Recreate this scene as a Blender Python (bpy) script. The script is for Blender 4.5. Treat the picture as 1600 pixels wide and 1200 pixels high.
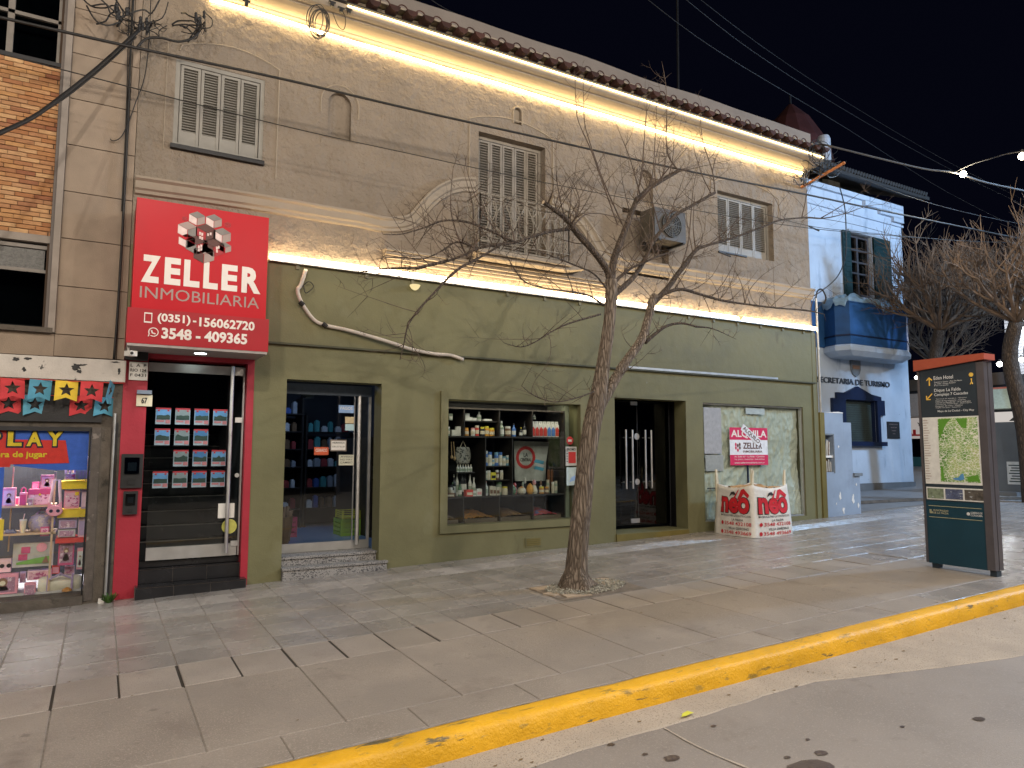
import bpy, math, random
from mathutils import Vector, Matrix, noise
random.seed(7)
for o in list(bpy.data.objects): bpy.data.objects.remove(o)
S = bpy.context.scene
# ---------------------------------------------------------------- camera
FOC, YAW, PITCH, ROLL = 1110.0, 30.0, 5.35, 0.10
CAM = Vector((0.0, -9.0, 1.6))
_y, _p, _r = map(math.radians, (YAW, PITCH, ROLL))
FWD = Vector((math.sin(_y)*math.cos(_p), math.cos(_y)*math.cos(_p), math.sin(_p)))
RGT0 = Vector((math.cos(_y), -math.sin(_y), 0)); UP0 = RGT0.cross(FWD)
RGT = RGT0*math.cos(_r) + UP0*math.sin(_r); UPV = -RGT0*math.sin(_r) + UP0*math.cos(_r)
cd = bpy.data.cameras.new('camera'); cam = bpy.data.objects.new('camera', cd)
S.collection.objects.link(cam); S.camera = cam
cam.matrix_world = Matrix(((RGT.x, UPV.x, -FWD.x, CAM.x), (RGT.y, UPV.y, -FWD.y, CAM.y), (RGT.z, UPV.z, -FWD.z, CAM.z), (0, 0, 0, 1)))
cd.sensor_width = 36; cd.lens = FOC/1600*36; cd.clip_start = .05; cd.clip_end = 600
# ---------------------------------------------------------------- world (night sky) and exposure
W = bpy.data.worlds.new('World'); S.world = W; W.use_nodes = True
bg = W.node_tree.nodes['Background']; bg.inputs[0].default_value = (.15, .18, .5, 1); bg.inputs[1].default_value = .0085
S.view_settings.view_transform = 'Standard'; S.view_settings.look = 'None'
S.view_settings.exposure = .12; S.view_settings.gamma = 1; S.view_settings.use_curve_mapping = False
S.cycles.use_denoising = True
S.cycles.max_bounces = 6; S.cycles.diffuse_bounces = 3; S.cycles.glossy_bounces = 3; S.cycles.transparent_max_bounces = 12
S.cycles.sample_clamp_indirect = 4; S.cycles.caustics_reflective = False; S.cycles.caustics_refractive = False
LAMP_LEFT, LAMP_MID_ADDED, LAMP_RIGHT, FESTOON_ADDED = 1700, 1300, 4600, 700       # watts of the street lamps (middle one added) and each added festoon bulb
LAMP_WARM, LAMP_COOL = (1, .83, .66), (.40, .65, 1)

def at(px, py, Y):                      # the point of the vertical plane y=Y seen at a pixel of the 1600x1200 photograph
    d = RGT*((px-800)/FOC) + UPV*((600-py)/FOC) + FWD
    return CAM + d*((Y-CAM.y)/d.y)
def atx(px, py, X):
    d = RGT*((px-800)/FOC) + UPV*((600-py)/FOC) + FWD
    return CAM + d*((X-CAM.x)/d.x)
def gz(x, y): return -.03 + .029*x + .01*y
PI = math.pi
# ---------------------------------------------------------------- materials
def nodes(name):
    m = bpy.data.materials.new(name); m.use_nodes = True; nt = m.node_tree; nt.nodes.clear()
    out = nt.nodes.new('ShaderNodeOutputMaterial'); return m, nt, out
def N(nt, t, **kw):
    n = nt.nodes.new(t)
    for k, v in kw.items():
        if isinstance(k, str) and hasattr(n, k) and k != 'inputs': setattr(n, k, v)
    return n
def L(nt, a, b): nt.links.new(a, b)
def c4(c, f=1): return (min(c[0]*f, 1), min(c[1]*f, 1), min(c[2]*f, 1), 1)
def noise_node(nt, scale, detail=5, vec=None, stretch=None, rough=.55):
    g = N(nt, 'ShaderNodeNewGeometry'); src = g.outputs['Position']
    if stretch:
        mp = N(nt, 'ShaderNodeMapping'); mp.inputs['Scale'].default_value = stretch; L(nt, src, mp.inputs[0]); src = mp.outputs[0]
    n = N(nt, 'ShaderNodeTexNoise'); n.inputs['Scale'].default_value = scale; n.inputs['Detail'].default_value = detail
    n.inputs['Roughness'].default_value = rough; L(nt, src, n.inputs['Vector']); return n
def ramp(nt, src, stops):
    r = N(nt, 'ShaderNodeValToRGB'); e = r.color_ramp.elements
    while len(e) < len(stops): e.new(.5)
    for i, (p, c) in enumerate(stops): e[i].position = p; e[i].color = c if len(c) == 4 else c4(c)
    L(nt, src, r.inputs[0]); return r
def mixc(nt, fac, a, b, mode='MIX'):
    m = N(nt, 'ShaderNodeMix'); m.data_type = 'RGBA'; m.blend_type = mode
    for s, v in ((m.inputs[0], fac), (m.inputs[6], a), (m.inputs[7], b)):
        if hasattr(v, 'links') or hasattr(v, 'is_linked'): L(nt, v, s)
        else: s.default_value = v
    return m.outputs[2]
MATS = {}
def mat(name, col, rough=.6, var=.15, scale=2.5, bump=.15, bscale=60, metal=0, spec=.4, rand=0, stain=None, stretch=None, bump2=None, bdist=.01, rvar=.1, specks=None):
    if name in MATS: return MATS[name]
    m, nt, out = nodes(name); b = N(nt, 'ShaderNodeBsdfPrincipled'); L(nt, b.outputs[0], out.inputs[0])
    n = noise_node(nt, scale, 7, stretch=stretch)
    base = ramp(nt, n.outputs[0], [(.3, c4(col, 1-var)), (.7, c4(col, 1+var))]).outputs[0]
    if rand:
        oi = N(nt, 'ShaderNodeObjectInfo'); mr = N(nt, 'ShaderNodeMapRange'); mr.inputs[3].default_value = 1-rand; mr.inputs[4].default_value = 1+rand
        L(nt, oi.outputs['Random'], mr.inputs[0])
        cx = N(nt, 'ShaderNodeCombineXYZ'); [L(nt, mr.outputs[0], cx.inputs[i]) for i in range(3)]
        base = mixc(nt, 1.0, base, cx.outputs[0], 'MULTIPLY')
    if specks:                           # (scale, threshold, colour)
        s2 = noise_node(nt, specks[0], 2); f2 = ramp(nt, s2.outputs[0], [(specks[1], (0, 0, 0)), (specks[1]+.06, (1, 1, 1))])
        base = mixc(nt, f2.outputs[0], base, c4(specks[2]))
    if stain:                            # list of (scale, threshold, softness, colour, stretch)
        for sc, th, so, cc, st in stain:
            s3 = noise_node(nt, sc, 8, stretch=st, rough=.65); f3 = ramp(nt, s3.outputs[0], [(th, (0, 0, 0)), (min(th+so, 1), (1, 1, 1))])
            base = mixc(nt, f3.outputs[0], base, c4(cc))
    L(nt, base, b.inputs['Base Color'])
    b.inputs['Metallic'].default_value = metal; b.inputs['Specular IOR Level'].default_value = spec
    rr = N(nt, 'ShaderNodeMapRange'); rr.inputs[3].default_value = max(rough-rvar, .02); rr.inputs[4].default_value = min(rough+rvar, 1); L(nt, n.outputs[0], rr.inputs[0]); L(nt, rr.outputs[0], b.inputs['Roughness'])
    prev = None
    for bs, st, ds in ([(bscale, bump, bdist)] if bump else []) + (bump2 or []):
        bn = noise_node(nt, bs, 5); bp = N(nt, 'ShaderNodeBump'); bp.inputs['Strength'].default_value = st; bp.inputs['Distance'].default_value = ds
        L(nt, bn.outputs[0], bp.inputs['Height'])
        if prev: L(nt, prev, bp.inputs['Normal'])
        prev = bp.outputs[0]
    if prev: L(nt, prev, b.inputs['Normal'])
    MATS[name] = m; return m
def emis(name, col, s):
    if name in MATS: return MATS[name]
    m, nt, out = nodes(name); e = N(nt, 'ShaderNodeEmission'); e.inputs[0].default_value = c4(col); e.inputs[1].default_value = s
    L(nt, e.outputs[0], out.inputs[0]); MATS[name] = m; return m
def glass(name, tint=(.9, .95, .95), refl=.12, rough=.02):
    m, nt, out = nodes(name); t = N(nt, 'ShaderNodeBsdfTransparent'); t.inputs[0].default_value = c4(tint)
    g = N(nt, 'ShaderNodeBsdfGlossy'); g.inputs['Roughness'].default_value = rough; g.inputs[0].default_value = (1, 1, 1, 1)
    f = N(nt, 'ShaderNodeLayerWeight'); f.inputs[0].default_value = .5; pw = N(nt, 'ShaderNodeMath', operation='POWER'); pw.inputs[1].default_value = 5; L(nt, f.outputs['Facing'], pw.inputs[0])
    a = N(nt, 'ShaderNodeMath', operation='ADD'); a.inputs[1].default_value = refl+.03; L(nt, pw.outputs[0], a.inputs[0]); a.use_clamp = True
    mx = N(nt, 'ShaderNodeMixShader'); L(nt, a.outputs[0], mx.inputs[0]); L(nt, t.outputs[0], mx.inputs[1]); L(nt, g.outputs[0], mx.inputs[2])
    L(nt, mx.outputs[0], out.inputs[0]); MATS[name] = m; return m
def ramp_rand(name, cols, rough=.7, bump=.4, bscale=50):
    m, nt, out = nodes(name); b = N(nt, 'ShaderNodeBsdfPrincipled'); L(nt, b.outputs[0], out.inputs[0])
    oi = N(nt, 'ShaderNodeObjectInfo'); r = ramp(nt, oi.outputs['Random'], [(i/(len(cols)-1), c) for i, c in enumerate(cols)])
    n = noise_node(nt, 18, 6, stretch=(1, 1, 3)); v = ramp(nt, n.outputs[0], [(.3, (.72, .7, .68)), (.7, (1.0, 1.0, 1.0))])
    L(nt, mixc(nt, 1.0, r.outputs[0], v.outputs[0], 'MULTIPLY'), b.inputs['Base Color']); b.inputs['Roughness'].default_value = rough
    bn = noise_node(nt, bscale, 5); bp = N(nt, 'ShaderNodeBump'); bp.inputs['Strength'].default_value = bump; bp.inputs['Distance'].default_value = .006
    L(nt, bn.outputs[0], bp.inputs['Height']); L(nt, bp.outputs[0], b.inputs['Normal']); MATS[name] = m; return m

M_upper = mat('cream_stucco', (.25, .205, .158), .85, .12, 1.3, .5, 40, bump2=[(14, .8, .03), (6, .9, .07), (2.2, .7, .12)], stain=[(1.1, .62, .25, (.185, .158, .132), (.5, 1, 1.6))])
M_mould = mat('cream_plaster', (.31, .26, .20), .75, .08, 3, .15, 40, stain=[(3, .62, .2, (.3, .27, .23), (1, 1, .4))])
M_green = mat('olive_paint', (.150, .143, .070), .62, .14, 1.1, .2, 70, bump2=[(6, .35, .02)], stain=[(1.7, .60, .2, (.122, .112, .046), (1, 1, .6)), (.8, .60, .14, (.185, .18, .10), None), (3.5, .63, .08, (.115, .105, .05), (1, 1, .35)), (6, .68, .05, (.20, .20, .15), None)])
M_olive = mat('dark_olive_paint', (.15, .12, .03), .6, .15, 3, .2, 50)
M_red = mat('red_paint', (.36, .022, .04), .5, .10, 2, .15, 50, bump2=[(5, .25, .02)], stain=[(2.5, .64, .12, (.34, .03, .05), None)])
M_panel = mat('grey_render', (.29, .23, .175), .85, .14, 3.2, .35, 90, rand=.05, stain=[(1.4, .58, .25, (.20, .16, .135), (1, 1, .5)), (9, .66, .1, (.33, .28, .24), None)])
M_trim = mat('pale_trim', (.27, .235, .205), .7, .15, 4, .15, 40)
M_brick = ramp_rand('brick_glaze', [(.36, .14, .045), (.52, .27, .10), (.28, .095, .035), (.58, .34, .16), (.40, .17, .06), (.62, .38, .18), (.33, .12, .04)])
M_mortar = mat('dark_mortar', (.07, .045, .03), .9, .2)
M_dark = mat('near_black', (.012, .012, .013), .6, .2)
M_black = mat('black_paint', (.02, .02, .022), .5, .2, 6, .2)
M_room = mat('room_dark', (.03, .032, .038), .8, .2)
M_shelf = mat('dark_wood', (.022, .017, .014), .5, .3, 6, .1, 40, stretch=(1, 8, 8))
M_peel = mat('peeling_white_paint', (.55, .52, .48), .75, .12, 4, .3, 50, stain=[(5, .66, .03, (.03, .03, .03), None), (2.2, .62, .1, (.38, .34, .30), None), (14, .70, .03, (.1, .09, .08), None)])
M_grime = mat('grimy_concrete', (.10, .085, .07), .85, .35, 6, .6, 30, stain=[(7, .58, .1, (.03, .027, .022), None)])
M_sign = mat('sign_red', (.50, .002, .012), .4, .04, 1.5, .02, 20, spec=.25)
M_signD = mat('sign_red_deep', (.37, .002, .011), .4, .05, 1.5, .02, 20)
M_white = mat('white_paint', (.74, .73, .70), .55, .06, 4, .08, 40)
M_letter = mat('letter_white', (.80, .74, .70), .4, .03, 4, 0)
M_greyl = mat('letter_grey', (.36, .27, .25), .45, .05, 4, 0)
M_brown = mat('logo_brown', (.10, .035, .03), .5, .1, 4, 0)
M_steel = mat('brushed_steel', (.62, .62, .62), .42, .08, 8, .03, 80, metal=1)
M_alu = mat('aluminium', (.55, .55, .54), .38, .08, 8, .03, 80, metal=.8)
M_pvc = mat('grey_white_pipe', (.50, .45, .40), .6, .15, 8, .2, 30)
M_cable = mat('black_rubber', (.016, .015, .015), .55, .2)
M_cable2 = mat('grey_cable', (.06, .055, .05), .6, .2)
M_clay = mat('dark_clay', (.055, .022, .016), .85, .3, 9, .3, 40, rand=.3)
M_shut = mat('shutter_paint', (.25, .222, .185), .55, .1, 6, .1, 40)
M_shutL = mat('shutter_pale', (.27, .255, .225), .55, .1, 6, .1, 40)
M_tile = mat('paving_tile', (.265, .248, .235), .27, .16, 2.2, .22, 130, rand=.11, spec=.7, rvar=.12, stain=[(1.3, .56, .2, (.18, .16, .148), None), (5, .66, .1, (.28, .25, .22), None)], specks=(170, .60, (.12, .10, .09)))
M_slabs = mat('worn_slab', (.275, .245, .22), .42, .12, 2.5, .3, 110, rand=.10, stain=[(2, .6, .2, (.17, .145, .125), None)], specks=(150, .6, (.13, .11, .1)))
M_panelc = mat('aggregate_paving', (.255, .226, .20), .5, .14, 1.6, .6, 150, rand=.06, stain=[(.6, .50, .12, (.235, .21, .19), None), (1.4, .57, .14, (.19, .165, .148), None), (6, .62, .06, (.19, .168, .15), None)], specks=(95, .565, (.33, .29, .26)), bump2=[(60, .4, .012)])
M_joint = mat('joint_grit', (.22, .20, .18), .9, .3, 20, .5, 90)
M_kerb = mat('kerb_yellow', (.66, .36, .012), .5, .14, 3, .6, 60, spec=.45, stain=[(9, .60, .07, (.26, .17, .03), (.35, 1.2, 1.2)), (22, .60, .06, (.42, .26, .04), (.4, 1, 1)), (3, .62, .2, (.58, .31, .02), None), (30, .68, .04, (.22, .14, .04), None), (4.5, .63, .03, (.12, .10, .05), (.35, 1, 2.4))], bump2=[(12, .5, .02)])
M_gutter = mat('gutter_concrete', (.36, .315, .265), .8, .12, 3, .7, 110, specks=(90, .58, (.22, .19, .16)))
M_road = mat('road_concrete', (.225, .205, .192), .6, .13, 1.0, .6, 130, specks=(85, .58, (.27, .25, .23)), stain=[(.55, .52, .16, (.255, .235, .22), None), (1.6, .60, .16, (.17, .152, .145), None), (5.5, .60, .10, (.19, .17, .158), None), (4.5, .70, .02, (.06, .05, .05), None)], bump2=[(18, .2, .01)])
M_bark = None
M_blue = mat('blue_wall_paint', (.018, .078, .21), .55, .14, 3, .15, 50)
M_navy = mat('navy_paint', (.004, .012, .045), .5, .15, 4, .1, 50)
M_bwall = mat('pale_blue_white_wall', (.48, .55, .64), .8, .09, 1.5, .2, 60, bump2=[(7, .25, .02)], stain=[(1.2, .62, .2, (.32, .40, .50), (1, 1, .5)), (3.2, .58, .12, (.30, .37, .46), (1, 1, .22)), (8, .68, .04, (.22, .27, .33), None)])
M_lowwall = mat('pale_blue_garden_wall', (.26, .325, .42), .75, .12, 2, .25, 60, stain=[(1.8, .58, .2, (.17, .20, .25), None), (3.2, .69, .015, (.80, .80, .78), None)])
M_dgreen = mat('dark_green_paint', (.008, .03, .032), .5, .2)
M_gwall = mat('grey_wall', (.13, .15, .17), .75, .12, 2, .2, 50)
M_gl = glass('clear_glass', (.88, .92, .92), .0)
M_gld = glass('dark_glass', (.35, .4, .42), .015)
M_glt = glass('toy_glass', (.95, .97, .97), .01)
PALETTE = {}
def P(name, c, r=.5, metal=0):
    if name not in PALETTE: PALETTE[name] = mat(name, c, r, .12, 14, .05, 60, metal=metal)
    return PALETTE[name]
# ---------------------------------------------------------------- mesh helpers
WLOC = {}
class MB:
    def __init__(s): s.v = []; s.f = []
    def add(s, vs, fs):
        k = len(s.v); s.v += [Vector(p) for p in vs]; s.f += [tuple(i+k for i in f) for f in fs]; return s
    def box(s, x0, y0, z0, x1, y1, z1):
        if x0 > x1: x0, x1 = x1, x0
        if y0 > y1: y0, y1 = y1, y0
        if z0 > z1: z0, z1 = z1, z0
        return s.add([(x0, y0, z0), (x1, y0, z0), (x1, y1, z0), (x0, y1, z0), (x0, y0, z1), (x1, y0, z1), (x1, y1, z1), (x0, y1, z1)],
                     [(0, 3, 2, 1), (4, 5, 6, 7), (0, 1, 5, 4), (1, 2, 6, 5), (2, 3, 7, 6), (3, 0, 4, 7)])
    def prism(s, poly, y0, y1):          # poly in (x, z), extruded along y
        n = len(poly); vs = [(p[0], y0, p[1]) for p in poly] + [(p[0], y1, p[1]) for p in poly]
        return s.add(vs, [tuple(range(n)), tuple(range(2*n-1, n-1, -1))] + [(i, i+n, (i+1) % n+n, (i+1) % n) for i in range(n)])
    def tube(s, pts, rad, sides=6, cap=True):
        pts = [Vector(p) for p in pts]; n = len(pts)
        if not hasattr(rad, '__len__'): rad = [rad]*n
        k = len(s.v); ref = None
        for i, p in enumerate(pts):
            d = (pts[min(i+1, n-1)]-pts[max(i-1, 0)])
            d = d.normalized() if d.length > 1e-9 else Vector((0, 0, 1))
            if ref is None: ref = d.orthogonal().normalized()
            u = (ref - d*ref.dot(d)); u = u.normalized() if u.length > 1e-6 else d.orthogonal().normalized(); ref = u; w = d.cross(u)
            for j in range(sides):
                a = 2*PI*j/sides; s.v.append(p + (u*math.cos(a)+w*math.sin(a))*rad[i])
        for i in range(n-1):
            for j in range(sides):
                a = k+i*sides+j; b = k+i*sides+(j+1) % sides; s.f.append((a, b, b+sides, a+sides))
        if cap: s.f.append(tuple(k+j for j in reversed(range(sides)))); s.f.append(tuple(k+(n-1)*sides+j for j in range(sides)))
        return s
    def lathe(s, c, prof, sides=10):     # prof: (r, z) from below
        k = len(s.v)
        for r, z in prof:
            for j in range(sides): a = 2*PI*j/sides; s.v.append(Vector((c[0]+r*math.cos(a), c[1]+r*math.sin(a), c[2]+z)))
        for i in range(len(prof)-1):
            for j in range(sides): a = k+i*sides+j; b = k+i*sides+(j+1) % sides; s.f.append((a, b, b+sides, a+sides))
        s.f.append(tuple(k+j for j in reversed(range(sides)))); s.f.append(tuple(k+(len(prof)-1)*sides+j for j in range(sides)))
        return s
    def sweepx(s, prof, x0, x1):         # closed profile (y, z) run along x
        n = len(prof); vs = [(x0, p[0], p[1]) for p in prof]+[(x1, p[0], p[1]) for p in prof]
        return s.add(vs, [tuple(reversed(range(n))), tuple(range(n, 2*n))]+[(i, (i+1) % n, (i+1) % n+n, i+n) for i in range(n)])
    def rotz(s, a, c):
        m = Matrix.Rotation(a, 3, 'Z'); c = Vector(c); s.v = [m @ (p-c)+c for p in s.v]; return s
    def xform(s, fn): s.v = [Vector(fn(p)) for p in s.v]; return s
    def build(s, name, m, parent=None, smooth=False, origin=None):
        if origin is None:
            xs = [p.x for p in s.v]; ys = [p.y for p in s.v]; zs = [p.z for p in s.v]
            origin = Vector(((min(xs)+max(xs))/2, (min(ys)+max(ys))/2, min(zs)))
        origin = Vector(origin)
        me = bpy.data.meshes.new(name); me.from_pydata([p-origin for p in s.v], [], s.f); me.update()
        if smooth: me.polygons.foreach_set('use_smooth', [True]*len(me.polygons))
        me.materials.append(m); return link(name, me, origin, parent)
def link(name, me, loc, parent=None):
    o = bpy.data.objects.new(name, me); S.collection.objects.link(o); loc = Vector(loc); WLOC[o.name] = loc
    if parent is not None: o.parent = parent; o.location = loc-WLOC[parent.name]
    else: o.location = loc
    return o
def tag(o, label, cat=None, group=None, kind=None):
    if label: o['label'] = label
    if cat: o['category'] = cat
    if group: o['group'] = group
    if kind: o['kind'] = kind
    return o
def thing(name, label, cat, loc, group=None):
    o = link(name, None, loc); o.empty_display_size = .2; return tag(o, label, cat, group)
def struct(o): o['kind'] = 'structure'; return o
def box(name, m, parent, *b): return MB().box(*b).build(name, m, parent)
def quadp(name, m, parent, *b): return box(name, m, parent, *b)
ORD = 'first second third fourth fifth sixth seventh eighth ninth tenth eleventh twelfth thirteenth fourteenth fifteenth sixteenth'.split()
_tc = {}
def textmesh(s, bold=0.0, extr=0.0):
    k = (s, bold, extr)
    if k not in _tc:
        cu = bpy.data.curves.new('text', 'FONT'); cu.body = s; cu.offset = bold; cu.extrude = extr; cu.resolution_u = 3; cu.size = 1
        ob = bpy.data.objects.new('text', cu); S.collection.objects.link(ob)
        bpy.context.view_layer.update()
        me = bpy.data.meshes.new_from_object(ob.evaluated_get(bpy.context.evaluated_depsgraph_get()))
        vs = [v.co.copy() for v in me.vertices]; fs = [tuple(p.vertices) for p in me.polygons]
        bpy.data.objects.remove(ob); bpy.data.meshes.remove(me)
        xs = [v.x for v in vs]; ys = [v.y for v in vs]; x0, x1, y0, y1 = min(xs), max(xs), min(ys), max(ys)
        _tc[k] = ([Vector(((v.x-x0)/(x1-x0), (v.y-y0)/(y1-y0), v.z)) for v in vs], fs)
    return _tc[k]
def lettering(s, o, u, v, m, parent, bold=.01, off=.004, name='lettering', extr=0, mapf=None):
    """text filling the parallelogram o, o+u, o+v (u along the line, v up); mapf lays it on a curved surface"""
    vs, fs = textmesh(s, bold, extr); o = Vector(o); u = Vector(u); v = Vector(v); n = u.cross(v).normalized()
    mb = MB(); P3 = [o+u*p.x+v*p.y+n*(off+extr+p.z) for p in vs]
    if mapf: P3 = [Vector(mapf(p)) for p in P3]
    mb.add(P3, fs); return mb.build(name, m, parent)
def lampo(name, kind, loc, power, col, parent=None, size=.1, rot=None, sx=None, sy=None, spot=None):
    ld = bpy.data.lights.new(name, kind); ld.energy = power; ld.color = col
    if kind == 'AREA': ld.shape = 'RECTANGLE'; ld.size = sx; ld.size_y = sy
    else: ld.shadow_soft_size = size
    if spot: ld.spot_size = spot; ld.spot_blend = .6
    o = link(name, ld, loc, parent)
    if rot: o.rotation_euler = rot
    return o
def smooth_path(pts, n=4):
    pts = [Vector(p) for p in pts]; out = []
    for i in range(len(pts)-1):
        a = pts[max(i-1, 0)]; b = pts[i]; c = pts[i+1]; d = pts[min(i+2, len(pts)-1)]
        for k in range(n):
            t = k/n; out.append(.5*((2*b)+(c-a)*t+(2*a-5*b+4*c-d)*t*t+(3*b-a-3*c+d)*t**3))
    out.append(pts[-1]); return out
def wall(mb, x0, x1, z0, z1, holes, yf, yb):   # holes (x0,x1,z0,z1): front and back faces with reveals
    xs = sorted({x0, x1, *[h[0] for h in holes], *[h[1] for h in holes]}); zs = sorted({z0, z1, *[h[2] for h in holes], *[h[3] for h in holes]})
    xs = [x for x in xs if x0 <= x <= x1]; zs = [z for z in zs if z0 <= z <= z1]
    ins = lambda x, z: any(h[0] < x < h[1] and h[2] < z < h[3] for h in holes)
    for i in range(len(xs)-1):
        for j in range(len(zs)-1):
            a, b, c, d = xs[i], xs[i+1], zs[j], zs[j+1]
            if ins((a+b)/2, (c+d)/2): continue
            mb.add([(a, yf, c), (b, yf, c), (b, yf, d), (a, yf, d)], [(0, 1, 2, 3)]); mb.add([(a, yb, c), (b, yb, c), (b, yb, d), (a, yb, d)], [(3, 2, 1, 0)])
    for a, b, c, d in list(holes)+[(x1, x0, z1, z0)]:
        flip = a > b
        for q in ([(a, yf, c), (a, yf, d), (a, yb, d), (a, yb, c)], [(b, yf, d), (b, yf, c), (b, yb, c), (b, yb, d)], [(a, yf, d), (b, yf, d), (b, yb, d), (a, yb, d)], [(b, yf, c), (a, yf, c), (a, yb, c), (b, yb, c)]):
            if flip and abs(q[0][0]-q[1][0]) > 5 and False: continue
            mb.add(q, [(0, 1, 2, 3)])
    return mb
# ================================================================ SETTING: ground, road, kerb, paving
def sheet(name, m, poly, dz, parent=None):
    return MB().add([(x, y, gz(x, y)+dz) for x, y in poly], [tuple(range(len(poly)))]).build(name, m, parent)
def far_sheet(name, m, x0, x1, y0, y1, dz): return struct(sheet(name, m, [(x0, y0), (x1, y0), (x1, y1), (x0, y1)], dz))
far_sheet('ground', mat('earth', (.06, .055, .05), .9, .2), -90, 160, -90, 150, -.45)
road = far_sheet('road', M_road, -30, 90, -19, -5.1, -.135)
paving = struct(sheet('sidewalk', M_joint, [(-12, 0.0), (-12, -5.05), (60, -5.05), (60, 0.0)], -.0065))
def slabmesh(name, w, d, m, h=.02, ridge=0, chip=0):
    mb = MB(); f = lambda x, y: .029*x+.01*y
    if not ridge:
        b = .004; ring = [(b, b), (w-b, b), (w-b, d-b), (b, d-b)]; low = [(0, 0), (w, 0), (w, d), (0, d)]
        mb.add([(x, y, f(x, y)) for x, y in ring]+[(x, y, f(x, y)-.004) for x, y in low]+[(x, y, f(x, y)-h) for x, y in low],
               [(0, 1, 2, 3)]+[(i+4, (i+1) % 4+4, (i+1) % 4, i) for i in range(4)]+[(i+8, (i+1) % 4+8, (i+1) % 4+4, i+4) for i in range(4)])
    else:
        n = ridge; prof = []
        for k in range(n): y0 = d*k/n; prof += [(y0, -.006), (y0+d/n*.3, -.006), (y0+d/n*.4, 0), (y0+d/n*.9, 0)]
        prof += [(d, -.006)]
        vs = [(0, y, f(0, y)+z) for y, z in prof]+[(w, y, f(w, y)+z) for y, z in prof]; q = len(prof)
        mb.add(vs, [(i, i+q, i+q+1, i+1) for i in range(q-1)])
    me = bpy.data.meshes.new(name); me.from_pydata([tuple(v) for v in mb.v], [], mb.f); me.materials.append(m); return me
PX = .3915; X0 = -.972
TP = slabmesh('paving_tile', PX-.007, .400, M_tile); TR = slabmesh('ribbed_tile', PX-.007, .400, M_tile, ridge=9)
TB = slabmesh('drain_slab', PX-.016, .545, M_slabs, .03); TC = slabmesh('kerb_side_slab', PX*2-.007, 1.205, M_panelc); TS = slabmesh('edge_slab', PX*2-.006, .335, M_panelc)
bulk = MB()
def put(me, nm, x, y, single=True, dz=0):
    if (4.28 < x+.3 and x < 5.2 and -2.78 < y+.3 and y < -2.05): return
    z = gz(x, y)+dz+random.uniform(-.0012, .0012)
    if single:
        link(nm, me, (x, y, z), paving)
    else: bulk.add([Vector(v.co)+Vector((x, y, z)) for v in me.vertices], [tuple(p.vertices) for p in me.polygons])
for i in range(-6, 95):
    x = X0+i*PX
    for r in range(7):
        y = -.407*(r+1); put(TR if r == 1 else TP, 'paving_tile', x, y, -1 <= i <= 17 and not (r == 0 and i > 12), 0)
    put(TB, 'drain_slab', x+random.uniform(-.003, .003), -3.397+random.uniform(-.004, .004), 0 <= i <= 24, random.uniform(-.003, .004))
for i in range(-3, 48):
    x = X0+i*PX*2; put(TC, 'edge_paving_slab', x, -4.612, 0 <= i <= 12); put(TS, 'edge_paving_slab', x+PX, -4.955, 0 <= i <= 9)
b = bulk.build('distant_paving', M_tile, paving); b['kind'] = 'stuff'
struct(sheet('drain_channel', mat('channel_dark', (.03, .026, .022), .9, .3), [(-12, -2.842), (-12, -3.412), (60, -3.412), (60, -2.842)], -.0055))  # dark sheet showing through the gaps between the drain slabs
# tree pit
pit = MB(); 
tag(struct(sheet('tree_pit', mat('pit_soil', (.16, .135, .11), .95, .3, 20, .8, 60), [(4.2, -2.8), (5.32, -2.8), (5.32, -2.02), (4.2, -2.02)], -.002)), None)
gm = MB()
for k in range(1700):
    x = random.uniform(4.27, 5.26); y = random.uniform(-2.72, -2.08); s = random.uniform(.007, .017)
    if abs(x-4.76)/.55+abs(y+2.4)/.42 > 1.15: continue
    z = gz(x, y)-.002+random.uniform(0, .020); d = [Vector((random.uniform(-1, 1), random.uniform(-1, 1), random.uniform(-.7, .9))).normalized()*s for _ in range(5)]
    c = Vector((x, y, z+s*.4)); gm.add([c+q for q in d]+[c+Vector((0, 0, -s))], [(0, 1, 2), (0, 2, 3), (0, 3, 4), (1, 2, 4), (2, 3, 5), (0, 1, 5), (3, 4, 5)])
tag(gm.build('gravel', mat('gravel_mix', (.36, .35, .30), .85, .45, 60, .2)), 'pale loose gravel round the foot of the bare street tree', 'gravel', kind='stuff')
for k, (x, y, a, l, w) in enumerate([(4.36, -2.16, .1, .30, .13), (4.33, -2.46, .3, .26, .15), (4.46, -2.66, -.15, .30, .14), (5.10, -2.12, -.5, .34, .10), (5.12, -2.36, .1, .24, .17)]):
    mb = MB().box(x-l/2, y-w/2, gz(x, y)-.02, x+l/2, y+w/2, gz(x, y)+.006).rotz(a, (x, y, 0))
    tag(mb.build('loose_paver', mat('pale_paver', (.36, .29, .22), .8, .15, 6, .4, 60)), ['thin pale paver lying by the tree pit at its wall-side corner', 'broken pale paver beside the trunk on the toy shop side of the pit', 'pale paver at the pit corner that points to the toy shop and road', 'long pale paver bordering the gravel towards the glass door', 'square pale paver on the gravel towards the map totem'][k], 'paver', 'loose pavers round the tree pit')
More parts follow.
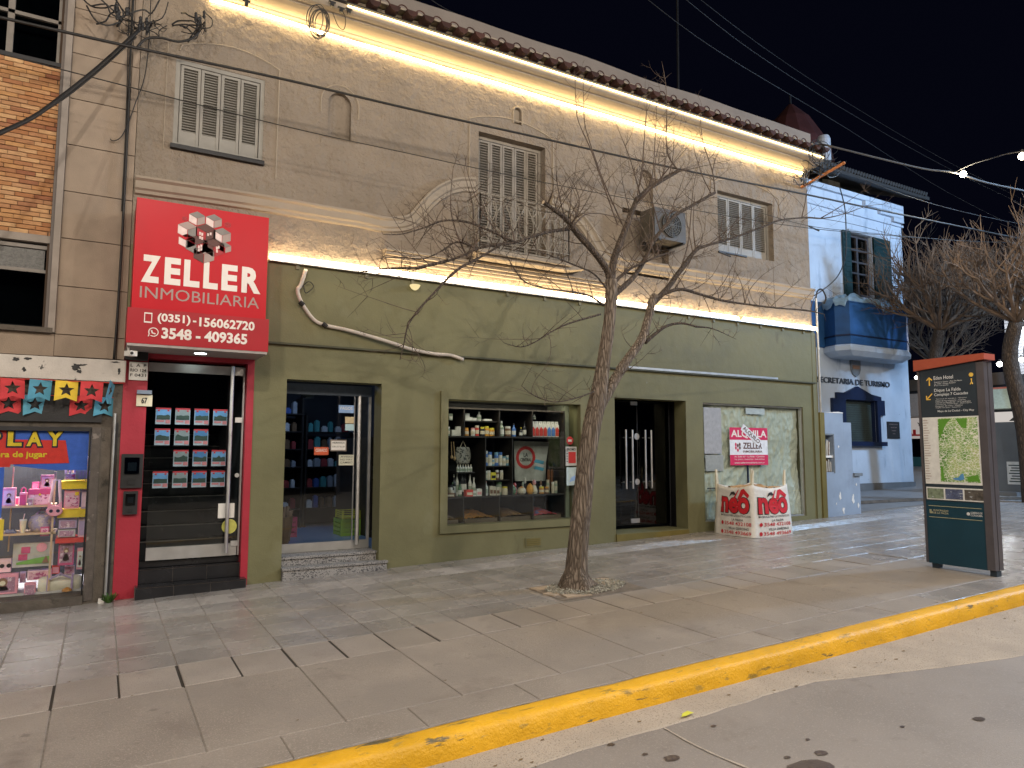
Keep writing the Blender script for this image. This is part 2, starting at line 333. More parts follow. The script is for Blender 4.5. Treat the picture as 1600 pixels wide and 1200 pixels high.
# kerb: swept profile with a slightly uneven line
mb = MB(); prof = [(-4.985, -.03), (-4.985, .004), (-5.02, .011), (-5.115, .009), (-5.142, .001), (-5.156, -.018), (-5.166, -.08), (-5.174, -.155)]
xs = [-12+.08*i for i in range(900)]
for i, x in enumerate(xs):
    for j, (y, z) in enumerate(prof):
        w = noise.noise(Vector((x*.9, j*.2, 0)))*.008+noise.noise(Vector((x*4, j*.9, 3)))*.005
        mb.v.append(Vector((x, y+w, gz(x, -5)+z+w*(.7 if j < 7 else 0))))
q = len(prof)
mb.f = [(i*q+j, i*q+j+1, (i+1)*q+j+1, (i+1)*q+j) for i in range(len(xs)-1) for j in range(q-1)]
struct(mb.build('kerb', M_kerb, None, smooth=True))
mb = MB(); n = 620
for i in range(n):
    x = -12+.1*i; e = -5.46+noise.noise(Vector((x*.8, 0, 0)))*.04+noise.noise(Vector((x*5, 1, 0)))*.018 - max(0, min(.5, (x-4.6)*.27)) + .35*max(0, min(1, (x-8)/3))
    for y, dz in ((-5.165, -.126), (-5.3, -.129), (e+.012, -.128), (e, -.134)): mb.v.append(Vector((x, y, gz(x, y)+dz)))
mb.f = [(i*4+j, i*4+j+1, (i+1)*4+j+1, (i+1)*4+j) for i in range(n-1) for j in range(3)]
struct(mb.build('gutter_strip', M_gutter))
# joint across the road and oil drips
a, c = at(1035, 1140, -5.6), at(1180, 1200, -6.0)
def rg(px, py, dz):                      # point of the road sheet under a pixel
    d = RGT*((px-800)/FOC)+UPV*((600-py)/FOC)+FWD; t = (-.03+.029*CAM.x+.01*CAM.y+dz-CAM.z)/(d.z-.029*d.x-.01*d.y); return CAM+d*t
pp = [rg(1038, 1137, -.13), rg(1075, 1158, -.13), rg(1120, 1180, -.13), rg(1180, 1204, -.13)]
mb = MB()
for i, p in enumerate(smooth_path(pp, 5)): w = .005+.005*random.random(); mb.v += [p+Vector((w, w, 0)), p-Vector((w, w, 0))]
mb.f = [(2*i, 2*i+1, 2*i+3, 2*i+2) for i in range(len(mb.v)//2-1)]
mb.build('repaired_joint', M_gutter, road)
mb = MB()
for px, py, r in [(1050, 1184, .035), (1283, 1176, .03), (1265, 1190, .014), (1262, 1155, .012), (1270, 1200, .1), (1230, 1183, .016), (1115, 1134, .015), (1530, 1123, .03), (955, 1163, .018), (1008, 1178, .014), (1410, 1135, .012)]:
    c = rg(px, py, -.131); k = len(mb.v); 
    for j in range(14): rr = r*(1+.35*noise.noise(Vector((px, j*.7, 0)))); mb.v.append(c+Vector((rr*1.4*math.cos(j*PI/7), rr*math.sin(j*PI/7), 0)))
    mb.f.append(tuple(range(k, k+14)))
mb.build('oil_drips', mat('oil', (.055, .042, .042), .35, .2), road)['kind'] = 'stuff'
c = rg(1072, 1118, -.12)
tag(MB().add([c+Vector(p) for p in [(-.05, -.01, .004), (-.02, .012, .014), (.03, .016, .02), (.07, .0, .006), (.03, -.016, .012), (-.02, -.02, .008)]], [(0, 1, 5), (1, 2, 4, 5), (2, 3, 4)]).build('fallen_leaf', P('leaf_yellow', (.55, .55, .06))), 'small curled yellow-green leaf on the pale gutter strip', 'leaf')
# ================================================================ MAIN BUILDING
M_dark2 = None
B = thing('shop_building', 'long two-storey building with cream stucco above and olive shopfront below, lit by light strips', 'building', (6, 0, 0))
D1 = (.43, 1.50, .1, 2.64); D2 = (1.97, 3.20, .02, 2.48); SW = (4.16, 6.40, .57, 2.31); D3 = (7.09, 8.62, .1, 2.45); W4 = (9.02, 11.64, .385, 2.435)
wall(MB(), 1.58, 12.02, -.4, 3.93, [D2, SW, D3, W4], 0, .28).build('lower_wall', M_green, B)
box('lintel_band', M_green, B, 1.58, -.022, 2.93, 12.02, .0-.001, 3.93)
wall(MB(), .19, 1.579, -.5, 2.78, [D1], -.012, .28).build('red_doorway_surround', M_red, B)
box('wall_above_doorway', M_green, B, .19, 0, 2.781, 1.579, .28, 3.93)
box('corner_strip', M_green, B, 11.93, -.028, -.1, 12.06, .0-.001, 3.9)
N1 = (2.394, 2.70, 5.70, 6.34); N2 = (7.66, 7.97, 5.72, 6.36); N3 = (5.222, 5.352, 6.56, 6.82)
V1 = (.565, 1.585, 5.19, 6.255); V2 = (4.62, 5.79, 4.44, 6.30); V3 = (9.50, 10.97, 5.20, 6.33); V4 = (7.30, 8.30, 4.50, 5.62)
wall(MB(), .19, 12.0, 3.93, 7.45, [N1, N2, N3, V1, V2, V3, V4], 0, .3).build('upper_wall', M_upper, B)
box('back_volume', M_dark, B, .25, 4.0, -.3, 11.95, 8.0, 7.3)
box('side_wall', M_upper, B, 11.72, .30, -.3, 12.0, 8, 7.4)
box('flat_roof', M_dark, B, .2, .31, 7.2, 11.7, 8, 7.3)
box('floor_slab', M_dark, B, .2, .31, 3.6, 11.7, 4, 3.9)
# niches
for (x0, x1, z0, z1) in (N1, N2, N3):
    r = (x1-x0)/2; cx = (x0+x1)/2; d = .07 if r > .1 else .05
    poly = lambda s: [(cx+s*r, z1+.0), (cx+s*r, z1-r)]+[(cx+s*r*math.cos(a), z1-r+r*math.sin(a)) for a in [PI/2*k/6 for k in range(1, 7)]]
    nb = box('niche_back', M_upper if r > .1 else M_mould, B, x0+.001, d, z0+.001, x1-.001, d+.1, z1-.001)
    for s in (-1, 1):
        mb = MB(); pts = [(cx+s*(r+.0), z1+0.0)]+[(cx+s*r*math.cos(PI/2*k/8), z1-r+r*math.sin(PI/2*k/8)) for k in range(9)]
        mb.prism(pts if s < 0 else pts[::-1], .001, d); mb.build('niche_spandrel', M_upper, nb)
    rr = r+.10 if r > .1 else r+.012; w = .009 if r > .1 else .014
    a0 = [(cx-rr, -.004, z1-r-.16 if r > .1 else z0+.0)]+[(cx+rr*math.cos(a), -.004, z1-r+rr*math.sin(a)) for a in [PI-PI*k/14 for k in range(15)]]+[(cx+rr, -.004, z1-r-.16 if r > .1 else z0+.0)]
    MB().tube(a0, w, 5).build('niche_outline', M_mould, nb)
    if r > .1: MB().tube([(cx-rr+.02, -.004, z0-.10), (cx-rr+.02, -.004, z0), (cx+rr, -.004, z0)], .009, 5).build('niche_outline', M_mould, nb)
# mouldings round the upper windows
def rib(pts, w=.011): return MB().tube([(x, -.004, z) for x, z in pts], w, 5).build('window_moulding', M_mould, B)
arc = lambda x0, x1, z0, h, n=10: [(x0+(x1-x0)*k/n, z0+h*math.sin(PI*k/n)**.8) for k in range(n+1)]
rib([(.60, 6.36)]+arc(.62, 1.755, 6.43, .14)+[(1.755, 6.43), (1.75, 5.0)]); rib([(.47, 6.42), (.47, 5.1)], .007)
rib([(4.47, 5.55), (4.467, 6.453)]+arc(4.467, 5.93, 6.453, .16)+[(5.93, 5.3)])
rib([(9.33, 6.1), (9.33, 6.45)]+arc(9.33, 11.15, 6.45, .17)+[(11.15, 6.1)])
# shuttered windows
def shutters(V, leaves, nsl, depth, m, solid=.12, frame=.05, fr=.045, reveal=0):
    x0, x1, z0, z1 = V; w = box('shuttered_window', M_shut, B, x0+.002, depth+.055, z0+.002, x1-.002, depth+.075, z1-.002)
    fm = MB(); fm.box(x0, depth-.01, z0, x0+frame, depth+.05, z1).box(x1-frame-reveal, depth-.01, z0, x1-reveal, depth+.05, z1).box(x0+frame, depth-.01, z1-frame, x1-frame-reveal, depth+.05, z1).box(x0+frame, depth-.01, z0, x1-frame-reveal, depth+.05, z0+frame*.8)
    fm.build('window_frame', m, w)
    ix0, ix1, iz0, iz1 = x0+frame+.006, x1-frame-.006-reveal, z0+frame*.8+.005, z1-frame-.006; lw = (ix1-ix0)/leaves
    sl = None; st = .032
    sh = iz1-iz0-2*st-solid*(iz1-iz0); pitch = sh/nsl
    sm = MB().add([(0, .000, 0), (lw-2*st-.012, .000, 0), (lw-2*st-.012, .026, pitch*.62), (0, .026, pitch*.62), (0, -.004, pitch*.14), (lw-2*st-.012, -.004, pitch*.14), (lw-2*st-.012, .022, pitch*.78), (0, .022, pitch*.78)],
                  [(0, 3, 2, 1), (4, 5, 6, 7), (0, 1, 5, 4), (1, 2, 6, 5), (2, 3, 7, 6), (3, 0, 4, 7)])
    me = bpy.data.meshes.new('slat'); me.from_pydata([tuple(v) for v in sm.v], [], sm.f); me.materials.append(m)
    for l in range(leaves):
        a = ix0+l*lw+.004; b = a+lw-.008; d0, d1 = depth+.0, depth+.032
        MB().box(a, d0, iz0, a+st, d1, iz1).box(b-st, d0, iz0, b, d1, iz1).box(a+st, d0, iz1-st, b-st, d1, iz1).box(a+st, d0+.004, iz0, b-st, d1, iz0+st+solid*(iz1-iz0)).build('shutter_leaf', m, w)
        for k in range(nsl): link('slat', me, (a+st+.002, depth+.003, iz0+st+solid*(iz1-iz0)+k*pitch), w)
    return w
shutters(V1, 4, 24, .02, M_shutL); shutters(V2, 5, 40, .14, M_shut, .05); shutters(V3, 4, 24, .13, M_shutL, .10, reveal=.0)
box('window_sill', M_black, B, .54, -.06, 5.135, 1.60, .02, 5.185); box('window_sill', M_black, B, 9.5, -.03, 5.17, 10.2, .05, 5.197)
MB().prism([(7.32, 4.52), (8.28, 4.52), (8.28, 5.6), (7.32, 5.6)], .14, .18).build('blocked_doorway', M_upper, B)
# cornice
MB().sweepx([(0, 7.165), (-.05, 7.165), (-.06, 7.185), (-.13, 7.19), (-.22, 7.205), (-.285, 7.225), (-.285, 7.24), (-.33, 7.245), (-.375, 7.262), (-.39, 7.285), (-.39, 7.34), (0, 7.34)], .19, 12.03).build('cornice', M_mould, B)
box('eaves_band', M_mould, B, .19, -.33, 7.34, 12.03, .05, 7.47)
MB().sweepx([(-.36, 7.50), (-.47, 7.47), (-.47, 7.50), (-.12, 7.66), (-.12, 7.5)], .19, 12.03).build('roof_skirt', M_mould, B)
mb = MB(); n = 60
for i in range(n+1):
    x = .19+i*(11.84)/n; t = 7.93+noise.noise(Vector((x*.7, 0, 5)))*.035
    mb.v += [Vector((x, -.11, 7.45)), Vector((x, -.11, t)), Vector((x, .18, t+.01)), Vector((x, .18, 7.2))]
mb.f = [(i*4+j, (i+1)*4+j, (i+1)*4+j+1, i*4+j+1) for i in range(n) for j in range(3)]+[(n*4, n*4+1, n*4+2, n*4+3), (3, 2, 1, 0)]
mb.build('parapet', mat('parapet_plaster', (.20, .17, .145), .85, .12, 2, .3, 40), B)
tm = MB()                                 # U-shaped end of a channel tile, with its thickness
k = 9
for yy in (0, .28):
    for r in (.078, .058):
        for j in range(k): a = PI+PI*j/(k-1); tm.v.append(Vector((r*math.cos(a)*1.0, yy, r*math.sin(a)*1.05)))
o_, i_ = 0, k
for j in range(k-1): tm.f += [(j, j+1, k+j+1, k+j), (2*k+j+1, 2*k+j, 3*k+j, 3*k+j+1), (j+1, j, 2*k+j, 2*k+j+1), (k+j, k+j+1, 3*k+j+1, 3*k+j)]
tm.f += [tuple(k+j for j in range(k))]
tme = bpy.data.meshes.new('roof_tile'); tme.from_pydata([tuple(v) for v in tm.v], [], tm.f); tme.materials.append(M_clay)
am = MB(); am.tube([(.127+.062*math.cos(a), 0, .004+.05*math.sin(a)) for a in [PI*j/8 for j in range(9)]], .009, 5); ame = bpy.data.meshes.new('mortar_arch'); ame.from_pydata([tuple(v) for v in am.v], [], am.f); ame.materials.append(M_clay)
for i in range(47):
    x = .31+i*.2528
    link('roof_tile', tme, (x+random.uniform(-.012, .012), -.52+random.uniform(-.02, .02), 7.462+random.uniform(-.006, .006)), B)
    link('mortar_arch', ame, (x, -.50, 7.462), B)
# curving string course with its S-shaped rise to the balcony door
def sweep_path(path, prof, name, m):
    mb = MB(); n = len(prof)
    for i, (x, z) in enumerate(path):
        a = path[max(i-1, 0)]; b = path[min(i+1, len(path)-1)]; d = Vector((b[0]-a[0], b[1]-a[1])).normalized(); nx, nz = -d.y, d.x
        for y, o in prof: mb.v.append(Vector((x+nx*o, y, z+nz*o)))
    for i in range(len(path)-1):
        for j in range(n): mb.f.append((i*n+j, i*n+(j+1) % n, (i+1)*n+(j+1) % n, (i+1)*n+j))
    mb.f += [tuple(range(n)), tuple(range((len(path)-1)*n, len(path)*n))]
    return mb.build(name, m, B)
prof = [(0, 0), (-.10, 0), (-.10, -.025), (-.07, -.05), (-.065, -.13), (-.04, -.15), (-.035, -.185), (0, -.20)]
ctl = [(.2, 4.71), (1.4, 4.74), (2.4, 4.74), (2.83, 4.745), (3.15, 4.73), (3.476, 4.80), (3.63, 4.97), (3.785, 5.165), (3.94, 5.31), (4.107, 5.42), (4.3, 5.50), (4.53, 5.54)]
path = [(p.x, p.z) for p in smooth_path([(x, 0, z) for x, z in ctl], 4)]
sweep_path(path, prof, 'string_course', M_mould)
R2 = [(10.41-x, z) for x, z in path if x > 2.5][::-1]; R2 = R2+[(8.4, 4.75), (12.02, 4.77)]
sweep_path(R2, prof, 'string_course', M_mould)
poly = [(3.18, 4.30), (7.0, 4.30), (7.0, 4.52)]+[(x, z-.30) for x, z in R2 if x < 7.0][::-1]+[(x, z-.30) for x, z in path if x > 3.3][::-1]+[(3.18, 4.50)]
c1 = [(x, z-.27) for x, z in path if 3.2 < x < 4.60]
MB().prism([(3.18, 4.30), (4.55, 4.30)]+c1[::-1]+[(3.18, 4.45)], -.012, 0.001).build('raised_panel', M_upper, B)
for k, (z0, z1, y) in enumerate([(4.13, 4.165, .05), (4.17, 4.205, .09), (4.21, 4.25, .14), (4.255, 4.285, .17)]):
    box('balcony_moulding', M_mould, B, 3.20-.0-k*.012, -y, z0, 6.93+k*.012, 0, z1)
MB().prism([(4.45, 4.30), (6.0, 4.30), (6.30, 4.36), (4.45, 4.40)], -.36, -.01).build('balcony_slab', M_mould, B)
box('balcony_floor', M_mould, B, 4.42, -.43, 4.345, 5.98, -.01, 4.40)
# wrought iron rail
rl = MB(); y = -.41; xa, xb, za, zb = 4.44, 5.94, 4.42, 5.20; M_iron = mat('cream_iron', (.24, .21, .165), .5, .15, 10, .1)
def spiral(c, r, a0, turns, sgn, to3):
    pts = []
    for k in range(20): t = k/19; a = a0+sgn*turns*2*PI*t; rr = r*(1-.82*t); pts.append(to3(c[0]+rr*math.cos(a), c[1]+rr*math.sin(a)))
    return pts
def railpanel(to3, w):
    for z in (za, zb, za+.10): rl.tube([to3(0, z), to3(w, z)], .011, 4)
    n = max(1, round(w/.375)); pw = w/n
    for i in range(n+1): rl.tube([to3(i*pw, za), to3(i*pw, zb)], .009, 4)
    for i in range(n):
        cx = (i+.5)*pw
        for s in (-1, 1):
            rl.tube(spiral((cx+s*pw*.24, zb-.14), .085, PI/2, 1.4, s, to3), .007, 4)
            rl.tube(spiral((cx+s*pw*.24, za+.24), .085, -PI/2, 1.4, -s, to3), .007, 4)
            rl.tube([to3(cx+s*(pw*.46-.30*pw*math.sin(PI*t/8)), za+.12+(zb-za-.2)*t/8) for t in range(9)], .007, 4)
            rl.tube([to3(cx-s*pw*.05+s*.14*pw*math.sin(2*PI*t/10), za+.12+(zb-za-.16)*t/10) for t in range(11)], .007, 4)
        for k in range(3): rl.tube(spiral((cx, za+.06), .03, 0, 1, 1, to3), .005, 4)
railpanel(lambda u, z: Vector((xa+u, y, z)), xb-xa); railpanel(lambda u, z: Vector((xa, y+u, z)), .40); railpanel(lambda u, z: Vector((xb, y+u, z)), .40)
rl.build('balcony_rail', M_iron, B)
# light strips (LED tube on its rail)
M_led = emis('led_tube', (1, .74, .42), 27.0); M_led2 = emis('led_tube_eaves', (1, .72, .34), 30.0); M_led3 = emis('led_tube_edge', (1, .74, .36), 12)
t = thing('light_strip', 'glowing warm white light tube along the top of the olive shopfront', 'light strip', (6.8, -.05, 3.93))
MB().tube([(1.70, -.075, 3.985), (4.0, -.075, 3.985), (11.98, -.075, 3.985)], .034, 8).build('light_tube', M_led, t)
box('mounting_rail', M_alu, t, 1.70, -.085, 3.93, 11.98, -.0, 3.955)
for x in [2.05, 2.95, 3.6, 5.1, 5.75, 6.4, 7.0, 7.9, 8.7, 9.3, 9.9, 10.5, 11.1, 11.7]: box('clip', P('clip_olive', (.16, .15, .09)), t, x-.022, -.045, 3.87, x+.022, -.022, 3.93)
t = thing('light_strip', 'bright warm light tube on the stucco under the cornice', 'light strip', (6.4, -.05, 7.1))
MB().tube([(.9+i*.46, -.04, 7.085+.02*noise.noise(Vector((i*.4, 0, 0)))) for i in range(24)]+[(11.84, -.04, 7.10)], .020, 8).build('light_tube', M_led2, t)
t = thing('light_strip', 'thin warm light tube along the outer edge of the eaves under the roof tiles', 'light strip', (7, -.42, 7.28))
MB().tube([(2.5, -.405, 7.325), (12.0, -.405, 7.325)], .010, 6).build('light_tube', M_led3, t)
box('mounting_rail', M_cable, t, .3, -.44, 7.342, 12.02, -.395, 7.36)
# lamps fixed below the strip
for x, z, l in ((3.62, 3.85, 'scallop of glass hanging from the light strip rail over the shop door'), (9.9, 4.02, 'small round lamp on the cream wall above the papered window')):
    tag(MB().lathe((x, -.075, z-.07), [(.02, 0), (.05, .02), (.075, .06), (.07, .07)], 10).build('wall_lamp', emis('lamp_glow', (1, .8, .4), .9)), l, 'lamp')
# downpipe & thin ledge
mb = MB(); mb.box(1.66, -.05, 2.905, 12.02, -.001, 2.928); mb.build('thin_ledge', mat('deep_olive', (.06, .06, .032), .6), B)  # ledge in an olive darker than the wall
box('ledge_flashing', M_alu, B, 7.35, -.056, 2.93, 10.9, -.024, 2.965)
t = thing('downpipe', 'grey steel downpipe at the corner between olive wall and blue building', 'pipe', (12.10, -.04, 0))
MB().tube([(12.10, -.05, 2.35), (12.09, -.05, 4.60)], .022, 8).build('pipe', M_alu, t)
MB().tube(smooth_path([(12.09, -.05, 4.6), (12.13, -.06, 4.75), (12.22, -.1, 4.78), (12.30, -.12, 4.62), (12.26, -.1, 4.5)], 4), .016, 6).build('loop', M_cable, t)
# white conduit, sagging over the olive wall
pts = [(478, 421), (470, 445), (465, 454), (472, 474), (490, 499), (508, 508), (540, 515), (580, 526), (616, 537), (643, 546), (679, 553), (704, 555), (724, 562)]
mb = MB(); mb.tube(smooth_path([at(x, y, -.075-.02*math.sin(i)) for i, (x, y) in enumerate(pts)], 4), .024, 8)
t = thing('conduit', 'bent grey-white plastic conduit sagging across the olive wall above the shop door', 'pipe', at(570, 562, -.06)); mb.build('pipe', M_pvc, t, smooth=True)
for x, y in ((472, 474), (508, 508)): c = at(x, y, -.08); MB().tube([c-Vector((.03, 0, -.02)), c+Vector((.02, 0, -.02))], .031, 8).build('black_tape', M_cable, t)
MB().tube(smooth_path([at(470, 450, -.06), at(482, 440, -.08), at(490, 448, -.09), at(478, 458, -.09), at(474, 446, -.08)], 4), .006, 5).build('wire', M_cable, t)
# AC unit
t = thing('air_conditioner', 'old air conditioner unit with round fan on the cream upper wall behind the tree', 'air conditioner', (8.0, -.25, 5.05))
box('casing', P('ac_grey', (.075, .068, .06)), t, 7.66, -.38, 5.06, 8.34, -.02, 5.58); MB().tube([(8.02, -.385, 5.32), (8.02, -.40, 5.32)], .21, 20).build('fan_opening', M_dark, t)
g = MB()
for r in (.05, .09, .13, .17, .205): g.tube([(8.02+r*math.cos(a), -.405, 5.32+r*math.sin(a)) for a in [2*PI*k/20 for k in range(21)]], .005, 4)
for k in range(6): a = k*PI/6; g.tube([(8.02-.2*math.cos(a), -.405, 5.32-.2*math.sin(a)), (8.02+.2*math.cos(a), -.405, 5.32+.2*math.sin(a))], .005, 4)
g.build('fan_grille', P('grille_grey', (.12, .12, .11)), t); box('bracket', M_black, t, 7.72, -.42, 5.02, 7.76, 0, 5.055); box('bracket', M_black, t, 8.24, -.42, 5.02, 8.28, 0, 5.055)
# vent + fan box
t = box('wall_vent', M_green, B, 5.42, -.012, .20, 5.70, 0, .335)
for k in range(4): box('slat', M_olive, t, 5.44, -.02, .222+k*.027, 5.68, -.0125, .236+k*.027)
# ---------------------------------------------------------------- doors
# door 1: realtor's glass door
d1 = box('realtor_door', M_gl, B, .50, .10, .36, 1.46, .11, 2.50)
box('frame', M_alu, d1, .50, .08, .36, 1.46, .125, .50); box('frame', M_alu, d1, .44, .08, 2.50, 1.49, .125, 2.60); box('frame', M_alu, d1, 1.345, .085, .50, 1.36, .12, 2.50); box('frame', M_alu, d1, 1.47, .08, .36, 1.49, .12, 2.50)
MB().tube([(1.335, .02, .40), (1.335, .02, 2.60)], .022, 10).build('pull_bar', M_steel, d1)
for z in (1.96, .5): box('hinge', M_steel, d1, 1.39, .06, z-.03, 1.47, .08, z+.03)
MB().lathe((0, 0, 0), [(.012, 0), (.014, .03), (.026, .032), (.026, .05)], 12).xform(lambda p: (1.43+p.x, .08-p.z, 1.30+p.y)).build('knob', M_steel, d1)
box('lock_plate', M_white, d1, 1.24, .062, .80, 1.42, .085, .97)
MB().tube([(1.37, .07, .70), (1.37, .062, .70)], .085, 20).build('round_sticker', P('sticker_yellow', (.5, .5, .12)), d1)
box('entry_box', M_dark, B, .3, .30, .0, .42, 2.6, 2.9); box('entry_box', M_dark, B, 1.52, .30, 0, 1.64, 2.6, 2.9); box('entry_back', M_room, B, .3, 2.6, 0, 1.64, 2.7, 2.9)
M_step = mat('black_step_tile', (.02, .02, .022), .25, .2, 5, .05); M_grout = mat('grout', (.16, .14, .13), .8)
st = thing('indoor_stairs', 'dark tiled staircase with pale nosings behind the realtor glass door', 'stairs', (.95, .6, .3))
box('landing', M_step, st, .44, .13, .28, 1.5, .75, .345)
for k in range(9): 
    box('tread', M_step, st, .44, .70+k*.2, .345+k*.165, 1.5, .90+k*.2, .50+k*.165); box('nosing', mat('pale_nosing', (.14, .12, .11), .4), st, .44, .69+k*.2, .494+k*.165, 1.5, .699+k*.2, .506+k*.165)
# property cards
M_cw = P('card_red', (.62, .05, .07)); M_cs = [P('card_sky', (.18, .38, .72)), P('card_blue', (.10, .25, .55)), P('card_grey', (.30, .33, .36))]; M_cp = P('card_pale', (.62, .62, .66)); M_cdk = P('card_dark', (.05, .08, .07))
rows = [(1.895, [0, 1, 2, 3]), (1.655, [0, 1, 2]), (1.41, [1, 2, 3]), (1.165, [0, 1, 2, 3])]; rn = ['top', 'second', 'third', 'bottom']
for r, (z, cs) in enumerate(rows):
    for c in cs:
        x = .535+c*.205; t = thing('property_card', f'{ORD[c]} column property card in the {rn[r]} row behind the realtor door glass', 'card', (x+.085, .12, z), 'property cards behind the realtor door')
        box('backing', P('card_paper', (.50, .55, .66)), t, x, .118, z, x+.158, .121, z+.19); box('header', M_cw, t, x, .115, z+.172, x+.158, .1175, z+.19); mm = M_cs[(r*3+c*2) % 3]
        box('photo', mm, t, x+.006, .114, z+.055, x+.152, .1175, z+.168)
        pr = MB(); h = [.02+.035*abs(noise.noise(Vector((k*1.3, c*3.1, r*2.7)))) for k in range(7)]
        pr.prism([(x+.010, z+.055), (x+.150, z+.055)]+[(x+.150-.0230*k, z+.08+h[k]) for k in range(7)], .1125, .1135).build('house_print', M_cdk, t)
        box('caption', P('card_pink', (.75, .25, .28)), t, x+.012, .114, z+.026, x+.09, .1175, z+.046); box('caption', P('card_pink', (.75, .25, .28)), t, x+.105, .114, z+.012, x+.153, .1175, z+.05)
        for a in (.02, .12): box('badge', M_cw, t, x+a, .1115, z+.150, x+a+.022, .1135, z+.168)
# steps with black tiles
st = thing('door_steps', 'two black tiled steps below the realtor door', 'steps', (.95, -.05, 0))
MB().box(.40, -.155, -.30, 1.545, .08, .105).box(.425, .05, .105, 1.50, .14, .27).build('step_core', M_grout, st)
for k in range(3):
    box('black_tile', M_step, st, .403+k*.381, -.164, -.05 if 0 else -.2, .403+k*.381+.374, -.156, .098); box('black_tile', M_step, st, .403+k*.381, -.166, .106, .403+k*.381+.376, .048, .114)
    box('black_tile', M_step, st, .428+k*.357, .04, .118, .428+k*.357+.351, .0495, .262); box('black_tile', M_step, st, .428+k*.357, .036, .271, .428+k*.357+.352, .078, .279)
# door 2
d2 = box('shop_door', M_gl, B, 2.0, .42, .41, 3.19, .43, 2.42)
box('bottom_rail', M_alu, d2, 1.97, .405, .295, 3.2, .445, .405); box('top_rail', P('door_blue_grey', (.10, .14, .2)), d2, 1.97, .405, 2.33, 3.2, .445, 2.47); box('side_rail', M_alu, d2, 3.165, .405, .405, 3.2, .445, 2.33); box('side_rail', M_alu, d2, 2.965, .41, .405, 2.975, .44, 2.33)
MB().tube([(3.015, .35, .35), (3.015, .35, 2.33)], .028, 12).build('pull_bar', M_steel, d2)
M_terr = mat('terrazzo', (.30, .29, .28), .6, .1, 5, .1, 60, specks=(70, .52, (.05, .05, .055)))
st = thing('door_steps', 'two speckled grey terrazzo steps at the dark shop door', 'steps', (2.6, 0, 0))
box('step', M_terr, st, 1.975, -.065, -.2, 3.29, .12, .150); box('tread', M_terr, st, 1.965, -.085, .151, 3.30, .14, .178); box('step', M_terr, st, 1.975, .09, .179, 3.195, .5, .262); box('tread', M_terr, st, 1.972, .07, .263, 3.197, .5, .292)
def sticker(name, label, x0, z0, x1, z1, y, m, lines=None, parent=None, lm=None, cat='sticker'):
    t = thing(name, label, cat, ((x0+x1)/2, y, z0)); box('paper', m, t, x0, y-.003, z0, x1, y, z1)
    for i, s in enumerate(lines or []):
        h = (z1-z0)/(len(lines)+.6); zz = z1-h*(i+1)-.0; lettering(s, (x0+(x1-x0)*.1, y-.003, zz+h*.05), ((x1-x0)*.8, 0, 0), (0, 0, h*.62), lm or M_black, t, .005, .002)
    return t
Y2 = .40
def q2(x, y): p = at(400+x/3.333, 560+y/3.333, Y2); return p.x, p.z
for (xa_, ya_, xb_, yb_, nm, lb, m, ln, lm) in [
    (430, 245, 510, 283, 'sticker', 'blue and white sticker at the top of the shop door glass', P('sticker_blue', (.25, .4, .7)), ['PAGOS', 'TARJETAS'], M_white),
    (464, 305, 510, 338, 'sticker', 'cream badge sticker below the blue sticker on the shop door', P('sticker_cream', (.6, .5, .32)), ['OK'], M_brown),
    (464, 342, 510, 375, 'sticker', 'pale blue sticker lowest in the door sticker column', P('sticker_pale', (.45, .65, .72)), ['24 HS'], M_white)]:
    a, b = q2(xa_, yb_), q2(xb_, ya_); sticker(nm, lb, a[0], a[1], b[0], b[1], Y2, m, ln[:1] if 'PAGOS' in ln else None, lm=lm)
a, b = q2(302, 503), q2(378, 462); t = sticker('door_sign', 'small orange-red sign reading CERRADO on the shop door', a[0], a[1], b[0], b[1], Y2, P('sign_orange', (.55, .10, .04)), ['CERRADO'], lm=M_letter, cat='sign')
a, b = q2(385, 483), q2(472, 424); t = sticker('door_notice', 'framed white notice beside the orange sign on the shop door', a[0], a[1], b[0], b[1], Y2, P('notice_frame', (.2, .17, .15)), cat='notice')
box('page', M_white, t, a[0]+.015, Y2-.006, a[1]+.015, b[0]-.015, Y2-.0035, b[1]-.015); lettering('HORARIOS', (a[0]+.03, Y2-.006, a[1]+.10), (b[0]-a[0]-.06, 0, 0), (0, 0, .025), M_black, t); lettering('8.30 a 13 / 16 a 20', (a[0]+.03, Y2-.006, a[1]+.05), (b[0]-a[0]-.06, 0, 0), (0, 0, .02), M_black, t)
a, b = q2(430, 557), q2(510, 502); sticker('door_notice', 'cream paper notice beside the pull bar on the shop door', a[0], a[1], b[0], b[1], Y2, P('notice_cream', (.55, .55, .45)), ['AVISO', 'NO HAY', 'CAMBIO'], cat='notice')
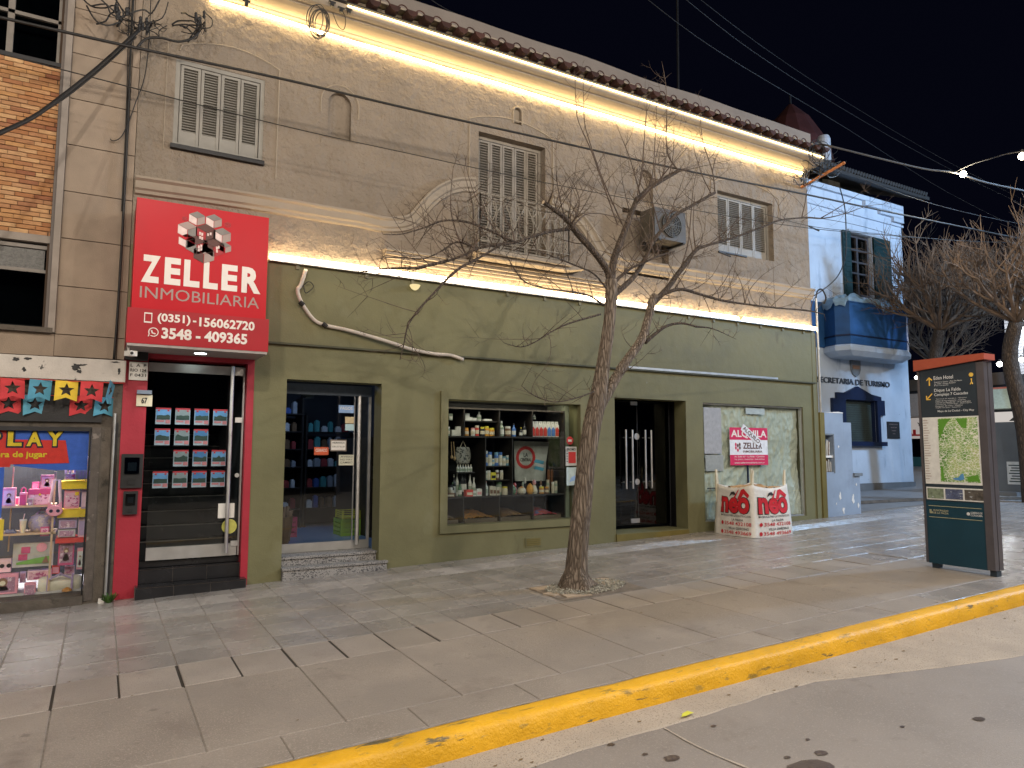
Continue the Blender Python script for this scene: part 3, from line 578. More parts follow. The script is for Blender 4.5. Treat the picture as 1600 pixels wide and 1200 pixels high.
# interior of the dark shop
M_bluef = mat('blue_floor', (.14, .22, .36), .35, .1, 2, .05)
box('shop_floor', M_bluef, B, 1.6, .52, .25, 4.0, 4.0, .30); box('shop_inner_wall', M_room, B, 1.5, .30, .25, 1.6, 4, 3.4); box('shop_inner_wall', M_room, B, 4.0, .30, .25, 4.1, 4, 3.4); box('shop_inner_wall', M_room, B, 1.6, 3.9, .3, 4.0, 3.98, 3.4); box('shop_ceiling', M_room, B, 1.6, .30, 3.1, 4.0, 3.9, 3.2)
cols = [P('tin_teal', (.08, .3, .3)), P('tin_grey', (.35, .36, .38)), P('tin_white', (.6, .6, .6)), P('tin_blue', (.06, .12, .35)), P('tin_red', (.35, .05, .05)), P('tin_brown', (.18, .1, .05))]
def rack(x0, x1, y0, y1, z0, zs, label):
    t = thing('stock_shelf', label, 'shelf', ((x0+x1)/2, (y0+y1)/2, z0)); box('side_panel', M_shelf, t, x0, y0, z0, x0+.03, y1, zs[-1]+.3); box('side_panel', M_shelf, t, x1-.03, y0, z0, x1, y1, zs[-1]+.3)
    for z in zs: box('shelf_board', M_shelf, t, x0+.03, y0, z, x1-.03, y1, z+.02)
    return t
gpack = 'packs on the dark stock shelves'
rk = rack(1.65, 3.0, 3.3, 3.8, .3, [.6, .95, 1.3, 1.6, 1.9, 2.2], 'dark stock shelf on the back wall of the closed shop')
cnt = 0
for li, z in enumerate([.62, .97, 1.32, 1.62, 1.92, 2.22]):
    for k in range(10):
        x = 1.72+k*.122; h = random.uniform(.07, .2); w = random.uniform(.05, .1); m = random.choice(cols)
        tag(MB().box(x, 3.33, z, x+w, 3.48, z+h).box(x+w*.2, 3.36, z+h, x+w*.8, 3.45, z+h+.02).build('pack', m), f'{ORD[k]} pack on the {ORD[li]} board up of the dark back shelf', 'pack', gpack)
rk2 = rack(3.05, 3.98, 3.35, 3.8, .3, [.6, .95, 1.3, 1.6, 1.9], 'second dark stock shelf on the back wall, behind the pull bar')
for li, z in enumerate([.62, .97, 1.32, 1.62, 1.92]):
    for k in range(7):
        x = 3.1+k*.12; h = random.uniform(.07, .2); w = random.uniform(.05, .1)
        tag(MB().box(x, 3.38, z, x+w, 3.5, z+h).box(x+w*.2, 3.4, z+h, x+w*.8, 3.48, z+h+.02).build('pack', random.choice(cols)), f'{ORD[k]} pack on the {ORD[li]} board of the second back shelf', 'pack', gpack)
rk = rack(3.55, 3.95, 1.4, 3.2, .3, [.8, 1.15, 1.5], 'side shelf beyond the pull bar in the closed shop')
for li, z in enumerate([.82, 1.17, 1.52]):
    for k in range(7):
        yy = 1.5+k*.24; h = random.uniform(.08, .22)
        tag(MB().box(3.58, yy, z, 3.72, yy+.14, z+h).box(3.6, yy+.03, z+h, 3.7, yy+.11, z+h+.015).build('pack', random.choice(cols)), f'{ORD[k]} pack inwards on the {ORD[li]} board of the side shelf', 'pack', gpack)
def crate(x, y, z, w, d, h, m, label, inner=None):
    t = thing('crate', label, 'crate', (x+w/2, y+d/2, z)); mb = MB()
    for k in range(4): zz = z+h*k/4+.01; mb.box(x, y, zz, x+w, y+.012, zz+h/4-.02).box(x, y+d-.012, zz, x+w, y+d, zz+h/4-.02).box(x, y+.013, zz, x+.012, y+d-.013, zz+h/4-.02).box(x+w-.012, y+.013, zz, x+w, y+d-.013, zz+h/4-.02)
    for a, b_ in ((x, y), (x+w-.02, y), (x, y+d-.02), (x+w-.02, y+d-.02)): mb.box(a-.003, b_-.003, z, a+.023, b_+.023, z+h)
    mb.box(x+.01, y+.01, z, x+w-.01, y+d-.01, z+.012); mb.build('crate_body', m, t)
    if inner: box('crate_label', inner, t, x+w*.3, y-.006, z+h*.35, x+w*.75, y-.001, z+h*.8)
crate(2.2, 2.0, .3, .42, .35, .30, P('crate_pink', (.5, .05, .16)), 'pink crate with a blue label on the blue floor of the closed shop', P('label_blue', (.2, .3, .6)))
crate(3.22, 1.75, .3, .3, .4, .25, P('crate_green', (.25, .45, .04)), 'lime green crate on the floor beside the side shelf'); crate(3.24, 1.77, .56, .28, .36, .12, P('crate_yellow', (.5, .5, .05)), 'low yellow crate stacked on the lime green crate')
t = thing('wicker_basket', 'tall brown basket just inside the shop door', 'basket', (2.12, .8, .3)); MB().lathe((2.12, .85, .3), [(.11, 0), (.16, .25), (.17, .42), (.15, .42), (.14, .1)], 14).build('basket_body', P('wicker', (.12, .07, .04)), t)
mb = MB()
for k in range(9): a = k*.7; mb.tube([(2.12+.05*math.cos(a), .85+.05*math.sin(a), .45), (2.12+.15*math.cos(a), .85+.1*math.sin(a), .80+.05*math.sin(k*2))], .025, 5)
mb.build('rolled_goods', P('rolls', (.22, .15, .12)), t)
t = thing('hanging_fixture', 'small square spotlight hanging inside the shop door near the ceiling', 'lamp', (2.5, 1.0, 2.5)); MB().box(2.42, 1.0, 2.33, 2.56, 1.12, 2.50).rotz(.4, (2.49, 1.06, 0)).build('lamp_head', P('lamp_casing', (.12, .15, .18)), t); MB().tube([(2.49, 1.06, 2.5), (2.49, 1.06, 3.1)], .01, 6).build('stem', M_black, t)
lampo('shop_night_light', 'AREA', (2.5, 2.2, 3.05), 15, (.45, .62, 1), rot=(0, 0, 0), sx=.8, sy=.8)
# door 3: double glass door
d3 = box('double_glass_door', M_gld, B, 7.11, .40, .36, 8.60, .412, 2.44)
for x in (7.11, 8.59): box('side_seal', M_black, d3, x, .39, .3, x+.012, .42, 2.44)
box('centre_gap', M_black, d3, 7.875, .397, .36, 7.885, .415, 2.44)
for x in (7.58, 7.72, 8.00, 8.13): MB().tube([(x, .33, .97), (x, .33, 1.95)], .017, 10).build('pull_bar', M_steel, d3); 
for x in (7.58, 7.72, 8.0, 8.13):
    for z in (1.08, 1.82): MB().tube([(x, .33, z), (x, .40, z)], .010, 8).build('bar_fixing', M_steel, d3)
for z, r in ((1.84, .055), (1.08, .05)): MB().tube([(7.86, .385, z), (7.86, .399, z)], r, 18).build('round_lock', M_alu, d3)
box('patch_fitting', M_steel, d3, 7.72, .385, .40, 7.90, .425, .47); box('patch_fitting', M_steel, d3, 7.74, .385, 2.37, 7.88, .425, 2.43)
box('door_sill', M_olive, B, 7.09, -.02, .02, 8.62, .5, .285); box('door_sill_tread', M_green, B, 7.092, -.022, .286, 8.618, .5, .30)
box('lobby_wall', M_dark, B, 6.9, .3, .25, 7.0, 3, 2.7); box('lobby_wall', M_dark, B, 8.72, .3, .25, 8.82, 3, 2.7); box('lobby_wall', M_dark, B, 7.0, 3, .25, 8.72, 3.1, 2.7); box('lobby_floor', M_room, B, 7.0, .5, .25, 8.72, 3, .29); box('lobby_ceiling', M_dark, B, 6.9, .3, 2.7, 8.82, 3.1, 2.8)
t = thing('lobby_stool', 'dark slatted chair standing inside the double glass door', 'chair', (8.1, 1.2, .29))
mb = MB(); [mb.tube([(7.95+dx, 1.1+dy, .29), (7.95+dx, 1.1+dy, .7)], .015, 6) for dx in (0, .35) for dy in (0, .3)]; mb.build('leg', M_shelf, t); box('seat', M_shelf, t, 7.93, 1.08, .7, 8.33, 1.42, .73)
for k in range(4): box('back_slat', P('chair_brown', (.06, .04, .035)), t, 7.93, 1.40, .78+k*.08, 8.33, 1.42, .83+k*.08)
# window 4, papered from inside
w4 = box('papered_window', M_glt, B, 9.04, .055, .40, 11.62, .062, 2.42)
fm = MB(); fm.box(9.02, .03, .385, 9.045, .09, 2.435).box(11.615, .03, .385, 11.64, .09, 2.435).box(9.045, .03, 2.41, 11.615, .09, 2.435).box(9.045, .03, .385, 11.615, .09, .41); fm.build('window_frame', M_alu, w4)
mb = MB(); nx, nz = 130, 90
for j in range(nz+1):
    for i in range(nx+1):
        x = 9.05+2.56*i/nx; z = .41+2.0*j/nz
        f = noise.noise(Vector((x*1.3+z*.9, z*1.1, 0)))*.04 + abs(noise.noise(Vector((x*3.2-z*2.6, z*.9+x*.6, 4))))*.06+abs(noise.noise(Vector((x*9-z*3, z*4.4, 9))))*.035+noise.noise(Vector((x*16, z*12, 2)))*.012
        mb.v.append(Vector((x, .11+max(-.02, min(.12, f)), z)))
mb.f = [(j*(nx+1)+i, j*(nx+1)+i+1, (j+1)*(nx+1)+i+1, (j+1)*(nx+1)+i) for j in range(nz) for i in range(nx)]
mb.build('crumpled_paper', mat('masking_paper', (.50, .52, .42), .6, .12, 2, .1, 30, stain=[(1.4, .6, .05, (.40, .43, .34), (1, 1, .5))]), w4, smooth=False)
for (x0, z0, x1, z1, c) in [(9.10, 1.55, 9.52, 2.36, (.50, .48, .52)), (9.12, 1.25, 9.55, 1.53, (.45, .45, .45)), (10.15, 2.27, 10.65, 2.385, (.55, .59, .60))]:
    box('pale_sheet', P(f'pale_sheet_{x0}', c), w4, x0, .066, z0, x1, .07, z1)
MB().tube([(9.15, .068, .95), (9.5, .068, .955)], .012, 4).build('tape_strip', M_black, w4)
MB().tube([(10.16, .068, 1.36), (10.16, .068, 1.0)], .018, 4).build('tape_strip', M_navy, w4)
box('room_behind_paper', M_room, B, 9.0, .3, .3, 11.7, .4, 2.5)
po = thing('rental_poster', 'pink and white rental poster reading ALQUILA on the papered window', 'poster', (10.17, .05, 1.34))
M_pk = mat('poster_magenta', (.60, .03, .11), .4, .05, 3, 0)
x0, x1, z0, z1 = 9.70, 10.68, 1.345, 2.02; yp = .048
box('paper', P('poster_white', (.72, .75, .8)), po, x0, yp, z0, x1, yp+.004, z1)
box('pink_band', M_pk, po, x0, yp-.003, 1.80, x1, yp-.0005, z1); box('pink_band', M_pk, po, x0, yp-.003, z0, x1, yp-.0005, 1.53)
lettering('ALQUILA', (x0+.03, yp-.003, 1.825), (x1-x0-.06, 0, 0), (0, 0, .15), M_letter, po, .025)
lettering('ZELLER', (x0+.33, yp, 1.64), (.50, 0, 0), (0, 0, .11), M_brown, po, .02); lettering('INMOBILIARIA', (x0+.33, yp, 1.57), (.50, 0, 0), (0, 0, .04), M_brown, po, .01)
for k, s in enumerate(['Av. Edén 67 - La Falda - Córdoba', 'Tel. (0351) 156062720 / 3548 409365', 'www.zellerinmobiliaria.com.ar']): lettering(s, (x0+.10, yp-.003, 1.485-k*.055), (x1-x0-.2, 0, 0), (0, 0, .03), M_letter, po, .004)
for dx, dz, mm in ((.20, .13, M_brown), (.15, .09, M_pk), (.25, .09, M_brown), (.20, .05, M_pk), (.15, .15, M_pk), (.25, .15, M_brown)):
    MB().prism([(x0+dx-.02, 1.55+dz), (x0+dx, 1.53+dz), (x0+dx+.02, 1.55+dz), (x0+dx+.02, 1.58+dz), (x0+dx, 1.60+dz), (x0+dx-.02, 1.58+dz)], yp-.004, yp-.001).build('logo_cube', mm, po)
st_ = thing('diagonal_strip', 'white strip reading ALQUILO pasted slantwise over the rental poster', 'sticker', (10.2, .04, 1.7))
u = Vector((.46, 0, -.30)); n_ = Vector((.30, 0, .46)).normalized(); o = Vector((9.98, yp-.008, 1.98))
MB().add([o, o+u, o+u+n_*.13, o+n_*.13, o+Vector((0, .004, 0)), o+u+Vector((0, .004, 0)), o+u+n_*.13+Vector((0, .004, 0)), o+n_*.13+Vector((0, .004, 0))], [(0, 1, 2, 3), (4, 7, 6, 5), (0, 4, 5, 1), (3, 2, 6, 7)]).build('paper_strip', P('poster_white', (.72, .75, .8)), st_)
lettering('ALQUILO', o+u*.06+n_*.02, u*.88, n_*.09, M_brown, st_, .015)
# shop window frame and display
sw = box('display_window', M_gl, B, 4.17, .050, .58, 6.395, .056, 2.30)
fm = MB(); fm.box(4.05, -.035, .47, 4.16, -.001, 2.42).box(6.40, -.035, .47, 6.50, -.001, 2.42).box(4.16, -.035, 2.31, 6.40, -.001, 2.42).box(4.16, -.035, .47, 6.40, -.001, .57); fm.build('window_surround', M_green, sw)
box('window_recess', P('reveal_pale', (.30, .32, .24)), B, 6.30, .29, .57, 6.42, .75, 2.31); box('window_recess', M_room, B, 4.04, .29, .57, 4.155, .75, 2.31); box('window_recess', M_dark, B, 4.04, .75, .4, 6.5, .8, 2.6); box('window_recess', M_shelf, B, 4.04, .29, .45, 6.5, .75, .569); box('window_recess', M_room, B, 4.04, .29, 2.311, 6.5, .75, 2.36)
YF = .14
def z6(x, y, Y=YF): p = at(680+x/4.617, 600+y/4.617, Y); return p.x, p.z
su = thing('display_shelf', 'dark wooden display shelving filled with jars behind the shop window', 'shelf', (5.2, .4, .57))
XR = z6(930, 500)[0]; XL = 4.165
zA = z6(500, 378)[1]; zD = z6(500, 803)[1]; zT = z6(500, 180)[1]; zB = z6(460, 590)[1]; zC = z6(450, 692)[1]; zS = z6(320, 264)[1]; zE = z6(235, 636)[1]; zbt = .58
for nm, z in (('a', zT), ('b', zA), ('c', zD)): box('shelf_board', M_shelf, su, XL, YF, z-.022, XR, .70, z)
for z, a, b in ((zB, 365, 560), (zC, 368, 555), (zS, 212, 462), (zE, 165, 300)): box('shelf_board', M_shelf, su, z6(a, 600)[0], YF+.06, z-.018, z6(b, 600)[0], .70, z)
for a, z0, z1 in ((210, zA, zT), (465, zA, zT), (703, zA, zT), (365, zD, zA), (560, zD, zA), (210, zbt, zD), (468, zbt, zD), (708, zbt, zD)):
    x = z6(a, 500)[0]; box('divider', M_shelf, su, x-.008, YF+.005, z0+.001, x+.008, .70, z1-.023)
box('side_panel', M_shelf, su, XR, YF, zbt, XR+.022, .72, zT)
SC = 1/4.617/ (1110/10.3) *1.0
pal = dict(w=(.62, .60, .55), c=(.55, .48, .36), a=(.50, .22, .04), o=(.60, .28, .04), k=(.02, .02, .025), b=(.07, .16, .42), g=(.10, .18, .10), r=(.50, .05, .04), y=(.60, .50, .05), n=(.16, .08, .045), p=(.60, .28, .28), t=(.18, .33, .42), e=(.30, .34, .26))
pn = dict(w='white', c='cream', a='amber', o='orange', k='black', b='blue', g='dark green', r='red', y='yellow', n='brown', p='pink', t='pale blue', e='grey-green')
kinds = dict(j='jar', b='bottle', x='box', t='carton', d='pot', f='figurine')
count = {}
def item(kind, col, px, zb, w, h, where, yo=0.0, lid='w'):
    x = z6(px, 500)[0]; w = w*SC*1.12; h = h*SC*1.02; y = YF+.09+yo; c = (x, y, zb); k = kinds[kind]
    key = (k, col, where); count[key] = count.get(key, 0)+1; nth = count[key]
    lab = f'{ORD[nth-1]} {pn[col]} {k} {where}'
    t = thing(k, lab, k, c, 'goods in the shop window display'); m = P('goods_'+pn[col].replace(' ', '_'), pal[col], .35); ml = P('goods_'+pn[lid].replace(' ', '_'), pal[lid], .35); r = w/2
    if kind == 'j': MB().lathe(c, [(r*.9, 0), (r, h*.05), (r, h*.72), (r*.85, h*.8)], 12).build('jar_body', m, t, smooth=False); MB().lathe((x, y, zb+h*.8), [(r*.92, 0), (r*.92, h*.2)], 12).build('lid', ml, t); MB().lathe((x, y, zb+h*.22), [(r*1.02, 0), (r*1.02, h*.35)], 12).build('paper_label', P('goods_cream', pal['c']), t)
    elif kind == 'b': MB().lathe(c, [(r*.9, 0), (r, h*.04), (r, h*.58), (r*.4, h*.74), (r*.36, h*.88)], 12).build('bottle_body', m, t); MB().lathe((x, y, zb+h*.88), [(r*.44, 0), (r*.42, h*.12)], 10).build('cap', ml, t); MB().lathe((x, y, zb+h*.15), [(r*1.03, 0), (r*1.03, h*.3)], 12).build('paper_label', P('goods_'+('white' if col != 'w' else 'grey-green'), pal['w'] if col != 'w' else pal['e']), t)
    elif kind == 'x': MB().box(x-r, y-r*.8, zb, x+r, y+r*.8, zb+h).build('box_body', m, t); MB().box(x-r*.8, y-r*.8-.003, zb+h*.2, x+r*.8, y-r*.8-.0005, zb+h*.6).build('print', ml, t)
    elif kind == 't':
        MB().box(x-r*.95, y-.03, zb, x+r*.95, y+.03, zb+h*.78).build('carton_body', P('goods_white', pal['w']), t); MB().prism([(x-r*.95, zb+h*.78), (x+r*.95, zb+h*.78), (x+r*.8, zb+h), (x-r*.8, zb+h)], y-.012, y+.012).build('gable_top', P('goods_white', pal['w']), t)
        MB().prism([(x-r*.9, zb+h*.06), (x+r*.9, zb+h*.06), (x+r*.9, zb+h*.5), (x, zb+h*.66), (x-r*.9, zb+h*.5)], y-.034, y-.0305).build('print', m, t); MB().lathe((x, y-.005, zb+h*.86), [(.008, 0), (.008, .02)], 8).build('cap', P('goods_black', pal['k']), t)
    elif kind == 'd': MB().lathe(c, [(r*.6, 0), (r*.95, h*.25), (r, h*.55), (r*.8, h*.85), (r*.62, h)], 14).build('pot_body', m, t); MB().lathe((x, y, zb+h), [(r*.66, 0), (r*.3, h*.12), (r*.1, h*.2)], 12).build('lid', ml, t)
    elif kind == 'f': MB().lathe(c, [(r*.8, 0), (r, h*.2), (r*.55, h*.55), (r*.3, h*.62)], 12).build('figurine_body', m, t); MB().lathe((x, y, zb+h*.6), [(r*.2, 0), (r*.5, h*.1), (r*.55, h*.22), (r*.35, h*.36), (r*.05, h*.4)], 12).build('head', ml, t)
TOP = 'on the top shelf of the shop window'; 
for a in [('j', 'e', 108, 28, 62), ('x', 'w', 150, 32, 42), ('x', 'w', 182, 30, 66), ('j', 'a', 238, 40, 58, 'o'), ('j', 'w', 291, 28, 58, 'p'), ('j', 'r', 321, 26, 76, 'c'), ('j', 'k', 360, 30, 66, 'y'), ('j', 'o', 392, 30, 72, 'y'), ('j', 'o', 427, 40, 60, 'y'), ('b', 'e', 497, 36, 112, 'w'), ('j', 'n', 545, 40, 74, 'w'), ('b', 'b', 588, 28, 96, 'k'), ('b', 'k', 640, 24, 70, 'y'), ('b', 'k', 667, 24, 112, 'k')]:
    item(a[0], a[1], a[2], zA, a[3], a[4], TOP, lid=a[5] if len(a) > 5 else 'w')
for k in range(7): item('t', 'rrrrbbr'[k], 722+k*29, zA, 30, 116, TOP)
UP_ = 'on the small upper ledge of the shop window'
for a in [('x', 'e', 125, 26, 45), ('x', 'w', 245, 30, 50), ('x', 'w', 270, 26, 24), ('x', 'w', 300, 26, 20), ('b', 'w', 335, 28, 66), ('x', 'w', 390, 56, 13)]: item(a[0], a[1], a[2], zS, a[3], a[4], UP_)
item('b', 'w', 738, zA+.27, 20, 34, 'hanging high above the cartons')
MID = 'on the blue-and-white jar shelf'
for a in [('j', 'b', 385, 28, 105, 'w'), ('j', 'w', 414, 30, 98, 'b'), ('j', 't', 438, 22, 50), ('j', 'b', 462, 28, 96, 't'), ('j', 'w', 492, 26, 96, 'b'), ('j', 'w', 518, 26, 66, 't'), ('j', 't', 542, 20, 74)]: item(a[0], a[1], a[2], zB, a[3], a[4], MID, lid=a[5] if len(a) > 5 else 'w')
LOWC = 'on the short shelf under the blue jars'
for a in [('j', 'e', 386, 24, 64), ('j', 'c', 408, 24, 66), ('x', 'y', 436, 34, 52, 'k'), ('j', 'n', 468, 24, 68), ('j', 'c', 500, 24, 66)]: item(a[0], a[1], a[2], zC, a[3], a[4], LOWC, lid=a[5] if len(a) > 5 else 'w')
TI = 'on the small tier at the wall side'
for k in range(6): item('b', 'w', 188+k*19, zE, 18, 52, TI, yo=.02, lid='c')
DS = 'on the long middle shelf'
for a in [('f', 'c', 100, 34, 100, 'p', .06), ('j', 'w', 130, 32, 80, 'k', 0), ('b', 'k', 158, 22, 96, 'g', .05), ('b', 'k', 178, 24, 150, 'w', .1), ('b', 'w', 205, 22, 170, 'c', .12), ('b', 'g', 200, 26, 96, 'k', 0), ('b', 'k', 238, 24, 185, 'k', .1), ('b', 'k', 262, 24, 185, 'k', .12), ('b', 'w', 290, 24, 150, 'w', .08), ('b', 'w', 314, 24, 128, 'w', .06), ('x', 'r', 255, 48, 46, 'c', -.03), ('x', 'w', 296, 28, 36, 'e', -.02), ('x', 'w', 330, 36, 50, 'p', -.02), ('x', 'n', 112, 60, 28, 'c', -.04),
          ('b', 'w', 386, 30, 104, 'p', 0), ('x', 'c', 424, 22, 66, 'n', 0), ('x', 'c', 447, 22, 62, 'n', 0), ('x', 'c', 472, 22, 58, 'n', 0), ('j', 'e', 496, 40, 94, 'g', .06), ('j', 'c', 524, 38, 60, 'y', 0), ('d', 'g', 580, 48, 60, 'w', 0), ('f', 'p', 612, 46, 84, 'r', .07), ('d', 'c', 645, 62, 48, 'a', 0), ('f', 'w', 674, 30, 90, 'e', .08), ('d', 'o', 706, 50, 66, 'a', 0), ('f', 'k', 700, 34, 120, 'w', .12), ('f', 'c', 744, 48, 104, 'p', .03), ('j', 'a', 790, 36, 52, 'y', 0), ('f', 'c', 810, 30, 96, 'n', .1), ('j', 'n', 822, 28, 50, 'o', -.02), ('j', 'e', 850, 24, 100, 'c', .06), ('j', 'c', 876, 22, 84, 'w', .02), ('j', 'e', 902, 24, 90, 'c', .04)]:
    item(a[0], a[1], a[2], zD, a[3], a[4], DS, lid=a[5], yo=a[6])
# cloth bag, spoons, poster, tall tubes
c = Vector((*z6(236, 510),)); 
t = thing('cloth_bag', 'patterned grey cloth bag hanging in the shop window', 'bag', (c[0], .3, c[1]-.13)); mb = MB(); nx = 12
for j in range(9):
    for i in range(nx): a = 2*PI*i/nx; w = .115*(.75+.35*math.sin(PI*(j+1)/10)); mb.v.append(Vector((c[0]+w*math.cos(a), .30+.05*math.sin(a), c[1]-.13+.24*j/8+.012*noise.noise(Vector((i, j, 0))))))
mb.f = [(j*nx+i, j*nx+(i+1) % nx, (j+1)*nx+(i+1) % nx, (j+1)*nx+i) for j in range(8) for i in range(nx)]+[tuple(range(nx))[::-1], tuple(range(8*nx, 9*nx))]
mb.build('bag_body', mat('floral_cloth', (.30, .28, .24), .8, .2, 5, .1, 40, stain=[(38, .52, .03, (.05, .05, .045), None)]), t, smooth=True); MB().tube([(c[0]-.05, .3, c[1]+.1), (c[0], .3, c[1]+.2), (c[0]+.05, .3, c[1]+.1)], .006, 5).build('strap', P('goods_cream', pal['c']), t)
for k, (x, l) in enumerate([(100, .26), (140, .20), (157, .22)]):
    p = z6(x, 415); tt = thing('wooden_spoon', f'{ORD[k]} wooden spoon from the edge hanging in the shop window', 'spoon', (p[0], .25, p[1]-l), 'spoons hanging in the shop window')
    MB().tube([(p[0], .25, p[1]), (p[0]+.01*k, .25, p[1]-l)], .006, 5).build('handle', P('wood_light', (.42, .28, .14)), tt); MB().lathe((p[0]+.01*k, .25, p[1]-l-.05), [(.005, 0), (.02, .02), (.02, .045), (.006, .06)], 8).build('bowl', P('wood_light', (.42, .28, .14)), tt)
t = thing('cloth_poster', 'pale cloth banner with a red ring and blue flag behind the figurines', 'banner', (z6(690, 600)[0], .5, zD)); q = lambda x, y: z6(x, y, .5)
pl = [q(568, 410), q(822, 418), q(800, 560), q(795, 700), q(575, 700)]; MB().prism([pl[4], pl[3], pl[2], pl[1], pl[0]], .50, .505).build('cloth', P('banner_cloth', (.42, .42, .38)), t)
cx, cz = q(652, 530); rg_ = MB(); k = 28
for i in range(k): a = 2*PI*i/k; rg_.v += [Vector((cx+.175*math.cos(a), .494, cz+.175*math.sin(a))), Vector((cx+.125*math.cos(a), .494, cz+.125*math.sin(a)))]
rg_.f = [(2*i, 2*i+1, (2*i+3) % (2*k), (2*i+2) % (2*k)) for i in range(k)]; rg_.build('red_ring', P('ring_red', (.45, .03, .03)), t)
lettering('LA', (cx-.04, .499, cz+.01), (.08, 0, 0), (0, 0, .06), M_black, t, .02); lettering('CENTRAL', (cx-.10, .499, cz-.06), (.20, 0, 0), (0, 0, .05), M_black, t, .02)
for k, (ya, yb) in enumerate([(545, 568), (570, 592), (594, 615)]):
    a1, a2, a3, a4 = q(722, ya-2), q(785, ya+12), q(775, yb+12), q(708, yb-4); MB().prism([a4, a3, a2, a1], .492, .496).build('flag_band', P('flag_blue', (.10, .35, .50)) if k != 1 else P('flag_white', (.6, .6, .6)), t)
for k, x in enumerate((818, 842)):
    p = z6(x, 700, .4); tt = thing('tall_tube', ['brown tall tube next to the banner edge', 'copper tall tube farther from the banner edge'][k], 'tube', (p[0], .45, zD)); MB().lathe((p[0], .40, zD), [(.022, 0), (.022, .34), (.015, .36)], 10).build('tube_body', P('copper_brown', (.22, .08, .03)), tt); MB().lathe((p[0], .40, zD+.36), [(.015, 0), (.008, .06)], 10).build('cap', M_shelf, tt)
# trays of nuts and sacks in the bottom row
def heap(x0, x1, y0, y1, z0, h, seed, fn=None):
    mb = MB(); n, m_ = 26, 14
    for j in range(m_+1):
        for i in range(n+1):
            u, v = i/n, j/m_; z = z0+h*(math.sin(PI*min(max(u, .02), .98))**.4)*(.35+.65*v)+abs(noise.noise(Vector((u*14+seed, v*9, seed))))*.035
            mb.v.append(Vector((x0+(x1-x0)*u, y0+(y1-y0)*v, z)))
    mb.f = [(j*(n+1)+i, j*(n+1)+i+1, (j+1)*(n+1)+i+1, (j+1)*(n+1)+i) for j in range(m_) for i in range(n)]; return mb
for k, (a, b, nm, c, cc, st2) in enumerate([(88, 170, 'tray of mixed dried herbs in the bottom row, nearest the shop door', (.14, .10, .07), 'herbs', (.35, .33, .28)), (220, 455, 'tray heaped with orange nuts in the bottom row of the window', (.42, .18, .04), 'nuts', (.12, .11, .10)), (478, 695, 'tray heaped with brown dried fruit in the bottom row of the window', (.16, .09, .05), 'fruit', (.36, .24, .15)), (718, 915, 'tray of red and blue packets in the bottom row, nearest the tree', (.42, .07, .08), 'packets', (.10, .16, .36))]):
    x0, x1 = z6(a, 970)[0], z6(b, 970)[0]; t = thing('tray', nm, 'tray', ((x0+x1)/2, .35, .575), 'trays in the bottom row of the shop window')
    MB().box(x0, YF+.03, .572, x1, YF+.04, .63).box(x0, YF+.04, .572, x0+.01, .65, .64).box(x1-.01, YF+.04, .572, x1, .65, .64).build('tray_rim', P('tray_wood', (.10, .07, .045)), t)
    heap(x0+.012, x1-.012, YF+.045, .64, .60, .12, k*7.3).build(cc, mat('heap_'+cc, c, .5, .3, 22, .3, 60, stain=[(16 if k != 3 else 9, .55, .03, st2, None)]), t, smooth=True)['kind'] = 'stuff'
# stickers on the glass
p0, p1 = z6(942, 452, .04), z6(1020, 375, .04)
t = thing('round_sticker', 'round red sticker on the display window glass beside the tree', 'sticker', ((p0[0]+p1[0])/2, .04, p0[1])); cx, cz = z6(972, 408, .045); MB().tube([(cx, .048, cz), (cx, .044, cz)], .062, 20).build('disc', P('ring_red', (.45, .03, .03)), t); box('band', P('goods_white', pal['w']), t, cx-.035, .041, cz-.02, cx+.035, .0435, cz+.015)
a, b = z6(942, 590, .045), z6(1020, 452, .045); t = thing('flyer', 'white flyer with red picture on the display window glass', 'flyer', (a[0], .045, a[1])); box('paper', P('notice_grey', (.42, .42, .40)), t, a[0], .044, a[1], b[0], .048, b[1]); box('picture', P('ring_red', (.45, .03, .03)), t, a[0]+.05, .041, a[1]+.04, b[0]-.02, .0435, b[1]-.08); lettering('PROMO', (a[0]+.02, .044, b[1]-.06), (b[0]-a[0]-.04, 0, 0), (0, 0, .035), M_black, t)
for k in range(5): box('text_line', M_black, t, a[0]+.012, .042, a[1]+.06+k*.04, a[0]+.04, .0435, a[1]+.07+k*.04)
a, b = z6(948, 732, .045), z6(1020, 600, .045); t = thing('flyer', 'pale blue flyer below the red one on the display window glass', 'flyer', (a[0], .045, a[1])); box('paper', P('flyer_pale', (.40, .50, .52)), t, a[0], .044, a[1], b[0], .048, b[1]); MB().prism([(a[0]+.05, a[1]+.05), (b[0]-.02, a[1]+.08), (b[0]-.03, b[1]-.12), (a[0]+.08, b[1]-.16)], .041, .0435).build('picture', P('sticker_blue', (.25, .4, .7)), t)
lampo('display_light', 'AREA', (5.2, .10, 2.28), 8, (1, .86, .66), rot=(math.radians(32), 0, 0), sx=2.1, sy=.05)
# ================================================================ ZELLER SIGN
sg = thing('shop_sign', 'big red box sign reading ZELLER INMOBILIARIA above the realtor door', 'sign', (.9, -.3, 2.69))
M_under = P('sign_underside', (.34, .31, .30))
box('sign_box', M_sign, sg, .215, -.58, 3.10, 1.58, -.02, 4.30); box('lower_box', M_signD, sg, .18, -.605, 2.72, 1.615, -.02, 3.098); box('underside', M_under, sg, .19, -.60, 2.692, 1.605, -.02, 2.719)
def sgp(x, y): p = at(190+x/4, 290+y/4, -.58); return p.x, p.z
yS = -.58
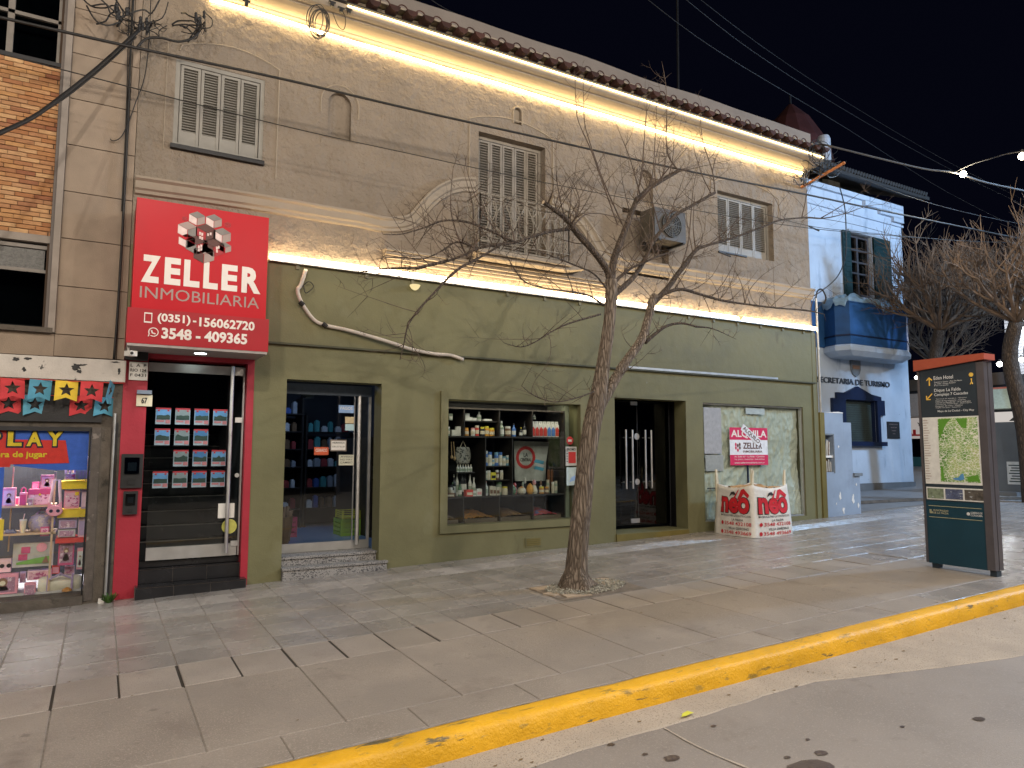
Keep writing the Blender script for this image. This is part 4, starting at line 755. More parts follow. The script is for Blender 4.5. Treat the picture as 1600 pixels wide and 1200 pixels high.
# individual letters keep their own line
lx = [(118, 235), (263, 365), (385, 485), (508, 600), (622, 722), (748, 868)]
for ch, (a, b) in zip('ZELLER', lx):
    xa_ = sgp(a, 640)[0]; xb_ = sgp(b, 640)[0]; lettering(ch, (xa_, yS, 3.385), (xb_-xa_, 0, 0), (0, 0, .30), M_letter, sg, .045, .004)
lettering('INMOBILIARIA', (sgp(112, 700)[0], yS, 3.215), (sgp(860, 700)[0]-sgp(112, 700)[0], 0, 0), (0, 0, .125), M_greyl, sg, 0)
yL = -.605
def sgl(x, y): p = at(190+x/4, 290+y/4, yL); return p.x, p.z
a = sgl(222, 880)[0]; b = sgl(830, 910)[0]; w = b-a; lettering('(0351)', (a, yL, 2.945), (w*.325, 0, 0), (0, 0, .115), M_letter, sg, .03); lettering('-', (a+w*.35, yL, 2.992), (w*.035, 0, 0), (0, 0, .018), M_letter, sg, .02); lettering('156062720', (a+w*.415, yL, 2.95), (w*.585, 0, 0), (0, 0, .105), M_letter, sg, .03)
a = sgl(248, 950)[0]; b = sgl(785, 960)[0]; lettering('3548 - 409365', (a, yL, 2.785), (b-a, 0, 0), (0, 0, .125), M_letter, sg, .035)
a, b = sgl(140, 845), sgl(190, 845); x0, x1 = a[0], b[0]; MB().box(x0, yL-.004, 2.945, x0+.008, yL-.001, 3.055).box(x1-.008, yL-.004, 2.945, x1, yL-.001, 3.055).box(x0+.008, yL-.004, 2.945, x1-.008, yL-.001, 2.96).box(x0+.008, yL-.004, 3.042, x1-.008, yL-.001, 3.055).build('phone_icon', M_letter, sg)
cx, cz = sgl(198, 935)[0], 2.85; mb = MB(); mb.tube([(cx+.045*math.cos(t), yL-.003, cz+.045*math.sin(t)) for t in [PI*1.3+2*PI*k/20*.93 for k in range(21)]]+[(cx-.048, yL-.003, cz-.052), (cx-.04, yL-.003, cz-.02)], .006, 4); mb.tube([(cx-.02, yL-.003, cz+.018), (cx-.012, yL-.003, cz-.01), (cx+.02, yL-.003, cz-.02)], .009, 5).build('call_icon', M_letter, sg)
def isocube(px, py, s, mt, ml, mr, yy=yS):
    x, z = sgp(px, py); s = s/4/ (1110/9.3)*1.15; h = s*.5; y0, y1 = yy-.007, yy-.001
    MB().prism([(x, z), (x+s, z+h*.9), (x, z+h*1.9), (x-s, z+h*.9)], y0, y1).build('logo_face', mt, sg)
    MB().prism([(x-s, z-h*1.1), (x-.003, z-h*2), (x-.003, z-.003), (x-s, z+h*.9-.003)], y0, y1).build('logo_face', ml, sg)
    MB().prism([(x+.003, z-h*2), (x+s, z-h*1.1), (x+s, z+h*.9-.003), (x+.003, z-.003)], y0, y1).build('logo_face', mr, sg)
gl = M_greyl; gd = P('logo_grey', (.22, .20, .19)); lw_ = P('logo_pale', (.78, .62, .60))
for (px, py, s, a_, b_, c_) in [(472, 205, 34, gd, lw_, gl), (577, 222, 34, gd, lw_, gl), (412, 275, 40, gl, lw_, gd), (628, 312, 38, gd, lw_, gl), (408, 345, 34, M_sign, lw_, M_sign), (647, 388, 26, gd, M_sign, gl), (515, 428, 44, gl, M_brown, gl), (526, 292, 42, M_brown, M_signD, M_brown), (470, 370, 46, M_brown, gd, M_signD), (575, 385, 46, M_brown, M_brown, M_signD), (395, 205, 10, M_signD, M_signD, M_signD), (664, 245, 14, M_signD, M_signD, M_signD)]: isocube(px, py, s, a_, b_, c_)
for (px, py, w, h) in [(490, 300, 9, 16), (503, 306, 9, 16), (490, 325, 9, 16), (503, 331, 9, 16), (540, 308, 9, 14), (556, 303, 9, 14), (482, 385, 9, 16), (497, 380, 9, 16), (482, 405, 9, 14), (497, 400, 9, 14), (595, 392, 9, 16), (607, 387, 7, 16), (595, 412, 9, 14)]:
    x, z = sgp(px, py); k = .002*1.05; box('logo_window', lw_, sg, x-w*k/2, yS-.011, z-h*k/2, x+w*k/2, yS-.008, z+h*k/2)
# downlight and camera under the sign
t = thing('downlight', 'round recessed downlight shining under the red sign', 'lamp', (.93, -.33, 2.69)); MB().tube([(.93, -.36, 2.690), (.93, -.36, 2.683)], .085, 24).build('bezel', M_steel, t); MB().tube([(.93, -.36, 2.682), (.93, -.36, 2.680)], .062, 24).build('diffuser', emis('downlight_glow', (.85, 1, .97), 12), t)
lampo('downlight_lamp', 'SPOT', (.93, -.36, 2.66), 26, (.85, 1, 1), size=.05, spot=math.radians(130))
t = thing('security_camera', 'small white security camera under the red sign corner', 'camera', (.22, -.5, 2.6)); MB().tube([(.21, -.5, 2.69), (.21, -.5, 2.64)], .012, 8).build('mount', M_white, t); MB().box(.19, -.56, 2.59, .27, -.46, 2.645).rotz(.6, (.22, -.5, 0)).build('camera_body', M_white, t); MB().tube([(.245, -.575, 2.617), (.24, -.56, 2.617)], .015, 10).build('lens', M_black, t)
box('cable_box', M_dark, B, .19, -.1, 2.60, .42, -.013, 2.69)
# small things on the red pillar
pt = lambda x, y, Y=-.03: at(190+x/3, 540+y/3, Y)
a, b = pt(33, 160), pt(125, 80); t = thing('tenant_plate', 'white plate with black letters and numbers above the number 67 plate', 'plate', ((a.x+b.x)/2, -.03, a.z)); box('plate_body', M_white, t, a.x, -.034, a.z, b.x, -.013, b.z)
for k, s in enumerate(['L  A  P', 'RIO 124', 'F 0431']): lettering(s, (a.x+.012, -.034, b.z-.055-.055*k), (b.x-a.x-.03, 0, 0), (0, 0, .034), M_black, t)
a, b = pt(68, 283), pt(145, 232); t = thing('number_plate', 'cream house number plate reading 67 on the red pillar', 'plate', ((a.x+b.x)/2, -.03, a.z)); box('plate_body', P('plate_cream', (.62, .56, .42)), t, a.x, -.034, a.z, b.x, -.013, b.z); lettering('67', (a.x+.05, -.034, a.z+.03), (b.x-a.x-.10, 0, 0), (0, 0, b.z-a.z-.06), M_black, t, .03)
box('lamp_hood', P('hood_blue_grey', (.2, .24, .32)), t, a.x, -.07, b.z+.008, b.x-.01, -.013, b.z+.05)
for (x0_, y0_, x1_, y1_, lb) in [(-8, 668, 103, 508, 'square dark electricity meter box on the red pillar'), (3, 792, 77, 682, 'arched dark gas meter box below the square one')]:
    a, b = pt(x0_, y1_ if 0 else y0_), pt(x1_, y1_); t = thing('meter_box', lb, 'meter box', ((a.x+b.x)/2, -.05, a.z)); w = b.x-a.x; h = b.z-a.z
    if 'square' in lb: box('casing', M_black, t, a.x, -.06, a.z, b.x, -.013, b.z); box('window', glass('meter_glass', (.2, .25, .28), .3), t, a.x+w*.15, -.085, a.z+h*.42, b.x-w*.18, -.061, b.z-h*.1); box('dial', P('dial_grey', (.25, .28, .3)), t, a.x+w*.3, -.072, a.z+h*.5, b.x-w*.3, -.0615, b.z-h*.25); box('breaker', M_dark, t, a.x+w*.35, -.075, a.z+h*.1, b.x-w*.35, -.061, a.z+h*.25)
    else:
        pl = [(a.x, a.z), (b.x, a.z), (b.x, b.z-w*.4)]+[(a.x+w/2+w/2*math.cos(t_), b.z-w*.4+w*.4*math.sin(t_)) for t_ in [PI*k/8 for k in range(1, 8)]]+[(a.x, b.z-w*.4)]
        MB().prism(pl, -.05, -.013).build('casing', M_black, t); box('slot', P('dial_grey', (.25, .28, .3)), t, a.x+w*.28, -.056, b.z-h*.38, b.x-w*.28, -.051, b.z-h*.28); box('door_panel', M_dark, t, a.x+w*.2, -.058, a.z+h*.1, b.x-w*.2, -.051, a.z+h*.5)
# ================================================================ NEIGHBOUR (toy shop below)
NB = thing('neighbour_building', 'older grey building with brick panel above the toy shop', 'building', (-1.4, 0, 0))
xt = -.49
wall(MB(), -5, .185, 2.585, 9.5, [(-5.0+.001, -.60, 2.90, 9.2)], .02, .4).build('wall_core', M_mortar, NB)
zz = 2.845; k = 0
rows_ = [2.60, 2.84, 3.37, 3.90, 4.43, 4.96, 5.49, 6.02, 6.55, 7.08, 7.6, 8.2]
for a, b in zip(rows_[:-1], rows_[1:]):
    box('facade_panel', M_panel, NB, xt+.012, 0, a+.005, .105, .019, b-.004); box('facade_panel', M_panel, NB, .112, .003, a+.005, .184, .019, b-.004)
box('facade_panel', M_panel, NB, -5, 0, 2.60, xt+.008, .019, 2.84)
box('window_trim', M_trim, NB, -.545, -.05, 2.85, xt+.008, .018, 9.3); box('window_trim', mat('dark_trim', (.14, .12, .11), .7), NB, -.575, -.03, 2.85, -.547, .10, 9.3)
box('window_sill', M_grime, NB, -5, -.06, 2.842, -.50, .1, 2.895)
nwin = box('lower_window', M_gld, NB, -5, .085, 2.93, -.60, .09, 3.78)
box('frame', P('old_frame', (.20, .18, .16)), nwin, -5, .06, 3.50, -.60, .083, 3.535); box('frame', M_grime, nwin, -.60, .04, 2.9, -.577, .1, 3.8); box('frame', P('old_frame', (.20, .18, .16)), nwin, -5, .06, 3.76, -.60, .083, 3.80)
box('obscure_pane', mat('frosted_glass', (.12, .12, .115), .35, .3, 40, .8, 60), nwin, -5, .0845, 3.54, -.62, .0848, 3.755)
box('brick_sill', M_trim, NB, -5, -.0, 3.82, -.577, .1, 3.90); box('brick_backing', M_mortar, NB, -5, .035, 3.90, -.577, .12, 5.82)
bm = MB().box(0, 0, 0, .168, .022, .041); bme = bpy.data.meshes.new('brick'); bme.from_pydata([tuple(v) for v in bm.v], [], bm.f); bme.materials.append(M_brick)
for r in range(39):
    z = 3.905+r*.049
    for c_ in range(5):
        x = -.60-.173*(c_+1)-(r % 2)*.0 + [.0, .06, .115, .03, .09][r % 5]
        if x+.168 > -.58:
            w = -.58-x; mb = MB().box(x, .013, z, -.58, .035, z+.041)
            if w > .02: mb.build('brick', M_brick, NB)
            continue
        link('brick', bme, (x, .013+random.uniform(-.003, .003), z), NB)
    x = -.60+[.0, .06, .115, .03, .09][r % 5]
    if -.58-x > .02: MB().box(x+.004, .013, z, -.58, .035, z+.041).build('brick', M_brick, NB)
bs = MB()
for r in range(39):
    for c_ in range(5, 24): x = -.60-.173*(c_+1)+[.0, .06, .115, .03, .09][r % 5]; bs.box(x, .013, 3.905+r*.049, x+.168, .035, 3.905+r*.049+.041)
bs.build('distant_bricks', M_brick, NB)['kind'] = 'stuff'
uw = box('upper_window', M_gld, NB, -5, .085, 5.86, -.60, .09, 9.2); box('frame', P('old_frame', (.20, .18, .16)), uw, -5, .05, 6.33, -.60, .084, 6.37); box('frame', P('old_frame', (.20, .18, .16)), uw, -.63, .05, 5.83, -.578, .084, 9.2); box('frame', P('old_frame', (.20, .18, .16)), uw, -1.09, .05, 5.83, -1.03, .084, 9.2); box('frame', M_black, uw, -5, .0, 5.815, -.578, .10, 5.86)
box('room_behind', M_dark, NB, -5, .42, 2.6, .18, 5, 9.5)
box('fascia_beam', M_peel, NB, -5, -.10, 2.345, .205, .30, 2.582)
def patch(cx, cz, w, h, seed, m=M_black):
    pts = []
    for k in range(18): a = 2*PI*k/18; f = .65+.6*noise.noise(Vector((math.cos(a)*1.6+seed, math.sin(a)*1.6, seed*3.3))); pts.append((cx+w*f*math.cos(a), cz+h*f*math.sin(a)))
    MB().prism(pts, -.1035, -.1005).build('peeled_patch', m, NB)
for a_ in [(-.265, 2.49, .075, .05, 1), (-.235, 2.44, .05, .035, 2), (-.21, 2.51, .06, .02, 5), (-.80, 2.535, .05, .03, 3), (-.72, 2.43, .03, .03, 4), (-.70, 2.55, .05, .02, 7), (-1.15, 2.47, .06, .05, 6), (.14, 2.46, .02, .05, 8), (.10, 2.56, .07, .012, 9)]: patch(*a_)
box('lintel', M_grime, NB, -5, .06, 1.845, .12, .30, 2.343); box('roller_box', M_black, NB, -5, .02, 1.90, .0, .058, 2.20)
box('pier', M_grime, NB, -.085, -.02, -.1, .10, .30, 1.843); box('pier_face', mat('worn_pier_paint', (.09, .075, .065), .6, .3, 8, .3, 40, stain=[(9, .6, .05, (.2, .17, .15), None)]), NB, -.08, -.035, .0, -.0, -.0205, 1.84)
MB().tube([(.125, -.04, .0), (.125, -.04, 2.0)], .014, 8).build('conduit_pipe', M_alu, NB); MB().tube([(.15, -.03, -.02), (.155, -.03, 1.9)], .008, 6).build('conduit_pipe', M_cable, NB)
box('filler_strip', M_grime, NB, .101, -.005, -.2, .189, .3, 2.34)
box('shop_plinth', M_grime, NB, -5, -.06, -.3, -.086, .30, .055)
# toy shop window and its contents
YT = .18; t3 = lambda x, y, Y=YT: at(x/4.286, 660+y/4.286, Y)
tw = box('toy_shop_window', M_glt, NB, -5, .040, .06, -.09, .046, 1.84)
box('window_frame', M_black, tw, -5, .02, 1.80, -.09, .06, 1.843); box('window_frame', M_black, tw, -.105, .02, .06, -.088, .06, 1.80)
box('display_floor', P('display_pale', (.55, .52, .52)), NB, -5, .31, .02, -.088, 1.4, .075); box('display_back', M_black, NB, -5, 1.4, .0, -.0, 1.45, 2.3); box('display_side', P('display_blue', (.05, .10, .50)), NB, -.088, .31, .02, -.02, 1.4, 2.3); box('display_ceiling', M_white, NB, -5, .31, 1.9, -.09, 1.4, 1.93)
# printed window sheets
sh = thing('shop_banner', 'red and blue window banner with yellow letters PLAY and hora de jugar', 'sign', (-.9, .1, 1.4)); yb = .075
def t4(x, y): p = at(x/4.286, 660+y/4.286, yb); return p.x, p.z
M_bl = P('banner_blue', (.05, .14, .62)); M_rd = P('banner_red', (.72, .04, .03)); M_ye = P('banner_yellow', (.85, .60, .03))
a = t4(598, 40); b = t4(365, 320)
MB().prism([b, (a[0], b[1]), a, (t4(90, 30)[0], a[1]), t4(90, 290)], yb, yb+.003).build('blue_sheet', M_bl, sh)
box('blue_sheet', M_bl, sh, -2.2, yb, t4(0, 640)[1], t4(30, 300)[0], yb+.003, t4(0, 300)[1]); box('red_sheet', M_rd, sh, -2.2, yb, t4(0, 300)[1]+.001, t4(88, 0)[0], yb+.003, a[1])
MB().prism([(-2.2, t4(0, 300)[1]), t4(463, 272), t4(440, 120), (-2.2, t4(0, 105)[1])], yb-.006, yb-.002).build('red_ribbon', M_rd, sh)
box('yellow_sheet', M_ye, sh, -2.2, yb, t4(0, 790)[1], t4(28, 650)[0], yb+.003, t4(0, 650)[1])
for ch, (xa_, xb_, k) in zip('LAY', [(38, 165, 0), (165, 300, 0), (300, 440, 0)]):
    p, q = t4(xa_, 170), t4(xb_, 50); dx = (q[0]-p[0])
    lettering(ch, (p[0], yb-.008, p[1]), (dx, 0, 0), (0, 0, q[1]-p[1]), M_navy, sh, .11, .001); lettering(ch, (p[0]+dx*.09, yb-.014, p[1]+.018), (dx*.80, 0, 0), (0, 0, (q[1]-p[1])-.036), M_ye, sh, .045, .001)
p, q = t4(-115, 170), t4(25, 50); lettering('P', (p[0], yb-.008, p[1]), (q[0]-p[0], 0, 0), (0, 0, q[1]-p[1]), M_navy, sh, .11, .001); lettering('P', (p[0]+.02, yb-.014, p[1]+.018), (q[0]-p[0]-.04, 0, 0), (0, 0, q[1]-p[1]-.036), M_ye, sh, .045, .001)
p, q = t4(-90, 240), t4(318, 200); lettering('Hora de jugar', (p[0], yb-.006, p[1]-.01), (q[0]-p[0], 0, 0), (0, 0, q[1]-p[1]+.02), M_ye, sh, .03)
# display boards of the toy window
ts = thing('toy_shelf', 'pale wooden shelves with yellow fronts in the toy shop window', 'shelf', (-.7, .5, .07)); M_pw = P('pale_wood', (.60, .42, .27))
def bd(nm, m, xa_, ya_, xb_, yb_, y0, y1, th): a, b = t3(xa_, ya_, y0), t3(xb_, yb_, y0); return box(nm, m, ts, a.x, y0, a.z-th, b.x, y1, a.z)
bd('shelf_board', M_pw, -300, 572, 370, 572, .30, .7, .02); bd('shelf_board', M_pw, -300, 765, 370, 765, .30, .7, .02)
bd('yellow_front', M_ye, 408, 395, 590, 395, .28, .6, .085); bd('yellow_front', M_ye, 385, 587, 580, 587, .28, .6, .085); bd('red_front', M_rd, 372, 780, 575, 780, .28, .6, .05)
a = t3(372, 330, .3); box('upright', M_pw, ts, a.x-.01, .30, .08, a.x+.01, .33, a.z); a = t3(92, 300, .5); box('upright', M_pw, ts, a.x-.006, .5, .5, a.x+.006, .52, a.z)
a = t3(90, 340, .9); g = MB()
for k in range(14): g.tube([(a.x, 1.2, .7+k*.05), (a.x+1.2, 1.2, .7+k*.05)], .004, 4)
for k in range(22): g.tube([(a.x+k*.05, 1.2, .7), (a.x+k*.05, 1.2, 1.4)], .004, 4)
g.build('wire_grid', M_black, ts)
M_p1 = P('toy_pink', (.85, .36, .46)); M_p2 = P('toy_pale_pink', (.86, .60, .66)); M_p3 = P('toy_magenta', (.62, .08, .22)); M_p4 = P('toy_cream', (.80, .70, .52)); M_p5 = P('toy_lilac', (.50, .38, .60)); M_p6 = P('toy_brown', (.30, .16, .10)); M_p7 = P('toy_green', (.20, .45, .08)); M_p8 = P('toy_grey', (.55, .52, .50))
M_print = mat('toy_print', (.80, .48, .58), .5, .2, 9, .02, 30, stain=[(24, .54, .02, (.45, .08, .22), None), (31, .60, .02, (.85, .80, .75), None)])
M_print2 = mat('toy_print_dark', (.42, .22, .32), .5, .3, 12, .02, 30, stain=[(26, .55, .02, (.80, .62, .68), None), (40, .60, .02, (.12, .07, .10), None)])
def tbox(nm, lb, xa_, ya_, xb_, yb_, y0, d, m, front=None, cat='box', extra=None):
    a, b = t3(xa_, yb_, y0), t3(xb_, ya_, y0); t = thing(nm, lb, cat, ((a.x+b.x)/2, y0+d/2, a.z)); box('body', m, t, a.x, y0, a.z, b.x, y0+d, b.z); w = b.x-a.x; h = b.z-a.z
    if front: box('front_print', front, t, a.x+w*.09, y0-.004, a.z+h*.1, b.x-w*.09, y0-.0005, b.z-h*.14)
    if extra: extra(t, a, b, w, h, y0)
    return t
def doll(t, a, b, w, h, y0):
    cx = (a.x+b.x)/2; MB().lathe((cx, 0, 0), [(w*.05, 0), (w*.22, h*.05), (w*.12, h*.25), (w*.05, h*.3)], 10).xform(lambda p: (p.x, y0-.006-abs(p.y)*.0-.002, a.z+h*.18+p.z)).build('doll_dress', M_p3, t)
    MB().tube([(cx, y0-.012, a.z+h*.62), (cx, y0-.006, a.z+h*.62)], w*.17, 14).build('doll_hair', M_p6, t); MB().tube([(cx, y0-.016, a.z+h*.58), (cx, y0-.0125, a.z+h*.58)], w*.10, 12).build('doll_face', M_p4, t)
def flap(t, a, b, w, h, y0): box('flap', M_p3, t, a.x-.002, y0-.008, b.z-h*.32, b.x+.002, y0+.01, b.z+.002); MB().tube([((a.x+b.x)/2, y0-.010, b.z-h*.32), ((a.x+b.x)/2, y0-.006, b.z-h*.32)], .012, 10).build('clasp', M_ye, t)
def handle(t, a, b, w, h, y0): MB().tube([(a.x+w*.2, y0+.03, b.z), (a.x+w*.2, y0+.03, b.z+h*.25), (a.x+w*.5, y0+.03, b.z+h*.38), (a.x+w*.8, y0+.03, b.z+h*.25), (a.x+w*.8, y0+.03, b.z)], .008, 6).build('handle', M_p3, t)
tbox('toy_box', 'pink gift box with a brown-haired doll on the upper shelf edge', 10, 438, 108, 566, .34, .06, M_p1, M_p2, extra=doll)
tbox('toy_box', 'pink box with a doll standing above the wide pink pencil case', 268, 352, 362, 445, .42, .06, M_p1, M_p2, extra=doll)
tbox('lunch_bag', 'small pink lunch bag with round handle on the upper shelf', 126, 470, 180, 564, .34, .08, M_p1, M_p3, 'bag', handle)
tbox('pencil_case', 'wide pink patterned case on the upper shelf of the toy window', 186, 445, 345, 560, .36, .12, M_p1, M_print, 'case', flap)
tbox('small_box', 'little grey printed box in front of the wide pink case', 182, 508, 222, 558, .31, .04, M_p8, M_print2)
tbox('toy_box', 'pink window box between the two yellow shelf fronts', 425, 455, 535, 578, .33, .10, M_p1, M_print, extra=lambda t, a, b, w, h, y0: box('yellow_badge', M_ye, t, b.x-w*.3, y0-.008, b.z-h*.28, b.x-w*.05, y0-.0045, b.z-h*.08))
tbox('toy_box', 'lilac package at the edge between the yellow shelf fronts', 540, 450, 585, 578, .36, .08, M_p5, M_p2)
tbox('toy_box', 'small printed castle box on the top yellow shelf', 430, 340, 512, 385, .34, .08, M_p4, M_print, extra=lambda t, a, b, w, h, y0: [MB().lathe((a.x+w*f, y0+.03, b.z), [(.012, 0), (.012, .06), (.016, .06), (.001, .12)], 8).build('turret', M_p2, t) for f in (.1, .45, .85)])
tbox('toy_box', 'grey printed box on the middle shelf below the pink window box', 392, 650, 515, 712, .33, .10, M_p5, M_print2)
tbox('toy_box', 'black and white printed box just above the red shelf front', 385, 716, 505, 770, .31, .10, M_p8, M_print2)
tbox('toy_box', 'pale lilac box at the window edge above the red shelf front', 520, 640, 575, 770, .35, .08, M_p2, M_p5)
tbox('doll_box', 'tall magenta doll box under the red shelf front', 385, 790, 500, 960, .36, .10, M_p3, M_print2, extra=doll)
tbox('doll_box', 'narrow pink and white doll box at the window edge', 510, 842, 560, 985, .33, .08, M_p1, M_white, extra=doll)
tbox('board_game', 'wide flat game box with pink toy houses and green field', 80, 800, 362, 975, .45, .05, M_p8, P('game_grey', (.50, .50, .48)), extra=lambda t, a, b, w, h, y0: (MB().prism([(a.x+w*.1, a.z+h*.12), (b.x-w*.1, a.z+h*.12), (b.x-w*.1, a.z+h*.42), (a.x+w*.5, a.z+h*.34), (a.x+w*.1, a.z+h*.2)], y0-.008, y0-.005).build('green_field', M_p7, t), box('toy_house', M_p3, t, a.x+w*.14, y0-.012, a.z+h*.3, a.x+w*.36, y0-.0085, a.z+h*.55), box('toy_house', M_p3, t, a.x+w*.2, y0-.012, a.z+h*.58, a.x+w*.42, y0-.0085, a.z+h*.85), MB().tube([(a.x+w*.7, y0-.012, a.z+h*.8), (a.x+w*.7, y0-.0085, a.z+h*.8)], .05, 12).build('pink_blossom', M_p1, t), MB().prism([(a.x+w*.72, a.z+h*.14), (a.x+w*.9, a.z+h*.14), (a.x+w*.82, a.z+h*.45)], y0-.014, y0-.0085).build('printed_doll', M_p6, t)))
tbox('toy_box', 'pink doll box on the display floor at the photo edge', -90, 1015, 122, 1160, .33, .12, M_p1, M_print2, extra=doll)
tbox('toy_box', 'pale pink face-shaped box above the floor doll box', -60, 915, 75, 1010, .45, .10, M_p2, None, extra=lambda t, a, b, w, h, y0: [MB().tube([(a.x+w*f, y0-.006, a.z+h*.5), (a.x+w*f, y0-.001, a.z+h*.5)], .022, 10).build('printed_eye', M_black, t) for f in (.55, .9)])
tbox('toy_box', 'small pink box with dark window beside the white roll bag', 158, 1075, 240, 1165, .31, .10, M_p1, M_print2)
tbox('toy_box', 'clear pink package lying behind the white roll bag', 180, 985, 345, 1060, .50, .10, M_p2, M_print)
for k, (xa_, ya_, xb_, yb_, y0, m1, m2, lb) in enumerate([(20, 520, 70, 566, .5, M_p4, M_print, 'cream box behind the doll gift box on the upper shelf'), (100, 500, 128, 566, .5, M_p2, M_p3, 'slim pink box between gift box and lunch bag'), (212, 400, 262, 445, .5, M_p3, M_print, 'magenta box standing behind the wide pink case'), (240, 850, 300, 900, .75, M_p4, M_print, 'cream box half hidden by the game box'), (-80, 640, 10, 760, .4, M_p2, M_print, 'pale pink box on the middle shelf at the photo edge'), (268, 700, 330, 762, .33, M_p3, M_print, 'small magenta pouch in front of the lilac backpack'), (130, 1000, 175, 1075, .5, M_p5, M_print2, 'lilac box behind the small pink box on the floor'), (430, 960, 500, 1020, .5, M_p2, M_print, 'pale pink box above the roll bag end'), (560, 300, 600, 385, .5, M_p1, M_print, 'pink box behind the cream backpack')]):
    tbox('toy_box', lb, xa_, ya_, xb_, yb_, y0, .06, m1, m2)
tbox('red_bow_box', 'red box with bow on top of the roll bag pile', 345, 960, 400, 1015, .42, .08, M_rd, M_p1)
# backpack, cup, cat bag, roll bag, hanging dress bag
a, b = t3(180, 745, .40), t3(372, 610, .40); t = thing('backpack', 'floral lilac backpack lying on the middle shelf of the toy window', 'bag', ((a.x+b.x)/2, .45, a.z)); w = (b.x-a.x)/2; h = b.z-a.z; mb = MB()
for j in range(9):
    for i in range(16): th = 2*PI*i/16; ph = PI*j/8; mb.v.append(Vector(((a.x+b.x)/2+w*math.sin(ph)**.6*math.copysign(abs(math.cos(th))**.7, math.cos(th)), .48+.12*math.sin(ph)**.6*math.sin(th), a.z+h/2-h/2*math.cos(ph))))
mb.f = [(j*16+i, j*16+(i+1) % 16, (j+1)*16+(i+1) % 16, (j+1)*16+i) for j in range(8) for i in range(16)]; mb.build('bag_body', mat('floral_lilac', (.40, .34, .48), .6, .2, 8, .1, 30, stain=[(22, .52, .03, (.62, .52, .42), None), (30, .60, .03, (.2, .16, .3), None)]), t, smooth=True)
MB().tube([((a.x+b.x)/2-.06, .46, b.z-.01), ((a.x+b.x)/2, .44, b.z+.05), ((a.x+b.x)/2+.06, .46, b.z-.01)], .01, 6).build('handle', M_p5, t)
a, b = t3(122, 752, .33), t3(180, 650, .33); t = thing('travel_cup', 'cream cup with straw on the middle shelf of the toy window', 'cup', ((a.x+b.x)/2, .36, a.z)); r = (b.x-a.x)/2; h = b.z-a.z; MB().lathe(((a.x+b.x)/2, .36, a.z), [(r*.6, 0), (r*.8, h*.5), (r*.95, h*.9)], 14).build('cup_body', M_p4, t); MB().lathe(((a.x+b.x)/2, .36, a.z+h*.9), [(r, 0), (r, h*.1)], 14).build('lid', M_white, t); MB().tube([((a.x+b.x)/2, .36, a.z+h), ((a.x+b.x)/2+.01, .36, a.z+h+.06)], .005, 6).build('straw', M_p2, t)
a, b = t3(20, 752, .36), t3(112, 718, .36); t = thing('folded_case', 'flat grey-blue case beside the cream cup', 'case', ((a.x+b.x)/2, .4, a.z)); MB().prism([(a.x, a.z), (b.x, a.z), (b.x-.03, b.z), ((a.x+b.x)/2, b.z-.012), (a.x+.02, b.z)], .36, .46).build('case_body', P('case_blue', (.22, .24, .38)), t); box('zip', M_black, t, a.x+.02, .356, a.z+.01, b.x-.02, .3595, a.z+.016)
a, b = t3(305, 635, .24), t3(425, 550, .24); cx = (a.x+b.x)/2; cz = (a.z+b.z)/2; t = thing('cat_face_bag', 'pink cat-eared bag hanging by its strap before the upper shelf', 'bag', (cx, .24, a.z)); r = (b.x-a.x)/2
MB().lathe((0, 0, 0), [(r*.9, 0), (r, .02), (r*.9, .05)], 20).xform(lambda p: (cx+p.x, .27-p.z, cz+p.y*.75)).build('bag_body', M_p1, t); [MB().prism([(cx+s*r*.85, cz+.02), (cx+s*r*.8, cz+.10), (cx+s*r*.25, cz+.06)][::-s], .235, .26).build('ear', M_p1, t) for s in (-1, 1)]; [MB().tube([(cx+s*r*.4, .219, cz), (cx+s*r*.4, .2145, cz)], .018, 10).build('eye', M_navy, t) for s in (-1, 1)]
MB().tube([(cx-.05, .25, cz+.07), (cx-.02, .25, cz+.33), (cx+.03, .25, cz+.33), (cx+.05, .25, cz+.07)], .014, 6).build('strap', M_p2, t)
a, b = t3(250, 1160, .34), t3(548, 1020, .34); t = thing('roll_bag', 'cream quilted roll bag with dark straps lying on the display floor', 'bag', ((a.x+b.x)/2, .42, a.z)); r = (b.z-a.z)/2; mb = MB(); n = 10
for i in range(n+1):
    x = a.x+(b.x-a.x)*i/n; rr = r*(.8 if i in (0, n) else 1)*(1+.03*math.sin(i*2.2))
    for j in range(16): th = 2*PI*j/16; mb.v.append(Vector((x, .40+rr*.9*math.cos(th), a.z+r+rr*math.sin(th))))
mb.f = [(i*16+j, i*16+(j+1) % 16, (i+1)*16+(j+1) % 16, (i+1)*16+j) for i in range(n) for j in range(16)]+[tuple(range(16)), tuple(range(n*16, n*16+16))]; mb.build('bag_body', P('quilted_cream', (.72, .66, .52)), t, smooth=True)
for f in (.22, .78): x = a.x+(b.x-a.x)*f; MB().tube([(x, .40+(r*.9+.006)*math.cos(th), a.z+r+(r+.006)*math.sin(th)) for th in [2*PI*k/16 for k in range(17)]], .012, 5).build('strap', M_p5, t)
MB().tube(smooth_path([(a.x+.1, .3, b.z-.02), (a.x+.2, .26, b.z+.04), (b.x-.2, .26, b.z+.04), (b.x-.1, .3, b.z-.02)], 4), .01, 6).build('handle', M_p5, t); x = b.x-.13; MB().lathe((x, .24, a.z+.03), [(.01, 0), (.05, .01), (.045, .03), (.01, .05)], 12).build('charm', P('goods_amber', pal['a']), t)
